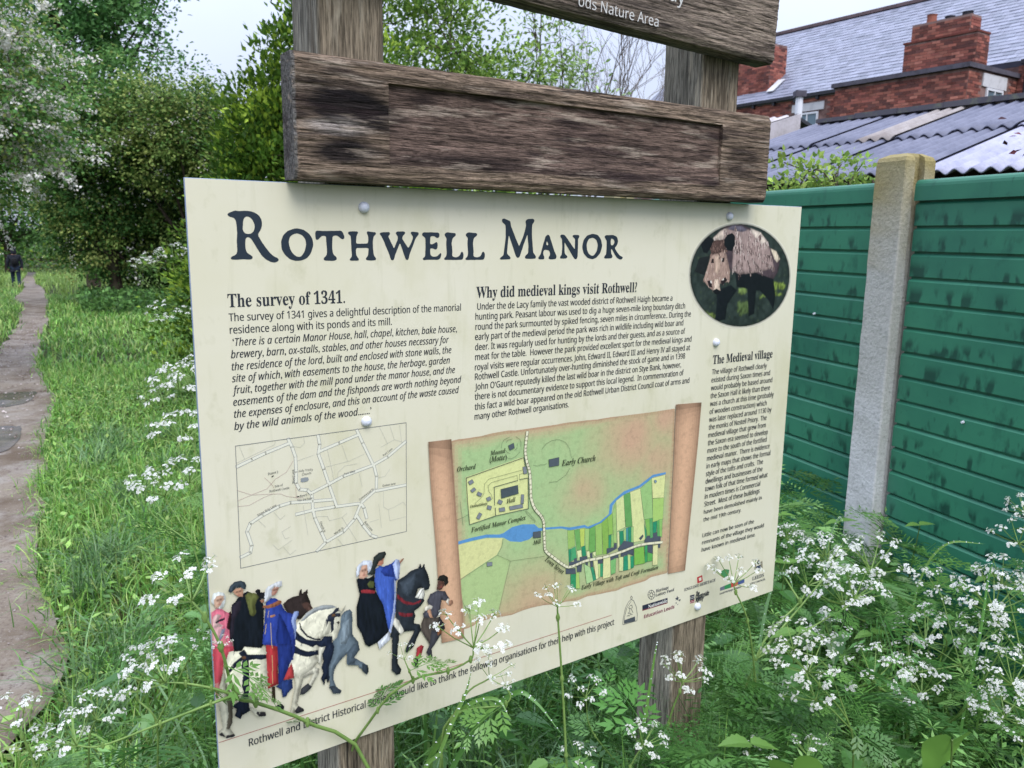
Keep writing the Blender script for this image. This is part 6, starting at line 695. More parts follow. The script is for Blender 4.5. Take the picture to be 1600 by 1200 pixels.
RIDERS=[["d9ddd8",[[2.7,555.3],[2.7,547.8],[4.9,541.9],[11.8,540.9],[18.9,544.3],[21.1,550.3],[20.2,557.6],[17.5,563.4],[13.9,566.8],[9.6,563.6]]],["c9a48c",[[5.4,551.7],[9.5,546.3],[13.5,546.2],[18.7,549.1],[17.9,554.9],[13.7,560.3],[10.6,563.8],[6.7,562.8],[5.5,558.2]]],["cf6d80",[[1.6,567.9],[8.6,564.4],[15.3,566.7],[20.9,573.0],[25.3,575.3],[24.8,596.0],[27.9,634.6],[0.4,626.5],[1.2,593.8]]],["dba6a8",[[2.4,589.8],[14.0,591.9],[12.5,602.5],[7.9,615.4],[2.0,615.9]]],["e0b8b4",[[1.6,583.1],[3.2,574.8],[9.2,572.1],[13.9,575.5],[8.6,583.9],[16.1,591.4],[2.3,590.9]]],["2a2530",[[5.5,583.1],[11.7,580.9],[18.1,579.9],[18.0,583.2],[11.5,584.1],[6.5,585.7]]],["87879a",[[13.3,596.1],[18.3,595.3],[16.5,602.5],[10.0,613.8],[6.3,617.2],[9.3,607.1]]],["31171d",[[24.4,573.9],[26.9,572.4],[27.1,590.0],[23.6,600.1],[19.8,595.7]]],["b44652",[[-0.0,616.9],[28.4,625.1],[26.7,638.0],[13.4,642.9],[11.6,659.1],[4.3,684.8],[1.0,690.4],[0.2,650.0]]],["c98583",[[1.5,672.7],[6.0,671.9],[6.1,687.6],[2.3,694.2]]],["2c2423",[[98.4,581.5],[105.6,576.0],[113.3,573.4],[122.0,573.8],[122.7,567.8],[125.6,564.5],[126.4,572.1],[130.9,569.8],[134.9,567.1],[133.8,575.1],[136.5,582.7],[139.1,593.7],[144.2,604.3],[139.6,607.7],[130.7,606.6],[122.8,610.2],[114.2,606.8],[103.8,594.8]]],["4a3630",[[124.8,587.7],[131.4,586.0],[136.9,589.7],[142.1,601.4],[135.3,603.1],[127.8,594.2]]],["5d463d",[[134.5,593.7],[142.1,601.4],[140.3,604.4],[135.4,600.8]]],["d3cfb8",[[21.0,631.9],[36.1,631.8],[44.5,628.7],[66.9,637.4],[73.8,649.7],[71.8,696.4],[61.3,694.1],[55.9,695.9],[48.8,703.9],[45.3,712.0],[44.4,719.8],[52.4,728.3],[67.8,738.3],[67.6,744.0],[56.0,741.0],[50.0,733.3],[44.3,720.9],[38.5,712.0],[34.6,706.1],[33.9,720.8],[28.9,718.0],[28.8,699.6],[21.0,692.5],[14.8,674.7],[14.1,649.8]]],["b9b6a2",[[12.1,659.3],[15.1,669.2],[15.7,686.3],[17.8,696.0],[20.3,705.9],[21.4,724.6],[17.3,746.1],[22.9,757.4],[22.3,760.0],[10.6,758.4],[9.3,754.1],[1.9,750.3],[1.7,745.1],[7.4,741.4],[6.6,728.5],[4.1,707.3],[4.0,691.4],[6.7,677.7]]],["5a5448",[[14.0,680.1],[21.0,692.5],[23.6,702.4],[22.1,711.1],[20.8,738.1],[15.8,746.7],[12.3,744.3],[16.4,722.8],[14.6,699.4]]],["2f2c30",[[1.9,750.3],[6.1,746.7],[9.3,754.1],[10.2,756.8]]],["2f2c30",[[10.6,758.4],[11.8,755.1],[20.9,755.5],[23.4,758.1],[21.7,760.2]]],["2f2c30",[[55.3,732.8],[66.8,737.9],[67.8,744.3],[58.1,741.7],[54.1,735.9]]],["8c8674",[[61.9,680.5],[65.0,680.3],[64.0,692.7],[61.3,693.6]]],["a09a85",[[47.1,705.7],[55.9,695.9],[61.2,694.7],[51.2,707.0],[45.7,714.4]]],["cfcbb5",[[114.6,616.0],[122.3,611.5],[131.4,603.4],[144.4,597.5],[157.3,597.5],[170.2,600.9],[180.6,609.6],[184.4,614.7],[187.2,611.3],[192.4,605.2],[189.8,612.0],[185.0,617.5],[185.4,628.5],[180.9,643.7],[176.7,653.4],[171.2,659.4],[168.8,649.8],[157.1,646.5],[147.9,648.0],[148.7,661.8],[149.6,675.6],[142.7,687.1],[130.9,693.0],[119.0,701.5],[111.7,695.1],[103.1,688.4],[101.9,621.8]]],["a4a9a9",[[122.9,613.0],[131.4,604.1],[144.4,598.2],[157.3,597.8],[170.2,601.1],[178.0,606.2],[166.2,605.9],[150.6,604.5],[137.6,607.7],[127.2,614.2]]],["bcb9a5",[[151.8,646.4],[159.1,624.1],[164.5,616.2],[172.3,620.9],[170.7,631.3],[165.0,644.7]]],["d6d2bf",[[148.7,661.8],[152.7,660.2],[158.9,662.0],[156.3,669.4],[154.1,679.6],[150.5,689.5],[146.7,685.6]]],["c2beab",[[112.9,696.9],[124.5,692.4],[141.3,690.1],[148.3,695.7],[146.7,703.4],[135.1,720.3],[130.1,715.9],[139.0,699.6],[122.8,702.7],[116.5,702.1]]],["3a3b40",[[118.1,727.1],[120.4,718.3],[130.2,713.2],[135.8,720.5],[133.7,723.3],[124.5,728.5]]],["b5b19d",[[112.8,698.2],[122.8,704.1],[119.8,716.7],[115.4,733.0],[108.1,756.5],[101.9,751.7],[109.3,724.2]]],["cbc7b2",[[102.2,678.8],[115.6,657.4],[143.4,665.6],[146.8,682.9],[137.3,693.6],[117.8,699.8],[104.2,692.8]]],["b8b4a0",[[110.9,695.9],[124.0,702.4],[119.0,716.3],[113.8,737.3],[114.1,743.4],[122.3,751.0],[122.7,755.3],[110.4,754.7],[109.0,747.6],[104.7,743.7],[106.2,732.3],[111.4,711.5]]],["302e33",[[108.8,751.2],[114.6,744.7],[122.3,751.6],[123.0,755.8],[110.9,755.2]]],["3b3c40",[[117.7,727.2],[121.2,718.2],[129.2,713.6],[134.8,719.0],[131.1,725.0],[124.2,728.8]]],["1b2131",[[17.6,659.8],[27.2,649.3],[37.6,643.5],[33.9,636.8],[42.2,633.6],[45.9,642.6],[72.7,650.5],[71.9,656.0],[64.0,655.9],[57.8,653.0],[47.5,651.6],[47.5,670.3],[46.7,687.2],[45.1,705.0],[44.3,720.9],[46.1,728.4],[34.5,731.4],[32.1,736.9],[24.3,729.0],[27.8,719.9],[21.0,713.0],[30.4,709.3],[38.1,698.1],[36.1,687.2],[38.3,673.1],[37.0,656.8],[38.4,649.4],[27.8,657.4],[19.4,663.8]]],["6b4b35",[[37.6,643.5],[41.7,643.0],[44.1,646.6],[42.5,648.9],[39.0,647.3]]],["1b2233",[[105.8,618.9],[114.3,623.9],[121.4,635.1],[131.3,644.6],[151.6,652.4],[157.1,646.5],[170.1,650.2],[168.5,659.3],[173.8,659.5],[173.6,669.0],[169.1,684.2],[163.4,697.6],[164.4,707.6],[162.8,718.1],[160.6,723.0],[158.9,715.5],[156.2,716.0],[155.2,726.1],[152.2,717.5],[150.4,711.4],[153.9,704.3],[151.6,694.0],[155.2,685.5],[152.9,673.9],[159.2,663.4],[151.3,662.5],[145.0,656.6],[138.5,658.8],[131.0,652.6],[123.5,648.4],[116.2,641.6],[105.2,633.2]]],["1b2233",[[104.8,643.7],[113.4,648.8],[120.7,656.3],[131.9,663.6],[147.3,665.4],[147.7,673.7],[141.9,671.9],[135.4,672.7],[129.1,670.8],[122.8,667.6],[116.6,663.1],[104.4,655.5]]],["1b2030",[[120.3,615.0],[122.1,615.5],[124.3,625.3],[132.8,638.3],[142.8,645.9],[151.7,649.1],[151.7,651.8],[141.4,647.8],[131.4,640.6],[122.3,627.4]]],["2a2f3d",[[169.9,613.6],[176.6,607.2],[181.3,608.4],[180.5,612.3],[175.1,614.9],[183.0,617.0],[183.5,622.6],[174.9,621.0],[172.7,627.8],[171.7,641.1],[167.6,644.1],[167.5,626.4],[164.2,625.5],[161.4,632.9],[160.4,621.8],[164.6,614.8]]],["6d5038",[[169.2,615.4],[174.4,615.4],[175.6,619.8],[169.7,619.6]]],["2f2a26",[[176.7,630.3],[180.0,628.4],[181.9,631.7],[179.2,634.3]]],["5c6972",[[184.2,621.4],[189.7,616.1],[197.8,614.8],[201.5,620.5],[201.1,656.2],[210.1,671.2],[211.9,684.3],[202.7,694.2],[217.6,707.1],[224.5,713.5],[225.9,723.9],[222.7,728.3],[215.9,720.8],[214.6,716.1],[210.5,713.5],[209.2,708.8],[192.8,703.5],[190.2,700.2],[192.0,684.1],[185.1,688.9],[175.4,697.1],[170.5,706.7],[169.4,720.2],[173.1,732.6],[181.6,741.7],[179.5,745.2],[168.7,742.6],[166.3,734.6],[162.4,731.9],[163.4,721.1],[162.7,697.4],[169.2,681.4],[172.2,668.6],[169.8,659.7],[176.7,653.4],[181.7,641.2]]],["47525b",[[192.0,682.7],[203.2,672.0],[210.1,671.9],[211.9,684.3],[202.7,694.2],[206.7,698.2],[202.4,703.9],[192.9,702.4]]],["363e47",[[162.5,729.1],[169.1,729.9],[181.6,741.7],[179.5,745.6],[168.7,742.6]]],["363e47",[[214.8,707.7],[224.5,713.5],[225.9,723.9],[222.7,728.3],[215.9,720.8]]],["77848c",[[185.2,635.3],[197.5,629.0],[198.9,651.4],[191.0,668.5],[180.3,665.4]]],["12171f",[[23.6,600.1],[26.5,581.1],[28.4,564.1],[33.5,561.0],[37.8,555.5],[46.1,551.0],[50.2,549.9],[63.1,558.6],[68.0,565.3],[71.6,577.4],[68.1,635.0],[64.8,638.6],[42.4,629.9],[38.0,635.3],[28.0,632.9],[27.7,617.8],[22.9,614.2]]],["2a2530",[[28.3,566.2],[35.5,561.5],[41.6,560.9],[39.9,573.6],[31.3,585.6],[28.0,612.3],[24.0,611.2]]],["5d6136",[[46.4,555.5],[51.1,551.7],[60.2,555.1],[67.1,561.8],[61.7,566.0],[59.8,574.4],[60.9,583.6],[56.6,588.5],[52.1,585.7],[50.1,574.1]]],["b78d73",[[30.8,545.1],[35.4,541.9],[42.5,542.0],[44.8,545.3],[43.8,556.0],[37.8,554.5],[33.0,550.0]]],["3a444c",[[24.6,543.0],[27.7,536.7],[33.9,531.7],[41.9,532.4],[47.8,536.1],[49.3,542.0],[47.3,545.9],[45.3,545.4],[41.5,541.7],[35.5,540.8],[28.2,546.6]]],["1f1e25",[[60.8,552.5],[63.5,549.6],[67.0,551.8],[67.4,555.8],[73.5,557.0],[73.1,566.6],[66.0,563.7]]],["a9775e",[[66.8,567.3],[71.5,566.8],[72.4,571.5],[68.2,571.0]]],["2a3c86",[[74.9,572.7],[81.4,567.6],[88.8,569.5],[94.8,576.6],[98.7,586.7],[102.7,594.6],[112.3,599.4],[120.0,597.4],[120.4,602.7],[116.4,607.3],[115.7,625.6],[113.6,651.7],[109.6,670.4],[87.1,663.6],[85.8,641.3],[71.2,636.0],[67.1,632.5],[70.3,608.5]]],["1d2d6c",[[92.1,591.8],[100.0,609.8],[107.7,634.9],[109.6,670.4],[91.3,664.9],[86.3,628.9]]],["8f5b42",[[70.1,575.9],[75.8,577.4],[86.4,575.6],[92.8,573.3],[97.0,576.1],[95.8,579.7],[86.1,582.3],[76.6,581.9],[70.3,579.3]]],["8b9cc6",[[109.6,612.4],[109.9,605.6],[114.0,596.4],[120.6,597.5],[119.2,603.5],[116.3,608.5],[116.4,621.2],[114.1,640.2],[112.4,624.7]]],["d4d6d8",[[72.4,572.0],[74.2,553.6],[79.1,549.2],[85.4,547.4],[91.8,545.6],[98.2,546.0],[98.5,552.8],[93.6,554.4],[87.4,551.2],[84.1,554.9],[83.7,563.7],[78.2,570.2]]],["a9806f",[[84.1,554.9],[88.4,552.0],[94.1,554.5],[91.3,560.0],[87.9,564.8],[82.6,564.0]]],["c08a62",[[79.3,592.9],[85.7,592.9],[86.6,596.0],[80.2,597.1]]],["a13336",[[72.2,635.6],[87.9,642.4],[87.2,700.1],[78.0,701.8],[71.5,703.2],[72.0,666.4]]],["202f6a",[[88.1,639.0],[109.5,645.2],[109.8,666.2],[103.9,676.1],[97.7,695.3],[93.1,702.0],[87.0,704.8],[88.1,665.5]]],["a13a3b",[[107.3,673.7],[110.0,688.6],[109.7,697.9],[94.4,697.2],[101.5,682.4]]],["243566",[[83.3,703.6],[94.4,697.2],[107.4,699.6],[106.9,713.6],[100.1,718.5],[97.7,723.6],[92.2,723.5],[91.6,711.0]]],["33281f",[[77.4,701.7],[81.7,703.0],[82.3,726.7],[77.0,724.9]]],["23252b",[[78.7,734.9],[88.7,731.2],[94.4,737.9],[93.1,742.8],[79.7,738.8]]],["252a31",[[276.2,588.1],[288.6,583.6],[300.2,577.1],[311.9,576.1],[315.9,568.7],[318.1,577.5],[322.7,570.2],[324.6,580.9],[329.5,591.4],[332.9,609.1],[330.3,615.1],[323.3,615.3],[317.5,609.1],[311.6,609.6],[307.5,619.8],[321.2,628.9],[322.2,632.9],[315.2,640.6],[304.3,645.3],[306.2,653.3],[303.1,665.8],[313.9,670.6],[315.8,680.7],[308.8,692.1],[302.7,705.7],[290.8,712.7],[287.0,708.7],[292.0,698.8],[305.0,678.6],[291.3,675.8],[277.8,675.8],[277.6,687.0],[274.5,705.0],[275.1,726.2],[280.8,737.5],[278.7,744.5],[271.9,744.3],[264.4,734.3],[266.2,680.0],[262.5,677.1],[272.5,646.2],[273.8,620.6]]],["3a424b",[[279.0,592.4],[296.3,587.3],[307.9,580.8],[311.7,592.8],[303.7,609.5],[295.9,620.6],[284.4,610.3]]],["7c2a33",[[275.9,610.0],[288.1,624.2],[303.5,631.9],[316.9,629.7],[315.3,634.0],[301.5,635.2],[286.1,628.4],[275.7,617.4]]],["7c2a33",[[277.3,640.1],[289.7,645.6],[302.3,648.5],[301.3,653.9],[287.7,651.3],[278.2,645.9]]],["e4e2d6",[[305.6,623.1],[313.5,611.9],[321.4,611.0],[323.3,621.8],[321.2,628.9],[313.4,626.9]]],["d7d3c4",[[264.7,653.5],[272.4,648.1],[278.1,655.2],[286.5,674.4],[280.6,678.5],[270.3,662.5]]],["12161f",[[209.5,570.4],[216.7,568.5],[229.2,573.3],[238.4,570.0],[239.6,597.4],[252.2,620.6],[260.7,667.3],[241.7,680.5],[226.8,683.6],[221.5,678.4],[216.4,660.4],[208.6,643.7],[208.4,614.8],[214.3,594.7]]],["9b343b",[[216.2,588.9],[225.2,589.9],[238.8,595.4],[237.8,599.7],[225.1,596.0],[217.0,593.6]]],["cdd2da",[[209.6,566.9],[210.0,551.0],[220.9,542.9],[234.3,545.9],[236.8,557.1],[229.3,567.9],[226.0,554.7],[218.9,551.3],[215.0,562.8]]],["c79d86",[[214.0,569.7],[215.1,559.3],[218.9,550.4],[227.0,551.3],[227.6,562.2],[225.7,567.1],[228.4,569.5],[220.2,572.0]]],["545a33",[[226.3,581.5],[230.9,577.3],[237.2,580.6],[237.0,590.4],[229.8,588.7]]],["3b55a0",[[240.4,560.6],[247.8,557.8],[253.2,560.0],[266.3,558.4],[273.9,552.9],[281.3,558.2],[279.1,585.1],[273.3,587.4],[273.7,628.0],[270.6,645.7],[262.6,671.5],[258.9,661.2],[252.1,622.4],[241.4,599.7],[238.2,579.0]]],["273a80",[[253.2,560.9],[268.2,557.9],[271.6,581.5],[254.8,575.7],[249.4,567.2]]],["aab6d6",[[269.1,560.9],[273.9,552.5],[279.5,555.0],[280.8,567.2],[278.1,586.7],[273.4,583.7]]],["aab6d6",[[270.6,584.9],[273.7,589.3],[272.9,616.7],[270.6,645.7],[263.5,671.8],[260.7,667.3],[267.8,637.6],[271.1,610.7]]],["b98a70",[[279.5,557.8],[287.1,553.6],[287.5,555.9],[281.3,561.8]]],["b07c64",[[243.2,555.9],[248.0,547.1],[254.5,543.2],[253.7,554.7],[249.6,557.4]]],["2a2f2e",[[236.0,551.6],[238.0,541.4],[246.3,536.1],[256.4,536.8],[258.2,541.3],[254.4,546.8],[246.1,550.3],[240.4,559.8],[238.4,570.0],[227.5,566.6],[232.2,561.4]]],["c9cdd3",[[241.7,680.5],[260.7,668.2],[263.3,681.1],[250.9,688.8],[244.3,693.4]]],["45444c",[[327.2,634.2],[333.2,624.3],[345.3,621.6],[359.5,626.1],[367.7,640.6],[361.5,642.9],[353.4,638.9],[349.2,662.8],[343.1,667.0],[321.0,661.1],[320.0,653.2],[331.1,646.6]]],["d9d2c2",[[322.1,649.9],[323.1,643.6],[331.1,641.8],[337.1,646.2],[335.1,650.5]]],["c09376",[[327.0,651.2],[333.1,649.0],[336.0,663.2],[344.0,673.0],[341.0,675.1],[334.9,670.6]]],["d9d2c2",[[361.5,644.8],[364.6,639.8],[367.7,641.6],[366.7,652.9]]],["a07860",[[365.7,644.0],[372.9,643.9],[375.0,650.2],[369.8,653.7],[366.1,651.8]]],["553a33",[[344.3,620.4],[346.4,606.7],[353.5,604.6],[359.6,613.6],[353.4,621.7]]],["23211f",[[345.8,602.8],[349.5,597.9],[357.6,597.6],[364.7,603.4],[365.7,613.2],[359.6,617.5],[357.5,609.3],[347.4,604.6]]],["4a423c",[[321.0,661.1],[343.1,667.0],[351.2,667.2],[349.1,678.3],[347.0,697.1],[340.8,709.0],[330.6,708.0],[320.7,689.7],[315.8,680.7],[316.9,669.5]]],["39393f",[[334.8,686.0],[349.0,693.8],[353.1,696.9],[342.8,709.5],[334.6,718.9],[336.6,735.1],[330.5,731.3],[324.9,721.8],[330.6,711.9]]],["8a5a3d",[[345.0,679.1],[351.2,678.8],[353.1,696.9],[345.9,698.8]]],["26242a",[[349.2,666.7],[357.3,680.5],[359.3,690.8],[353.1,693.0],[347.1,675.8]]],["a3363d",[[308.6,709.3],[315.6,706.5],[320.6,709.9],[314.4,728.4],[306.5,725.1]]],["26272d",[[303.5,725.1],[311.4,728.5],[310.2,744.6],[303.3,739.6]]]]
RIDERLINES=[[1.0,"3a3630",[[359.4,664.0],[349.1,671.5]]],[1.0,"3a3630",[[274.5,705.0],[296.9,699.2]]],[0.8,"2a2d30",[[305.6,623.1],[314.5,612.1]]],[0.8,"2a2d30",[[311.4,625.5],[319.4,613.4]]],[0.8,"2a2d30",[[321.2,628.9],[323.3,614.3]]],[1.2,"c0a878",[[78.1,585.8],[76.1,595.4]]],[1.2,"c0a878",[[73.6,604.9],[71.4,619.0]]],[1.2,"c0a878",[[79.9,604.4],[80.0,627.1],[80.4,643.2]]],[1.2,"c0a878",[[80.0,653.8],[79.0,697.5]]]]
BOAROVAL=[[1164.7,137.5],[1165.0,151.0],[1162.5,164.2],[1157.3,176.9],[1149.6,188.8],[1139.5,199.8],[1127.3,209.5],[1113.1,217.8],[1097.2,224.5],[1080.1,229.7],[1062.0,233.1],[1043.3,234.7],[1024.4,234.6],[1005.5,232.8],[987.1,229.3],[969.4,224.3],[952.7,217.8],[937.3,210.0],[923.3,201.1],[911.0,191.2],[900.6,180.4],[892.2,169.0],[885.8,157.2],[881.6,145.0],[879.6,132.8],[879.8,120.7],[882.2,108.8],[886.8,97.3],[893.4,86.4],[902.1,76.3],[912.6,67.1],[924.9,59.0],[938.8,52.0],[954.1,46.4],[970.5,42.1],[987.9,39.4],[1005.9,38.3],[1024.4,38.8],[1042.9,40.9],[1061.2,44.7],[1078.9,50.1],[1095.8,57.1],[1111.5,65.5],[1125.7,75.3],[1138.0,86.2],[1148.3,98.1],[1156.3,110.8],[1161.8,124.0]]
BOAR=[["4a5a35",[[1011.1,187.0],[1055.7,184.7],[1052.6,211.2],[1018.9,211.7]]],["6a7a40",[[918.5,198.2],[937.3,206.3],[956.1,208.9],[948.8,217.8],[932.7,213.4]]],["75883f",[[1113.2,152.0],[1155.3,152.9],[1156.4,162.6],[1117.4,163.6]]],["66783c",[[1071.8,173.8],[1094.8,172.6],[1098.6,180.4],[1075.3,179.6]]],["75883f",[[1124.4,173.4],[1148.6,174.1],[1146.0,178.0],[1124.8,176.4]]],["6a7c44",[[1013.8,157.2],[1036.5,161.5],[1037.4,170.9],[1009.5,170.1]]],["463a3e",[[933.6,65.1],[955.5,48.1],[981.1,37.3],[1013.6,39.1],[1036.3,45.0],[1065.0,52.0],[1086.6,66.6],[1096.8,81.5],[1121.3,91.0],[1131.9,106.2],[1128.5,129.2],[1115.3,144.3],[1080.6,147.5],[1022.8,135.1],[989.2,127.3],[965.2,98.0]]],["14161a",[[1000.1,127.4],[1050.1,128.1],[1115.3,144.3],[1124.7,175.4],[1122.1,206.4],[1105.1,186.4],[1076.8,166.4],[1065.2,166.0],[1064.1,211.7],[1047.5,216.7],[1039.3,161.6],[1008.3,157.1]]],["14171b",[[952.2,163.0],[991.5,153.0],[1009.0,164.5],[983.9,189.7],[981.1,219.3],[952.0,223.5],[954.4,188.7]]],["937f79",[[936.1,64.2],[960.8,48.0],[992.2,42.1],[1036.6,48.7],[1068.2,55.6],[1089.8,70.3],[1104.5,98.5],[1115.8,121.4],[1078.6,128.5],[1044.8,131.8],[1011.5,133.1],[991.6,123.7],[990.8,85.4],[962.5,67.6]]],["c3b3a4",[[933.6,65.1],[953.2,51.6],[968.6,46.1],[972.1,56.7],[957.4,69.4],[939.1,69.5]]],["6b6470",[[971.4,47.8],[986.7,40.4],[1013.9,41.8],[1028.3,48.8],[1014.9,52.6],[993.0,51.1]]],["cfc0a8",[[1099.9,83.4],[1118.1,89.1],[1131.7,104.3],[1123.6,111.9],[1113.9,104.2]]],["c8b9ab",[[1036.3,45.0],[1067.9,52.9],[1086.8,68.5],[1091.4,85.3],[1067.1,72.3],[1042.9,55.9]]],["4d3a35",[[933.9,69.5],[965.1,67.5],[972.2,87.2],[954.4,96.2],[930.8,94.4],[927.0,80.2]]],["947c70",[[930.8,94.4],[954.1,92.6],[969.4,85.4],[976.1,101.7],[986.5,127.2],[986.9,146.5],[969.6,148.9],[959.1,150.4],[961.6,164.2],[944.0,159.2],[941.6,162.7],[928.0,155.2],[914.0,142.3],[920.5,126.3],[926.8,108.6]]],["b59c8a",[[941.5,98.0],[954.4,96.2],[959.1,119.6],[952.4,134.0],[943.9,126.7]]],["cdb8a4",[[945.1,141.1],[955.6,141.3],[962.4,164.2],[942.8,161.0]]],["161519",[[941.6,162.7],[951.9,159.0],[962.4,164.2],[958.1,170.5],[947.4,169.3]]],["2a2023",[[924.5,144.3],[934.8,142.7],[939.9,157.3],[930.6,155.2]]],["2a2023",[[961.8,145.1],[974.0,138.0],[979.9,143.6],[964.7,154.2]]],["e8dfd2",[[932.7,143.6],[936.1,143.6],[937.4,149.1],[934.2,148.1]]],["e8dfd2",[[965.1,143.3],[970.1,139.4],[970.4,142.5],[966.5,144.2]]],["2b2020",[[934.1,103.3],[939.3,103.3],[939.9,110.5],[932.2,111.3]]],["2b2020",[[961.5,101.6],[968.1,100.8],[967.4,108.9],[962.2,109.7]]],["e5d8c8",[[959.7,102.5],[962.8,101.3],[962.0,107.9],[959.7,107.9]]],["131519",[[901.4,62.8],[911.3,59.2],[925.6,62.6],[936.5,69.5],[929.8,81.9],[920.3,92.6],[910.0,90.8],[901.6,75.0]]],["131519",[[963.8,67.5],[972.3,58.5],[985.3,54.8],[993.9,60.1],[995.4,76.4],[988.4,89.0],[974.9,87.2],[966.1,78.3]]],["1d1f20",[[900.6,101.3],[925.9,97.9],[924.3,110.3],[915.9,133.4],[889.9,125.9]]]]
LOGOPOLY=[["2b3040",[[795.7,764.5],[863.0,765.6],[863.7,777.2],[796.3,775.3]]],["7a2a3c",[[796.2,773.7],[863.6,775.6],[863.7,777.2],[796.3,775.8]]],["b5363c",[[943.8,741.6],[958.4,740.1],[961.4,754.1],[945.9,755.4]]],["dcd8c6",[[948.8,744.5],[956.1,744.0],[957.4,751.0],[950.8,751.6]]],["2b3040",[[926.2,776.6],[939.1,777.1],[940.0,788.4],[927.1,787.9]]],["8a2f48",[[927.1,788.5],[940.0,789.0],[940.4,794.7],[927.5,794.4]]],["4c8a5a",[[1013.8,745.5],[1025.2,742.4],[1040.4,747.4],[1038.3,758.3],[1027.1,764.7],[1016.6,756.0]]],["6f7480",[[1014.9,781.2],[1028.5,780.2],[1029.2,788.9],[1015.6,788.4]]],["3a8a55",[[1028.5,780.2],[1048.0,779.2],[1049.0,789.5],[1029.2,788.9]]],["c04a48",[[1048.0,779.2],[1069.9,778.7],[1070.9,789.0],[1049.0,789.5]]],["4a5a8a",[[1069.9,778.7],[1090.1,778.5],[1091.0,788.1],[1070.9,789.0]]],["3c4459",[[1125.2,759.5],[1139.7,759.0],[1142.7,768.0],[1136.1,772.3],[1128.1,767.5]]],["8a8470",[[1118.9,750.8],[1124.3,750.6],[1127.2,767.3],[1122.0,769.1]]],["8a8470",[[1139.0,752.4],[1145.2,750.9],[1148.2,767.7],[1143.0,771.0]]],["4a4a50",[[1126.4,751.0],[1133.3,745.3],[1138.3,753.7],[1135.3,756.9],[1129.0,756.0]]],["4a4f55",[[749.7,782.7],[777.5,782.2],[778.6,791.8],[750.1,789.9]]],["3f4550",[[883.4,771.3],[888.4,772.1],[889.5,767.4],[891.7,772.3],[896.3,773.0],[892.2,774.9],[893.9,779.5],[889.4,775.6],[885.9,776.9],[887.1,773.9]]],["3f4550",[[893.8,777.5],[900.3,777.8],[897.7,782.1]]],["3f4550",[[885.5,781.7],[889.8,781.7],[887.9,784.5]]],["3f4550",[[890.8,786.4],[893.7,786.0],[892.4,788.4]]]]
LOGOLINES=[[0.9,"474b50",[[746.9,791.1],[747.3,778.1],[751.8,758.4],[759.3,747.3],[765.6,744.2],[772.4,748.5],[779.7,763.0],[783.3,779.8],[783.0,792.4],[746.9,791.1]]],[0.9,"474b50",[[749.9,786.7],[750.4,776.3],[755.0,759.2],[765.8,747.6]]],[0.9,"474b50",[[765.6,743.7],[763.7,739.3],[765.9,737.2],[768.7,740.8],[767.6,744.2]]],[0.9,"474b50",[[763.6,756.2],[767.9,756.0],[769.8,761.8],[765.0,763.1],[760.0,760.5],[763.0,757.4]]],[0.9,"474b50",[[766.6,763.6],[772.0,772.9]]],[0.9,"474b50",[[763.3,762.7],[763.0,769.2],[758.9,770.7],[767.1,772.9]]],[0.9,"474b50",[[756.6,776.6],[759.1,774.7],[762.5,777.4],[765.6,774.6],[770.6,776.4]]],[0.9,"333a45",[[827.5,750.0],[827.2,752.9],[826.1,755.3],[824.2,756.9],[821.6,757.7],[818.8,757.4],[815.9,756.2],[813.3,754.2],[811.1,751.5],[809.6,748.5],[809.0,745.4],[809.3,742.5],[810.4,740.1],[812.3,738.5],[814.8,737.8],[817.6,738.0],[820.5,739.2],[823.2,741.2],[825.4,743.9],[826.9,746.9],[827.5,750.0]]],[0.9,"333a45",[[822.0,748.6],[821.4,750.8],[819.6,751.8],[817.3,751.3],[815.3,749.3],[814.5,746.8],[815.0,744.6],[816.8,743.6],[819.2,744.1],[821.1,746.1],[822.0,748.6]]],[0.8,"333a45",[[822.0,748.6],[827.5,750.0]]],[0.8,"333a45",[[821.1,751.2],[825.2,756.2]]],[0.8,"333a45",[[818.5,751.7],[818.8,757.4]]],[0.8,"333a45",[[815.7,749.9],[812.1,752.9]]],[0.8,"333a45",[[814.5,746.8],[809.0,745.4]]],[0.8,"333a45",[[815.4,744.2],[811.3,739.2]]],[0.8,"333a45",[[818.0,743.7],[817.6,738.0]]],[0.8,"333a45",[[820.7,745.5],[824.4,742.5]]],[0.9,"d8d4c8",[[926.5,780.6],[939.4,781.0]]],[0.9,"d8d4c8",[[926.8,784.0],[939.7,784.4]]],[0.9,"d8d4c8",[[927.3,791.6],[940.2,791.8]]],[0.9,"a8635c",[[1.7,763.4],[717.4,763.4]]]]
CAPS=[[234.1,29.0],[974.5,24.0],[957.9,262.7],[231.4,332.3],[948.6,805.4]]
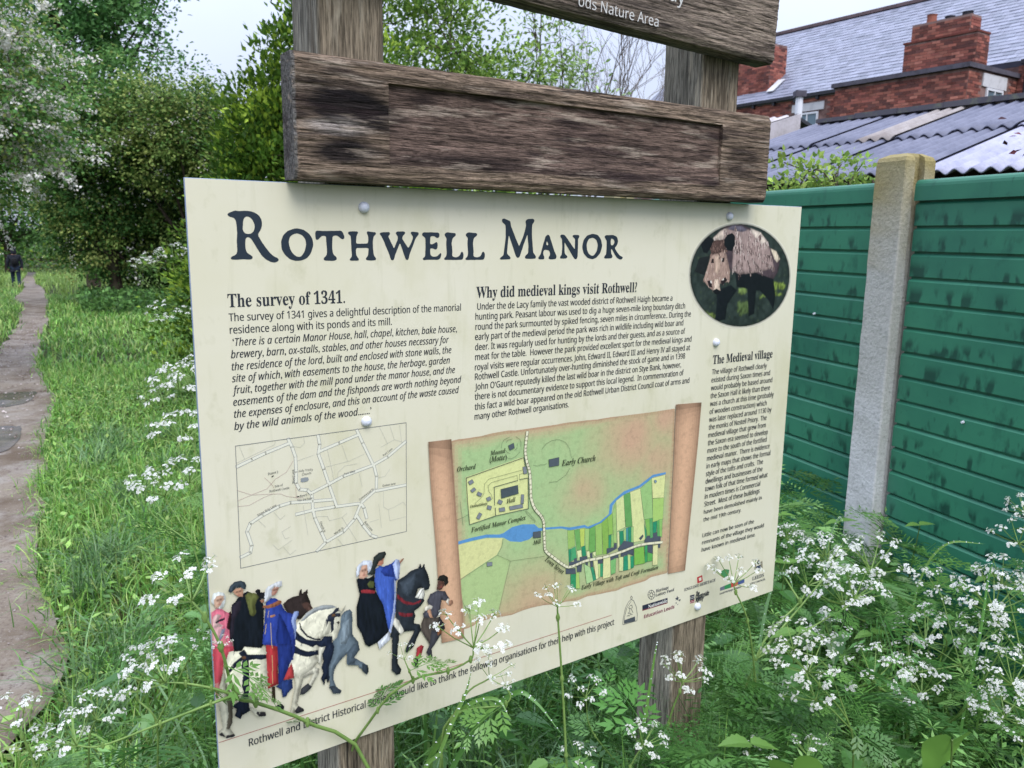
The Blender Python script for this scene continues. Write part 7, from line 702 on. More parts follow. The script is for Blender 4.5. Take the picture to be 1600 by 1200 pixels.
BL_=[["grass blade arching from the board's lower edge toward the bottom middle", [(-0.156, 1.15, 0.662), (-0.126, 1.12, 0.788), (-0.07, 1.1, 0.899), (-0.018, 1.1, 0.919), (0.006, 1.08, 0.892)], 0.0055], ["tall grass blade running straight up in front of the board's lower edge", [(-0.128, 1.05, 0.744), (-0.094, 1.04, 0.877), (-0.062, 1.04, 0.958), (-0.051, 1.04, 1.002)], 0.004], ['wide drooping grass blade with dew right of the left sign post', [(-0.109, 1.2, 0.61), (-0.06, 1.18, 0.803), (0.006, 1.17, 0.884), (0.042, 1.16, 0.879), (0.087, 1.14, 0.832)], 0.006], ["grass blade curling over beside the board's lower right corner", [(0.586, 1.75, 0.545), (0.595, 1.75, 0.741), (0.618, 1.75, 0.836), (0.644, 1.74, 0.833), (0.648, 1.72, 0.788)], 0.006], ['stiff grass blade standing before the right sign post', [(0.257, 1.4, 0.591), (0.264, 1.4, 0.713), (0.274, 1.4, 0.819), (0.279, 1.4, 0.858)], 0.005], ['long blade bowing in front of the fence bottom, right of the post', [(1.07, 2.0, 0.55), (1.085, 2.0, 0.732), (1.142, 2.0, 0.822), (1.242, 2.0, 0.823)], 0.006], ['blade bending over the cow parsley in the right undergrowth', [(0.991, 1.6, 0.535), (1.006, 1.6, 0.762), (1.041, 1.65, 0.886), (1.054, 1.65, 0.945)], 0.007], ['slender blade rising left of the concrete post foot', [(0.874, 2.1, 0.571), (0.871, 2.1, 0.76), (0.895, 2.1, 0.852), (0.91, 2.1, 0.838)], 0.006]]
for k, (lb, pts, w_) in enumerate(BL_): hero_blade(lb, [(pts[0][0]+.02, pts[0][1]+.03, 0)]+pts, w_, 400+k, ['6f9a4c', '7ba456', '5f8d48', '7fa673'][k % 4])

# ------------------------------------------------------------------ wooden sign with printed board
TL = np.array([-.4029, 1.0116, 0]); SIGN = empty('information_sign', tuple(TL), 'weathered wooden post sign with carved planks and a large cream printed history board', 'sign', math.atan2(.5585, .8295))
# sign coordinates: x along the board (m), y away from the reader, z up.  board: x 0..1.189, z .8328...1.6648
ZT = 1.6648
def wood(name, c, dark, light, ax, g=1):
    st = {'x': (.07, 1, 1), 'z': (1, 1, .05)}[ax]; st2 = {'x': (.12, 1, 1), 'z': (1, 1, .12)}[ax]
    return mat(name, vcol=True, rough=.88, spec=.15, noise=[(230, st, .42, .45, .6), (620, st, .4, .48, .62), (70, st2, lin(light), .56, .68, .7), (34, st2, lin(dark), .54, .66, .75), (95, (st[0]*.5, st[1], st[2]*.5) if ax == 'x' else (1, 1, .025), lin('1d1817'), .63, .68, .85)], bump=[(230, st, 1.0*g, .008), (620, st, .9*g, .003)])
M_plank = wood('weathered_plank', '', '35292a', 'bfae9c', 'x'); M_post = wood('weathered_post', '', '51483c', 'b8ad98', 'z', .6)
def plank(name, x0, x1, z0, z1, th, recess=None, tilt=0, seed=0, stains=(), tone=('a08b77', '705c53')):
    nx_, nz_ = 420, 120; xs_ = np.linspace(x0, x1, nx_); zs_ = np.linspace(z0, z1, nz_)
    if recess: xs_ = np.sort(np.concatenate([xs_, [recess[0]-.0005, recess[0]+.0005, recess[1]-.0005, recess[1]+.0005]])); zs_ = np.sort(np.concatenate([zs_, [recess[2], recess[2]+.006, recess[3]-.0005, recess[3]+.0005]]))
    nx_, nz_ = len(xs_), len(zs_); Xg, Zg = np.meshgrid(xs_, zs_)
    n1 = fbm(Xg*14+seed, Zg*230, 4, seed); n2 = fbm(Xg*5, Zg*60, 3, seed+3); n3 = fbm(Xg*9, Zg*18, 3, seed+8)
    ed = np.minimum(np.minimum(Zg-z0, z1-Zg), .012)/.012; edx = np.minimum(np.minimum(Xg-x0, x1-Xg), .008)/.008
    Yg = -.04+.0035*(n1-.5)+.003*(n2-.5)+.006*(1-ed)**2+.003*(1-edx)**2
    C = np.array(lin(tone[0]))[None, None]*(.65+.8*n2[..., None])*(.62+.8*n1[..., None])
    if recess:
        r0, r1, q0, q1 = recess; ins = ((Xg > r0) & (Xg < r1) & (Zg < q1) & (Zg > q0-.001)); dep = .0065*np.clip((Zg-q0)/(.03), .15, 1); Yg = np.where(ins, Yg*.25-.03+dep, Yg)
        C = np.where(ins[..., None], np.array(lin('8a7468'))*(.62+.72*n3[..., None])*(.6+.8*n1[..., None]), C)
    for sx0, sx1, sz0, sz1, hx, amt in stains:
        f = np.clip(1.95-np.hypot((Xg-(sx0+sx1)/2)/((sx1-sx0)/2), (Zg-(sz0+sz1)/2)/((sz1-sz0)/2))*1.25+1.3*(n3-.45)+.9*(n1-.5), 0, 1)[..., None]*amt; C = C*(1-f)+np.array(lin(hx))*f
    mot = np.clip((fbm(Xg*16+seed, Zg*75, 3, seed+20)-.52)*5, 0, 1)[..., None]*.75; C = C*(1-mot)+np.array(lin('2a2224'))*mot
    Zj = Zg+(.0015*(fbm(Xg*40, Zg*0, 3, seed+11)-.5))*((Zg-z0 < .001)|(z1-Zg < .001))
    F_ = np.stack([Xg, Yg, Zj], -1).reshape(-1, 3); B_ = np.stack([Xg, np.full_like(Xg, -.04+th), Zj], -1).reshape(-1, 3); n = nx_*nz_
    i, j = np.meshgrid(np.arange(nz_-1), np.arange(nx_-1), indexing='ij'); A = i*nx_+j; Fr = np.stack([A, A+1, A+nx_+1, A+nx_], -1).reshape(-1, 4)
    rim = np.concatenate([np.arange(nx_), np.arange(1, nz_)*nx_+nx_-1, (nz_-1)*nx_+np.arange(nx_-2, -1, -1), np.arange(nz_-2, 0, -1)*nx_]); r2 = np.roll(rim, -1)
    V = np.vstack([F_, B_]); cF = C.reshape(-1, 3)
    if tilt:
        cx, cz = (x0+x1)/2, (z0+z1)/2; a = math.radians(tilt); V[:, [0, 2]] = np.stack([cx+(V[:, 0]-cx)*math.cos(a)-(V[:, 2]-cz)*math.sin(a), cz+(V[:, 0]-cx)*math.sin(a)+(V[:, 2]-cz)*math.cos(a)], 1)
    return fast(name, V, [np.concatenate([Fr, Fr[:, ::-1]+n, np.stack([rim, r2, r2+n, rim+n], -1)[:, ::-1]])], M_plank, pcol=np.concatenate([np.where((np.abs(Xg-x0) < .004).reshape(-1, 1), np.array(lin('8a8782')), cF), np.broadcast_to(np.array(lin('7d7a75')), cF.shape)]), parent=SIGN)
plank('blank_plank', .126, 1.03, 1.667, 1.8225, .0435, (.256, .899, 1.694, 1.796), 0, 1, [(.14, .262, 1.735, 1.79, '17151b', .95), (.15, .235, 1.692, 1.718, '1b191f', .9), (.14, .215, 1.726, 1.744, 'b5aaa2', .85), (.28, .5, 1.69, 1.712, '241c1d', .7), (.55, .8, 1.69, 1.703, '2a2222', .6), (.92, 1.0, 1.72, 1.76, '3a2f2c', .7)])
TOPP = plank('name_plank', .12, 1.03, 1.931, 2.085, .0435, None, -2.2, 5, [(.55, .8, 1.93, 2.0, '6e625a', .5)], ('a09080', '6c5e52'))
def post(x0, x1, seed):
    zs_ = np.linspace(-.4, 2.1, 120); c = .004; pr = [(x0+c, .0045), (x1-c, .0045), (x1, .0045+c), (x1, .1), (x1-c, .104), (x0+c, .104), (x0, .1), (x0, .0045+c)]
    # subdivide faces across for grain relief
    pts = []
    for (a, b), (c2, d) in zip(pr, pr[1:]+pr[:1]):
        m = 8 if abs(a-c2)+abs(b-d) > .03 else 1
        for k in range(m): pts.append((a+(c2-a)*k/m, b+(d-b)*k/m))
    k = len(pts); V = []; C = []
    for z in zs_:
        for a, b in pts:
            nn = float(fbm(np.array(a*90+b*50+seed), np.array(z*3.5), 3, seed)); cx, cy = (x0+x1)/2, .054; s = 1+.03*(nn-.5)
            V.append((cx+(a-cx)*s, max(cy+(b-cy)*s, .0045), z)); side = a < x0+.003
            C.append(np.array(lin('a39d8e' if side else '9a8c77'))*(.66+.66*nn))
    n = len(zs_); F = [(i*k+j, i*k+(j+1) % k, (i+1)*k+(j+1) % k, (i+1)*k+j) for i in range(n-1) for j in range(k)]
    return fast('post', V, [np.array(F), np.array([tuple(range((n-1)*k, n*k))])], M_post, pcol=np.array(C), parent=SIGN)
post(.177, .272, 3); post(.889, .986, 9)
# the printed panel
M_panel = mat('printed_panel', lin('dad5bf'), .32, .35, noise=[(2.2, (1, 1, 1), lin('d4cfb4'), .42, .66), (7, (1, 1, .6), lin('bdb98e'), .52, .76, .5), (26, (1, 1, .7), lin('a5a377'), .57, .76, .42), (45, (1, 1, .1), lin('b3b08c'), .56, .75, .4), (260, (1, 1, .5), lin('6a6a5c'), .735, .78, .6)], bump=[(9, (1, 1, 1), .03, .002)])
M_edge = mat('panel_edge', lin('7f8fa8'), .5, .3, noise=[(60, (1, 1, 1), lin('aab2ba'), .5, .7)])
mb = MB(); ch = .0007; x1_, z0_ = 1.189, ZT-.832
V = [(0, ch, z0_), (x1_, ch, z0_), (x1_, ch, ZT), (0, ch, ZT), (ch, 0, z0_+ch), (x1_-ch, 0, z0_+ch), (x1_-ch, 0, ZT-ch), (ch, 0, ZT-ch), (0, .004, z0_), (x1_, .004, z0_), (x1_, .004, ZT), (0, .004, ZT)]
mb.add(V, [(4, 5, 6, 7)], mi=0); mb.add(V, [(0, 1, 5, 4), (1, 2, 6, 5), (2, 3, 7, 6), (3, 0, 4, 7), (0, 3, 11, 8), (3, 2, 10, 11), (2, 1, 9, 10), (1, 0, 8, 9), (8, 11, 10, 9)], mi=1)
PANEL = mb.build('information_panel', [M_panel, M_edge], SIGN)
M_cap = mat('bolt_cap_plastic', lin('d3d7e2'), .3, .5)
for u, v in CAPS:
    mb = MB(); p = np.array([u/1000, -.0002, ZT-v/1000]); tube(mb, [p, p+(0, -.004, 0), p+(0, -.0065, 0), p+(0, -.0078, 0)], [.0078, .0074, .0053, .0022], 16); mb.build('bolt_cap', M_cap, PANEL, smooth=True)
M_print = mat('print_ink', vcol=True, rough=.38, spec=.3, noise=[(90, (1, 1, 1), .8, .5, .72), (300, (1, 1, 1), 1.12, .5, .7)])
M_flat = mat('print_flat', vcol=True, rough=.36, spec=.3)
_ly = [0]
class Print:
    """flat print lying on the panel face; each added shape goes a hair in front of the last"""
    def __init__(s, lift=.00025): s.mb = MB(); s.y = -lift
    def P(s, uv): return [(u/1000, s.y, ZT-v/1000) for u, v in uv]
    def step(s): s.y -= .000008
    def poly(s, loops, c):
        if not isinstance(loops[0][0], (list, tuple)): loops = [loops]
        loops = [s.P(l) for l in loops]; tri = tessellate_polygon([[Vector(p) for p in l] for l in loops]); s.mb.add([p for l in loops for p in l], [tuple(t) for t in tri], c); s.step()
    def line(s, pts, w, c):
        P = np.array(pts, float)
        for a, b in zip(P[:-1], P[1:]):
            d = b-a; l = np.hypot(*d)
            if l < 1e-6: continue
            d /= l; n = np.array([-d[1], d[0]])*w/2; a2 = a-d*w*.3; b2 = b+d*w*.3; s.mb.add(s.P([a2-n, b2-n, b2+n, a2+n]), [(0, 1, 2, 3)], c)
        s.step()
    def tris(s, uv, F, cols):
        V = np.array(s.P(uv)); s.mb.addn(V, F, np.asarray(cols)); s.step()
    def build(s, name, m=None): return s.mb.build(name, m or M_flat, PANEL)
def mathstyle(t, U, L_, D=None):
    r = ''
    for ch in t:
        if 'A' <= ch <= 'Z': r += chr(U+ord(ch)-65)
        elif 'a' <= ch <= 'z': r += '\u210e' if L_+ord(ch)-97 == 0x1D455 else chr(L_+ord(ch)-97)
        elif ch.isdigit() and D: r += chr(D+ord(ch)-48)
        else: r += ch
    return r
STY = {'h': (0x1D400, 0x1D41A, 0x1D7CE, .004), 'w': (0x1D400, 0x1D41A, 0x1D7CE, .0), 'b': (0x1D5A0, 0x1D5BA, 0x1D7E2, 0), 'B': (0x1D5A0, 0x1D5BA, 0x1D7E2, 0), 's': (0x1D5A0, 0x1D5BA, 0x1D7E2, 0), 'i': (0x1D608, 0x1D622, None, 0), 'k': (0x1D5D4, 0x1D5EE, None, 0), 'm': (0x1D468, 0x1D482, None, .0)}
def glyphs(text, style, raw=False):
    U, L_, D, off = STY[style]; cu = bpy.data.curves.new('text', 'FONT'); cu.body = text if raw else mathstyle(text, U, L_, D); cu.resolution_u = 3; cu.offset = off; cu.fill_mode = 'FRONT'
    ob = bpy.data.objects.new('text', cu); COL.objects.link(ob); dg = bpy.context.evaluated_depsgraph_get(); dg.update(); me = bpy.data.meshes.new_from_object(ob.evaluated_get(dg))
    n = len(me.vertices); V = np.zeros(n*3, np.float32); me.vertices.foreach_get('co', V); me.calc_loop_triangles(); T = np.zeros(len(me.loop_triangles)*3, np.int32); me.loop_triangles.foreach_get('vertices', T)
    bpy.data.objects.remove(ob); bpy.data.curves.remove(cu); bpy.data.meshes.remove(me); return V.reshape(-1, 3)[:, :2], T.reshape(-1, 3)
EM = {'b': 14.2, 'i': 14.2, 'B': 16.5, 'h': 25.0}
INK = lin('2b3038')
def put_text(pr, style, text, u0, v0, u1, v1, col=None):
    V, T = glyphs(text, style); x0, x1 = V[:, 0].min(), V[:, 0].max(); d = np.array([u1-u0, v1-v0]); Wd = np.hypot(*d); d /= Wd; sxx = Wd/(x1-x0); em = EM.get(style, sxx)
    if style in 'hb' and v0 > 600 and u0 > 780 or style in 'smkw': em = sxx*(1.15 if style in 'ms' else 1)
    if style == 'b' and 700 < v0 and u0 > 940 and u0 < 960: em = EM['b']
    uv = np.array([u0, v0])+(V[:, :1]-x0)*sxx*d-V[:, 1:2]*em*np.array([-d[1], d[0]])
    
    for sh_ in ((0, .34) if style in 'biB' else (0,)): pr.tris(uv+np.array([sh_, 0]), T, col if col is not None else INK)
# title
pr = Print()
def rough(l, seed):
    P = np.array(l+[l[0]]); out = []
    for k, (a, b) in enumerate(zip(P[:-1], P[1:])):
        m = max(1, int(np.hypot(*(b-a))/2.2))
        for q in range(m): out.append(a+(b-a)*q/m)
    Q_ = np.array(out); Q_ = (Q_+.5*np.roll(Q_, 1, 0)+.5*np.roll(Q_, -1, 0))/2; n = len(Q_); Q_ += .55*np.stack([fbm(np.arange(n)*.7, np.full(n, seed), 3, 1)-.47, fbm(np.arange(n)*.7, np.full(n, seed+9.), 3, 2)-.47], 1); return [tuple(p) for p in Q_]
for k, loops in enumerate(TITLE): pr.poly([rough(l, k) for l in loops], lin('28323c'))
pr.build('title_lettering')
# running text
pr = Print()
for st, tx, u0, v0, u1, v1 in TEXT:
    if st in 'hbiB' and not (st in 'hb' and v0 > 640 and u0 > 780 and not 940 < u0 < 960) or (st == 'b' and 940 < u0 < 960): put_text(pr, st, tx, u0, v0, u1, v1)
pr.build('lettering')
# road map
pr = Print()
for c in ROADS:
    pts = c[0]; pr.line(pts, 4.6, lin('8e9192'))
for c in ROADS:
    pts = c[0]; pr.line(pts, 3.5, lin('dcdac8'))
for w_, c, p in ROADLINES: pr.line(p, w_, lin(c))
for c, p in ROADPOLY: pr.poly(p, lin(c))
for st, *q in TEXT:
    if st == 's': put_text(pr, st, *q, col=lin('4a4d50'))
pr.build('road_map')
# village map on its parchment scroll
pr = Print(.0003); sh = np.array(SHEET); lo, hi = sh.min(0), sh.max(0); gxx, gyy = np.meshgrid(np.linspace(lo[0], hi[0], 75), np.linspace(lo[1], hi[1], 62)); pts = [Vector(p) for p in rough(SHEET, 5)]; nb = len(pts); pts += [Vector(p) for p in zip(gxx.ravel(), gyy.ravel())]
vo, eo, fo, *_ = delaunay_2d_cdt(pts, [], [list(range(nb))], 1, 1e-4); vo = np.array([tuple(v) for v in vo]); fo = [f for f in fo if len(f) == 3]
cen = np.array([vo[list(f)].mean(0) for f in fo]); uu = (cen[:, 0]-lo[0])/(hi[0]-lo[0]); vv = (cen[:, 1]-lo[1])/(hi[1]-lo[1])
# distance to the sheet's ragged rim
sb = np.array(SHEET); seg = np.concatenate([np.linspace(a, b, 8, False) for a, b in zip(sb, np.roll(sb, -1, 0))]); dist = np.sqrt(((cen[:, None]-seg[None])**2).sum(-1)).min(1)
og = np.clip(1-dist/26, 0, 1)**1.3; rim = np.clip(1-dist/7, 0, 1)
for bx, by, br, ba in ((.78, .14, .2, 1.0), (.93, .3, .16, .9), (.57, .38, .12, .75), (.33, .93, .2, .9), (.08, .82, .08, .7), (.98, .75, .1, .9), (.7, .98, .2, .6), (.95, .05, .15, 1)): og = np.maximum(og, ba*np.exp(-((uu-bx)**2+(vv-by)**2*.7)/br**2))
og = np.clip(og+.35*(fbm(cen[:, 0]*.03, cen[:, 1]*.03, 3, 3)-.5), 0, 1)[:, None]; C = np.array(lin('a3bd86'))*(1-og)+np.array(lin('c3a184'))*og; C = C*(1-rim[:, None]*.45)+np.array(lin('8d6a50'))*rim[:, None]*.45
pr.tris(vo, np.array(fo), C)
for c, p in MAPPOLY[:4]: pr.poly(p, np.array(lin(c)))
for c, p in MAPPOLY[4:]: pr.poly(p, lin(c)); pr.line(p+[p[0]], .45, lin('4c5a46'))
for w_, c, p in MAPLINES: pr.line(p, w_, lin(c))
rd = [tuple(p) for p in smooth_path([(a, b, 0) for a, b in MAPROAD], 60)[:, :2]]; pr.line(rd, 5.6, lin('5c6450')); pr.line(rd, 4.4, lin('e0dcbc'))
pd = np.array(MAPPOLY[2][1]); 
for st, *q in TEXT:
    if st == 'm': put_text(pr, st, *q, col=lin('2d3328'))
# rolled edges, printed with their round shading
for k, l in enumerate(ROLLS):
    P = np.array(l); xs2 = np.linspace(0, 1, 13)
    if k == 0: top = (P[0], P[1]); bot = (P[4], P[2]); Lp = [P[0], P[7], P[6], P[5], P[4]]; Rp = [P[1], P[2]+(P[1]-P[2])*.5, P[2], P[3]]
    else: Lp = [P[0], P[7], P[6], P[5]]; Rp = [P[1], P[2], P[3], P[4]]
    La = arc([tuple(q) for q in Lp], 2) if 0 else np.array([np.array(q) for q in Lp]); tL = np.linspace(0, 1, len(Lp)); tR = np.linspace(0, 1, len(Rp)); tt = np.linspace(0, 1, 30)
    Le = np.stack([np.interp(tt, tL, np.array(Lp)[:, c]) for c in (0, 1)], 1); Re = np.stack([np.interp(tt, tR, np.array(Rp)[:, c]) for c in (0, 1)], 1); G = Le[:, None]*(1-xs2)[None, :, None]+Re[:, None]*xs2[None, :, None]; V = G.reshape(-1, 2)
    i, j = np.meshgrid(np.arange(29), np.arange(12), indexing='ij'); A = i*13+j; Fq = np.stack([A, A+1, A+14, A+13], -1).reshape(-1, 4); xm = (np.tile(np.arange(12), 29)+.5)/12; ym = np.repeat(np.arange(29), 12)/28
    sh_ = .42+.72*np.sin(np.pi*np.clip(xm*.9+.08, 0, 1))**.8; C = np.array(lin('c79f80'))[None]*sh_[:, None]*(1-.45*np.exp(-ym*14))[:, None]*(1-.25*np.exp(-(1-ym)*18))[:, None]; pr.mb.addn(pr.P(V), Fq, C); pr.step()
pr.build('village_map', M_print)
# printed pictures: painted cell by cell (about 1 mm) into a coloured grid lying on the panel
def inpoly(X, Y, P):
    P = np.array(P, float); r = np.zeros(X.shape, bool); x0, y0 = P[-1]
    for x1, y1 in P:
        if y0 != y1:
            c = ((Y < y1) != (Y < y0)) & (X < (x0-x1)*(Y-y1)/(y0-y1)+x1); r ^= c
        x0, y0 = x1, y1
    return r
def blur(A, k=1):
    for _ in range(k):
        A = (np.roll(A, 1, 0)+np.roll(A, -1, 0)+np.roll(A, 1, 1)+np.roll(A, -1, 1)+2*A)/6
    return A
class Paint:
    def __init__(s, polys, res, pad=3):
        a = np.concatenate([np.array(p) for _, p in polys]); s.lo = a.min(0)-pad; s.hi = a.max(0)+pad; s.res = res
        n = np.ceil((s.hi-s.lo)/res).astype(int); s.X, s.Y = np.meshgrid(s.lo[0]+(np.arange(n[0])+.5)*res, s.lo[1]+(np.arange(n[1])+.5)*res); s.A = np.zeros(s.X.shape, bool); s.C = np.zeros(s.X.shape+(3,))
    def poly(s, p, c, vol=.35, fold=(.3, .08, .45), seed=0, depth=9):
        X2 = s.X+1.1*(fbm(s.X*.3, s.Y*.3, 2, 3)-.4); m = inpoly(X2, s.Y, p)
        if not m.any(): return m
        d = np.zeros(m.shape); e = m.copy()
        for _ in range(depth): e = e & np.roll(e, 1, 0) & np.roll(e, -1, 0) & np.roll(e, 1, 1) & np.roll(e, -1, 1); d += e
        db = blur(d, 4); gy, gx = np.gradient(db); f = fbm(s.X*fold[0]+seed*7, s.Y*fold[1], 4, seed)-.47
        L = 1-vol*.55+vol*np.minimum(db/depth*1.5, 1)+vol*.9*np.clip(gx*.8+gy*.55, -.5, .5)+fold[2]*2*f; L = np.clip(L, .35, 1.8)
        s.C[m] = (np.array(lin(c))[None, None]*L[..., None])[m]; s.A |= m; return m
    def face(s, p):
        P = np.array(p); x0, y0 = P.min(0); w, h = P.max(0)-P.min(0)
        for fx, fy, rx, ry, c, a in ((.38, .42, .10, .05, '3a2420', .8), (.68, .40, .10, .05, '3a2420', .8), (.55, .58, .05, .12, '8a5a48', .5), (.53, .74, .13, .035, '9a4a44', .75), (.38, .34, .13, .03, '5a3a2e', .6), (.68, .32, .13, .03, '5a3a2e', .6)):
            g = np.exp(-(((s.X-x0-fx*w)/(rx*w+.4))**2+((s.Y-y0-fy*h)/(ry*h+.4))**2))*a; m = s.A; s.C[m] = s.C[m]*(1-g[m][:, None])+np.array(lin(c))*g[m][:, None]
    def stroke(s, a, b, w, c, al=.8):
        a, b = np.array(a), np.array(b); n = max(2, int(np.hypot(*(b-a))/s.res*2))
        for t in np.linspace(0, 1, n):
            q = (a+(b-a)*t-s.lo)/s.res; i, j = int(q[1]), int(q[0])
            if 0 <= i < s.A.shape[0] and 0 <= j < s.A.shape[1] and s.A[i, j]: s.C[i, j] = s.C[i, j]*(1-al)+np.array(lin(c) if isinstance(c, str) else c)*al
    def build(s, name, lift, soft=1):
        Cb = s.C.copy(); W = s.A.astype(float)[..., None]; Cb = blur(s.C*W, soft)/np.maximum(blur(W, soft), 1e-6); C = .45*s.C+.55*Cb
        ii, jj = np.nonzero(s.A); x0 = s.lo[0]+jj*s.res; y0 = s.lo[1]+ii*s.res; r = s.res; V = np.stack([np.stack([x0, y0], 1), np.stack([x0+r, y0], 1), np.stack([x0+r, y0+r], 1), np.stack([x0, y0+r], 1)], 1).reshape(-1, 2)
        V3 = np.stack([V[:, 0]/1000, np.full(len(V), -lift), ZT-V[:, 1]/1000], 1); F = np.arange(len(V)).reshape(-1, 4)[:, ::-1]
        return fast(name, V3, F, M_flat, col=C[ii, jj], parent=PANEL)
SKIN = ('c9a48c', 'b78d73', 'a9806f', 'c79d86', 'b07c64', '553a33', 'c98583')
pa = Paint(RIDERS, .85)
for k, (c, p) in enumerate(RIDERS):
    lum = sum(lin(c))/3; horse = c in ('d3cfb8', 'b9b6a2', 'cfcbb5', 'b8b4a0', 'cbc7b2', 'c2beab', 'b5b19d', '5c6972', '47525b', '252a31', '3a424b', '2c2423', 'a4a9a9')
    if c in SKIN: pa.poly(p, c, .25, (.2, .2, .1), k, 5); pa.face(p) if c != 'c98583' else None
    elif horse: pa.poly(p, c, .55, (.16, .16, .35), k, 11)
    else: pa.poly(p, c, .45, (.42, .07, .55 if lum > .02 else .8), k, 9)
for w_, c, p in RIDERLINES:
    for a, b in zip(p[:-1], p[1:]): pa.stroke(a, b, w_, c)
rgb = np.random.default_rng(8)
for q in range(420):           # dapples and fringe highlights
    i = rgb.integers(0, pa.A.sum()); ii, jj = np.nonzero(pa.A); x = pa.lo[0]+(jj[i]+.5)*pa.res; y = pa.lo[1]+(ii[i]+.5)*pa.res; a = rgb.uniform(1.0, 2.1); l = rgb.uniform(1.5, 6); pa.stroke((x, y), (x+l*math.cos(a), y+l*math.sin(a)), 1, pa.C[ii[i], jj[i]]*rgb.choice([.55, 1.5]), .5)
pa.build('riders_picture', .0030, 1)
# boar photograph
ov = np.array(BOAROVAL); c0 = ov.mean(0)
pr = Print(.0003)
for k, f in enumerate(np.linspace(1.05, 1.0, 7)):
    a = k/7; pr.poly([tuple(c0+(p-c0)*f) for p in ov], np.array(lin('e0dbc6'))*(1-a)+np.array(lin('2b3230'))*a)
pb = Paint([('x', BOAROVAL)], .8, 1); pb.poly(BOAROVAL, '2b3430', .1, (.12, .12, .8), 1)
for q in range(420):
    p = c0+(ov[rgb.integers(0, 48)]-c0)*math.sqrt(rgb.random()); pb.stroke(tuple(p), tuple(p+rgb.normal(0, 1.6, 2)), 1, ['43553a', '161c1c', '55683f', '2c3a30', '76885a'][rgb.integers(0, 5)], .6)
for c, p in BOAR[:6]: pb.poly([tuple(np.array(q)+rgb.normal(0, 2.6, 2)) for q in rough(p, 4)], c, .3, (.3, .2, 1.3), 3)
pb.C = blur(pb.C, 8)*.75+.25*pb.C
for k, (c, p) in enumerate(BOAR[6:]):
    if c in ('937f79', 'c3b3a4', 'c8b9ab', 'cfc0a8', '463a3e', '6b6470'): pb.poly(p, c, .4, (.55, .13, .75), k, 10)
    elif c in ('947c70', 'b59c8a', 'cdb8a4', '4d3a35'): pb.poly(p, c, .4, (.4, .16, .5), k, 7)
    else: pb.poly(p, c, .3, (.3, .2, .4), k, 5)
    if c == 'c8b9ab':
        fp = np.array([q for cc, q in BOAR if cc == '937f79'][0]); fc = fp.mean(0)
        pb.C = np.where(pb.A[..., None], blur(pb.C, 3), pb.C)
        for q in range(520):
            p0 = fc+(fp[rgb.integers(0, len(fp))]-fc)*math.sqrt(rgb.random()); t2 = (p0[1]-fp[:, 1].min())/np.ptp(fp[:, 1]); l = rgb.uniform(4, 12); a = math.radians(62+rgb.normal(0, 16)+20*(p0[0] < fc[0])); cc = np.array(lin(['5d4845', 'bfaaa2', '8d7771', 'd9c8be', '3d2f2e'][rgb.integers(0, 5)]))*(1.15-.55*t2)
            for w2 in (0, .8): pb.stroke((p0[0]+w2, p0[1]), (p0[0]+w2+l*math.cos(a)*.6, p0[1]+l*math.sin(a)), 1, cc, .7)
hd = np.array([q for cc, q in BOAR if cc == '4d3a35'][0]); hc = hd.mean(0)
for q in range(240):      # bristles between and below the ears, and round the jaw
    p0 = hc+(hd[rgb.integers(0, len(hd))]-hc)*math.sqrt(rgb.random())*1.15; l = rgb.uniform(2.5, 7); pb.stroke(tuple(p0), (p0[0]+rgb.normal(0, 1.2), p0[1]+l), 1, ['3a2a28', '6d5048', '8d7468', '241a1a'][rgb.integers(0, 4)], .7)
sn = np.array([q for cc, q in BOAR if cc == '947c70'][0]); sc_ = sn.mean(0)
for q in range(260):
    p0 = sc_+(sn[rgb.integers(0, len(sn))]-sc_)*math.sqrt(rgb.random()); l = rgb.uniform(1.5, 5); pb.stroke(tuple(p0), (p0[0]+rgb.normal(0, .8), p0[1]+l), 1, ['7a6056', 'c4aa98', '5a443e', 'd8c6b8', '8d7266'][rgb.integers(0, 5)], .5)
for c, p in BOAR:
    if c in ('161519', '2a2023', 'e8dfd2', '2b2020', 'e5d8c8', '131519'): pb.poly(p, c, .2, (.3, .2, .3), 2)
pb.A &= inpoly(pb.X, pb.Y, BOAROVAL); o = pb.build('boar_picture', .0006, 1); pr.build('boar_oval_rim')
# sponsor emblems
pr = Print()
for c, p in LOGOPOLY: pr.poly(p, lin(c))
for w_, c, p in LOGOLINES: pr.line(p, w_, lin(c))
for st, *q in TEXT:
    if st == 'k': put_text(pr, st, *q, col=lin('7a2a4a'))
    elif st == 'w': put_text(pr, st, *q, col=lin('e4e2da'))
    elif st in 'hb' and q[2] > 640 and q[1] > 780 and not (940 < q[1] < 960 and q[2] < 745): put_text(pr, st, *q, col=lin('474b55'))
pr.build('sponsor_emblems')
# white lettering cut into the upper plank
def plank_text(text, xr, z, cap, col, mt):
    V, T = glyphs(text, 'b', raw=False); sc_ = cap/.714; V = V*sc_; V[:, 0] += xr-V[:, 0].max(); a = math.radians(-2.2); cx, cz = .575, 2.008; x = V[:, 0]; zz_ = z+V[:, 1]+(x-.575)*0
    X_ = cx+(x-cx)*math.cos(a)-(zz_-cz)*math.sin(a); Z_ = cz+(x-cx)*math.sin(a)+(zz_-cz)*math.cos(a); n = len(V); F3 = np.stack([X_, np.full(n, -.0432), Z_], 1); Bk = np.stack([X_, np.full(n, -.039), Z_], 1)
    me_ = fast('lettering', np.vstack([F3, Bk]), [T, T[:, ::-1]+n], mt, parent=TOPP); return me_
M_wl = mat('white_letter_paint', lin('c9c8c4'), .7, .2, noise=[(260, (.3, 1, 1), lin('8f8780'), .52, .68, .7)])
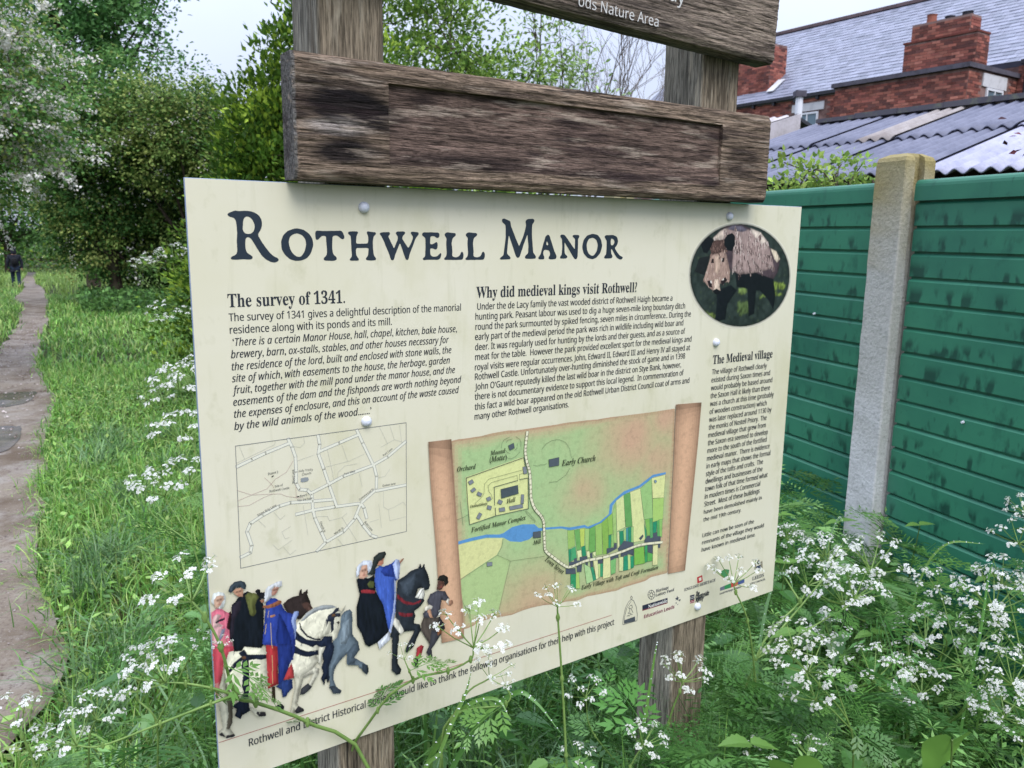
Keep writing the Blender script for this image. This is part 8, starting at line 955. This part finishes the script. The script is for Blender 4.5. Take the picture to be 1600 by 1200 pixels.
plank_text('ods Nature Area', .735, 1.940, .0155, None, M_wl); plank_text('way', .79, 1.985, .024, None, M_wl)

# ------------------------------------------------------------------ person walking away
def skin_mesh(name, J, E, Rr, m, parent, sub=2, root=0):
    me = bpy.data.meshes.new(name); me.from_pydata(J, E, []); o = bpy.data.objects.new(name, me); COL.objects.link(o); sk = o.modifiers.new('s', 'SKIN'); sk.use_smooth_shade = True
    for v, r in zip(me.skin_vertices[0].data, Rr): v.radius = (r, r) if np.isscalar(r) else r
    me.skin_vertices[0].data[root].use_root = True; ss = o.modifiers.new('b', 'SUBSURF'); ss.levels = sub; ss.render_levels = sub
    dg = bpy.context.evaluated_depsgraph_get(); dg.update(); ne = bpy.data.meshes.new_from_object(o.evaluated_get(dg)); bpy.data.objects.remove(o); ne.materials.clear(); ne.materials.append(m); ne.name = name
    return link_obj(name, ne, parent)
PE = empty('person', (-21.45, 35.0, -.945), 'person in dark hooded jacket and blue jeans walking away along the path', 'person', math.radians(30))
M_skin = mat('skin', lin('a57c66'), .6, .3); M_jack = mat('dark_jacket', lin('1d2028'), .8, .2, noise=[(12, (1, 1, 1), lin('2b2f3a'), .45, .7)]); M_jean = mat('jeans', lin('232d3c'), .85, .1, noise=[(15, (1, 1, 1), lin('2e3a4c'), .45, .7)]); M_shoe = mat('shoe', lin('22211f'), .6, .3); M_bag = mat('rucksack_cloth', lin('15161a'), .7, .2, noise=[(20, (1, 1, 1), lin('4c5058'), .6, .75)])
J = [(0, 0, .93), (0, 0, 1.15), (0, .01, 1.38), (0, .02, 1.48), (0, .03, 1.55), (0, .04, 1.66), (-.1, 0, .88), (-.11, .1, .5), (-.11, .02, .09), (-.11, .14, .04), (.1, 0, .88), (.11, -.06, .5), (.11, -.24, .13), (.11, -.16, .05), (-.19, .01, 1.4), (-.26, -.02, 1.13), (-.25, .08, .9), (-.245, .12, .8), (.19, .01, 1.4), (.26, .02, 1.13), (.25, -.02, .9), (.245, -.03, .8)]
E_ = [(0, 1), (1, 2), (2, 3), (3, 4), (4, 5), (0, 6), (6, 7), (7, 8), (8, 9), (0, 10), (10, 11), (11, 12), (12, 13), (2, 14), (14, 15), (15, 16), (16, 17), (2, 18), (18, 19), (19, 20), (20, 21)]
R2 = [.13, .12, .14, .06, .055, .09, .09, .06, .04, .035, .09, .06, .04, .035, .06, .045, .032, .03, .06, .045, .032, .03]
skin_mesh('body', J, E_, R2, M_skin, PE)
skin_mesh('jacket', [J[0], J[1], J[2], (0, .02, 1.46), J[14], J[15], (-.25, .07, .88), J[18], J[19], (.25, -.02, .88), (0, 0, .83)], [(0, 1), (1, 2), (2, 3), (2, 4), (4, 5), (5, 6), (2, 7), (7, 8), (8, 9), (0, 10)], [(.19, .15), (.18, .15), (.2, .15), .09, .085, .068, .055, .085, .068, .055, (.2, .15)], M_jack, PE)
skin_mesh('jeans', [(0, 0, .95), J[6], J[7], (-.11, .02, .1), J[10], J[11], (.11, -.23, .16)], [(0, 1), (1, 2), (2, 3), (0, 4), (4, 5), (5, 6)], [.15, .11, .082, .062, .11, .082, .062], M_jean, PE)
skin_mesh('hood', [(0, .0, 1.47), (0, .02, 1.57), (0, .03, 1.68), (0, .03, 1.74)], [(0, 1), (1, 2), (2, 3)], [.11, .115, .125, .07], M_jack, PE)
skin_mesh('shoe', [(-.11, -.03, .05), (-.11, .07, .04), (-.11, .17, .03)], [(0, 1), (1, 2)], [.05, .045, .035], M_shoe, PE); skin_mesh('shoe', [(.11, -.27, .11), (.11, -.19, .06), (.11, -.13, .02)], [(0, 1), (1, 2)], [.05, .045, .035], M_shoe, PE)
skin_mesh('rucksack', [(0, -.2, 1.02), (0, -.21, 1.2), (0, -.19, 1.36)], [(0, 1), (1, 2)], [(.13, .08), (.14, .09), (.1, .07)], M_bag, PE)
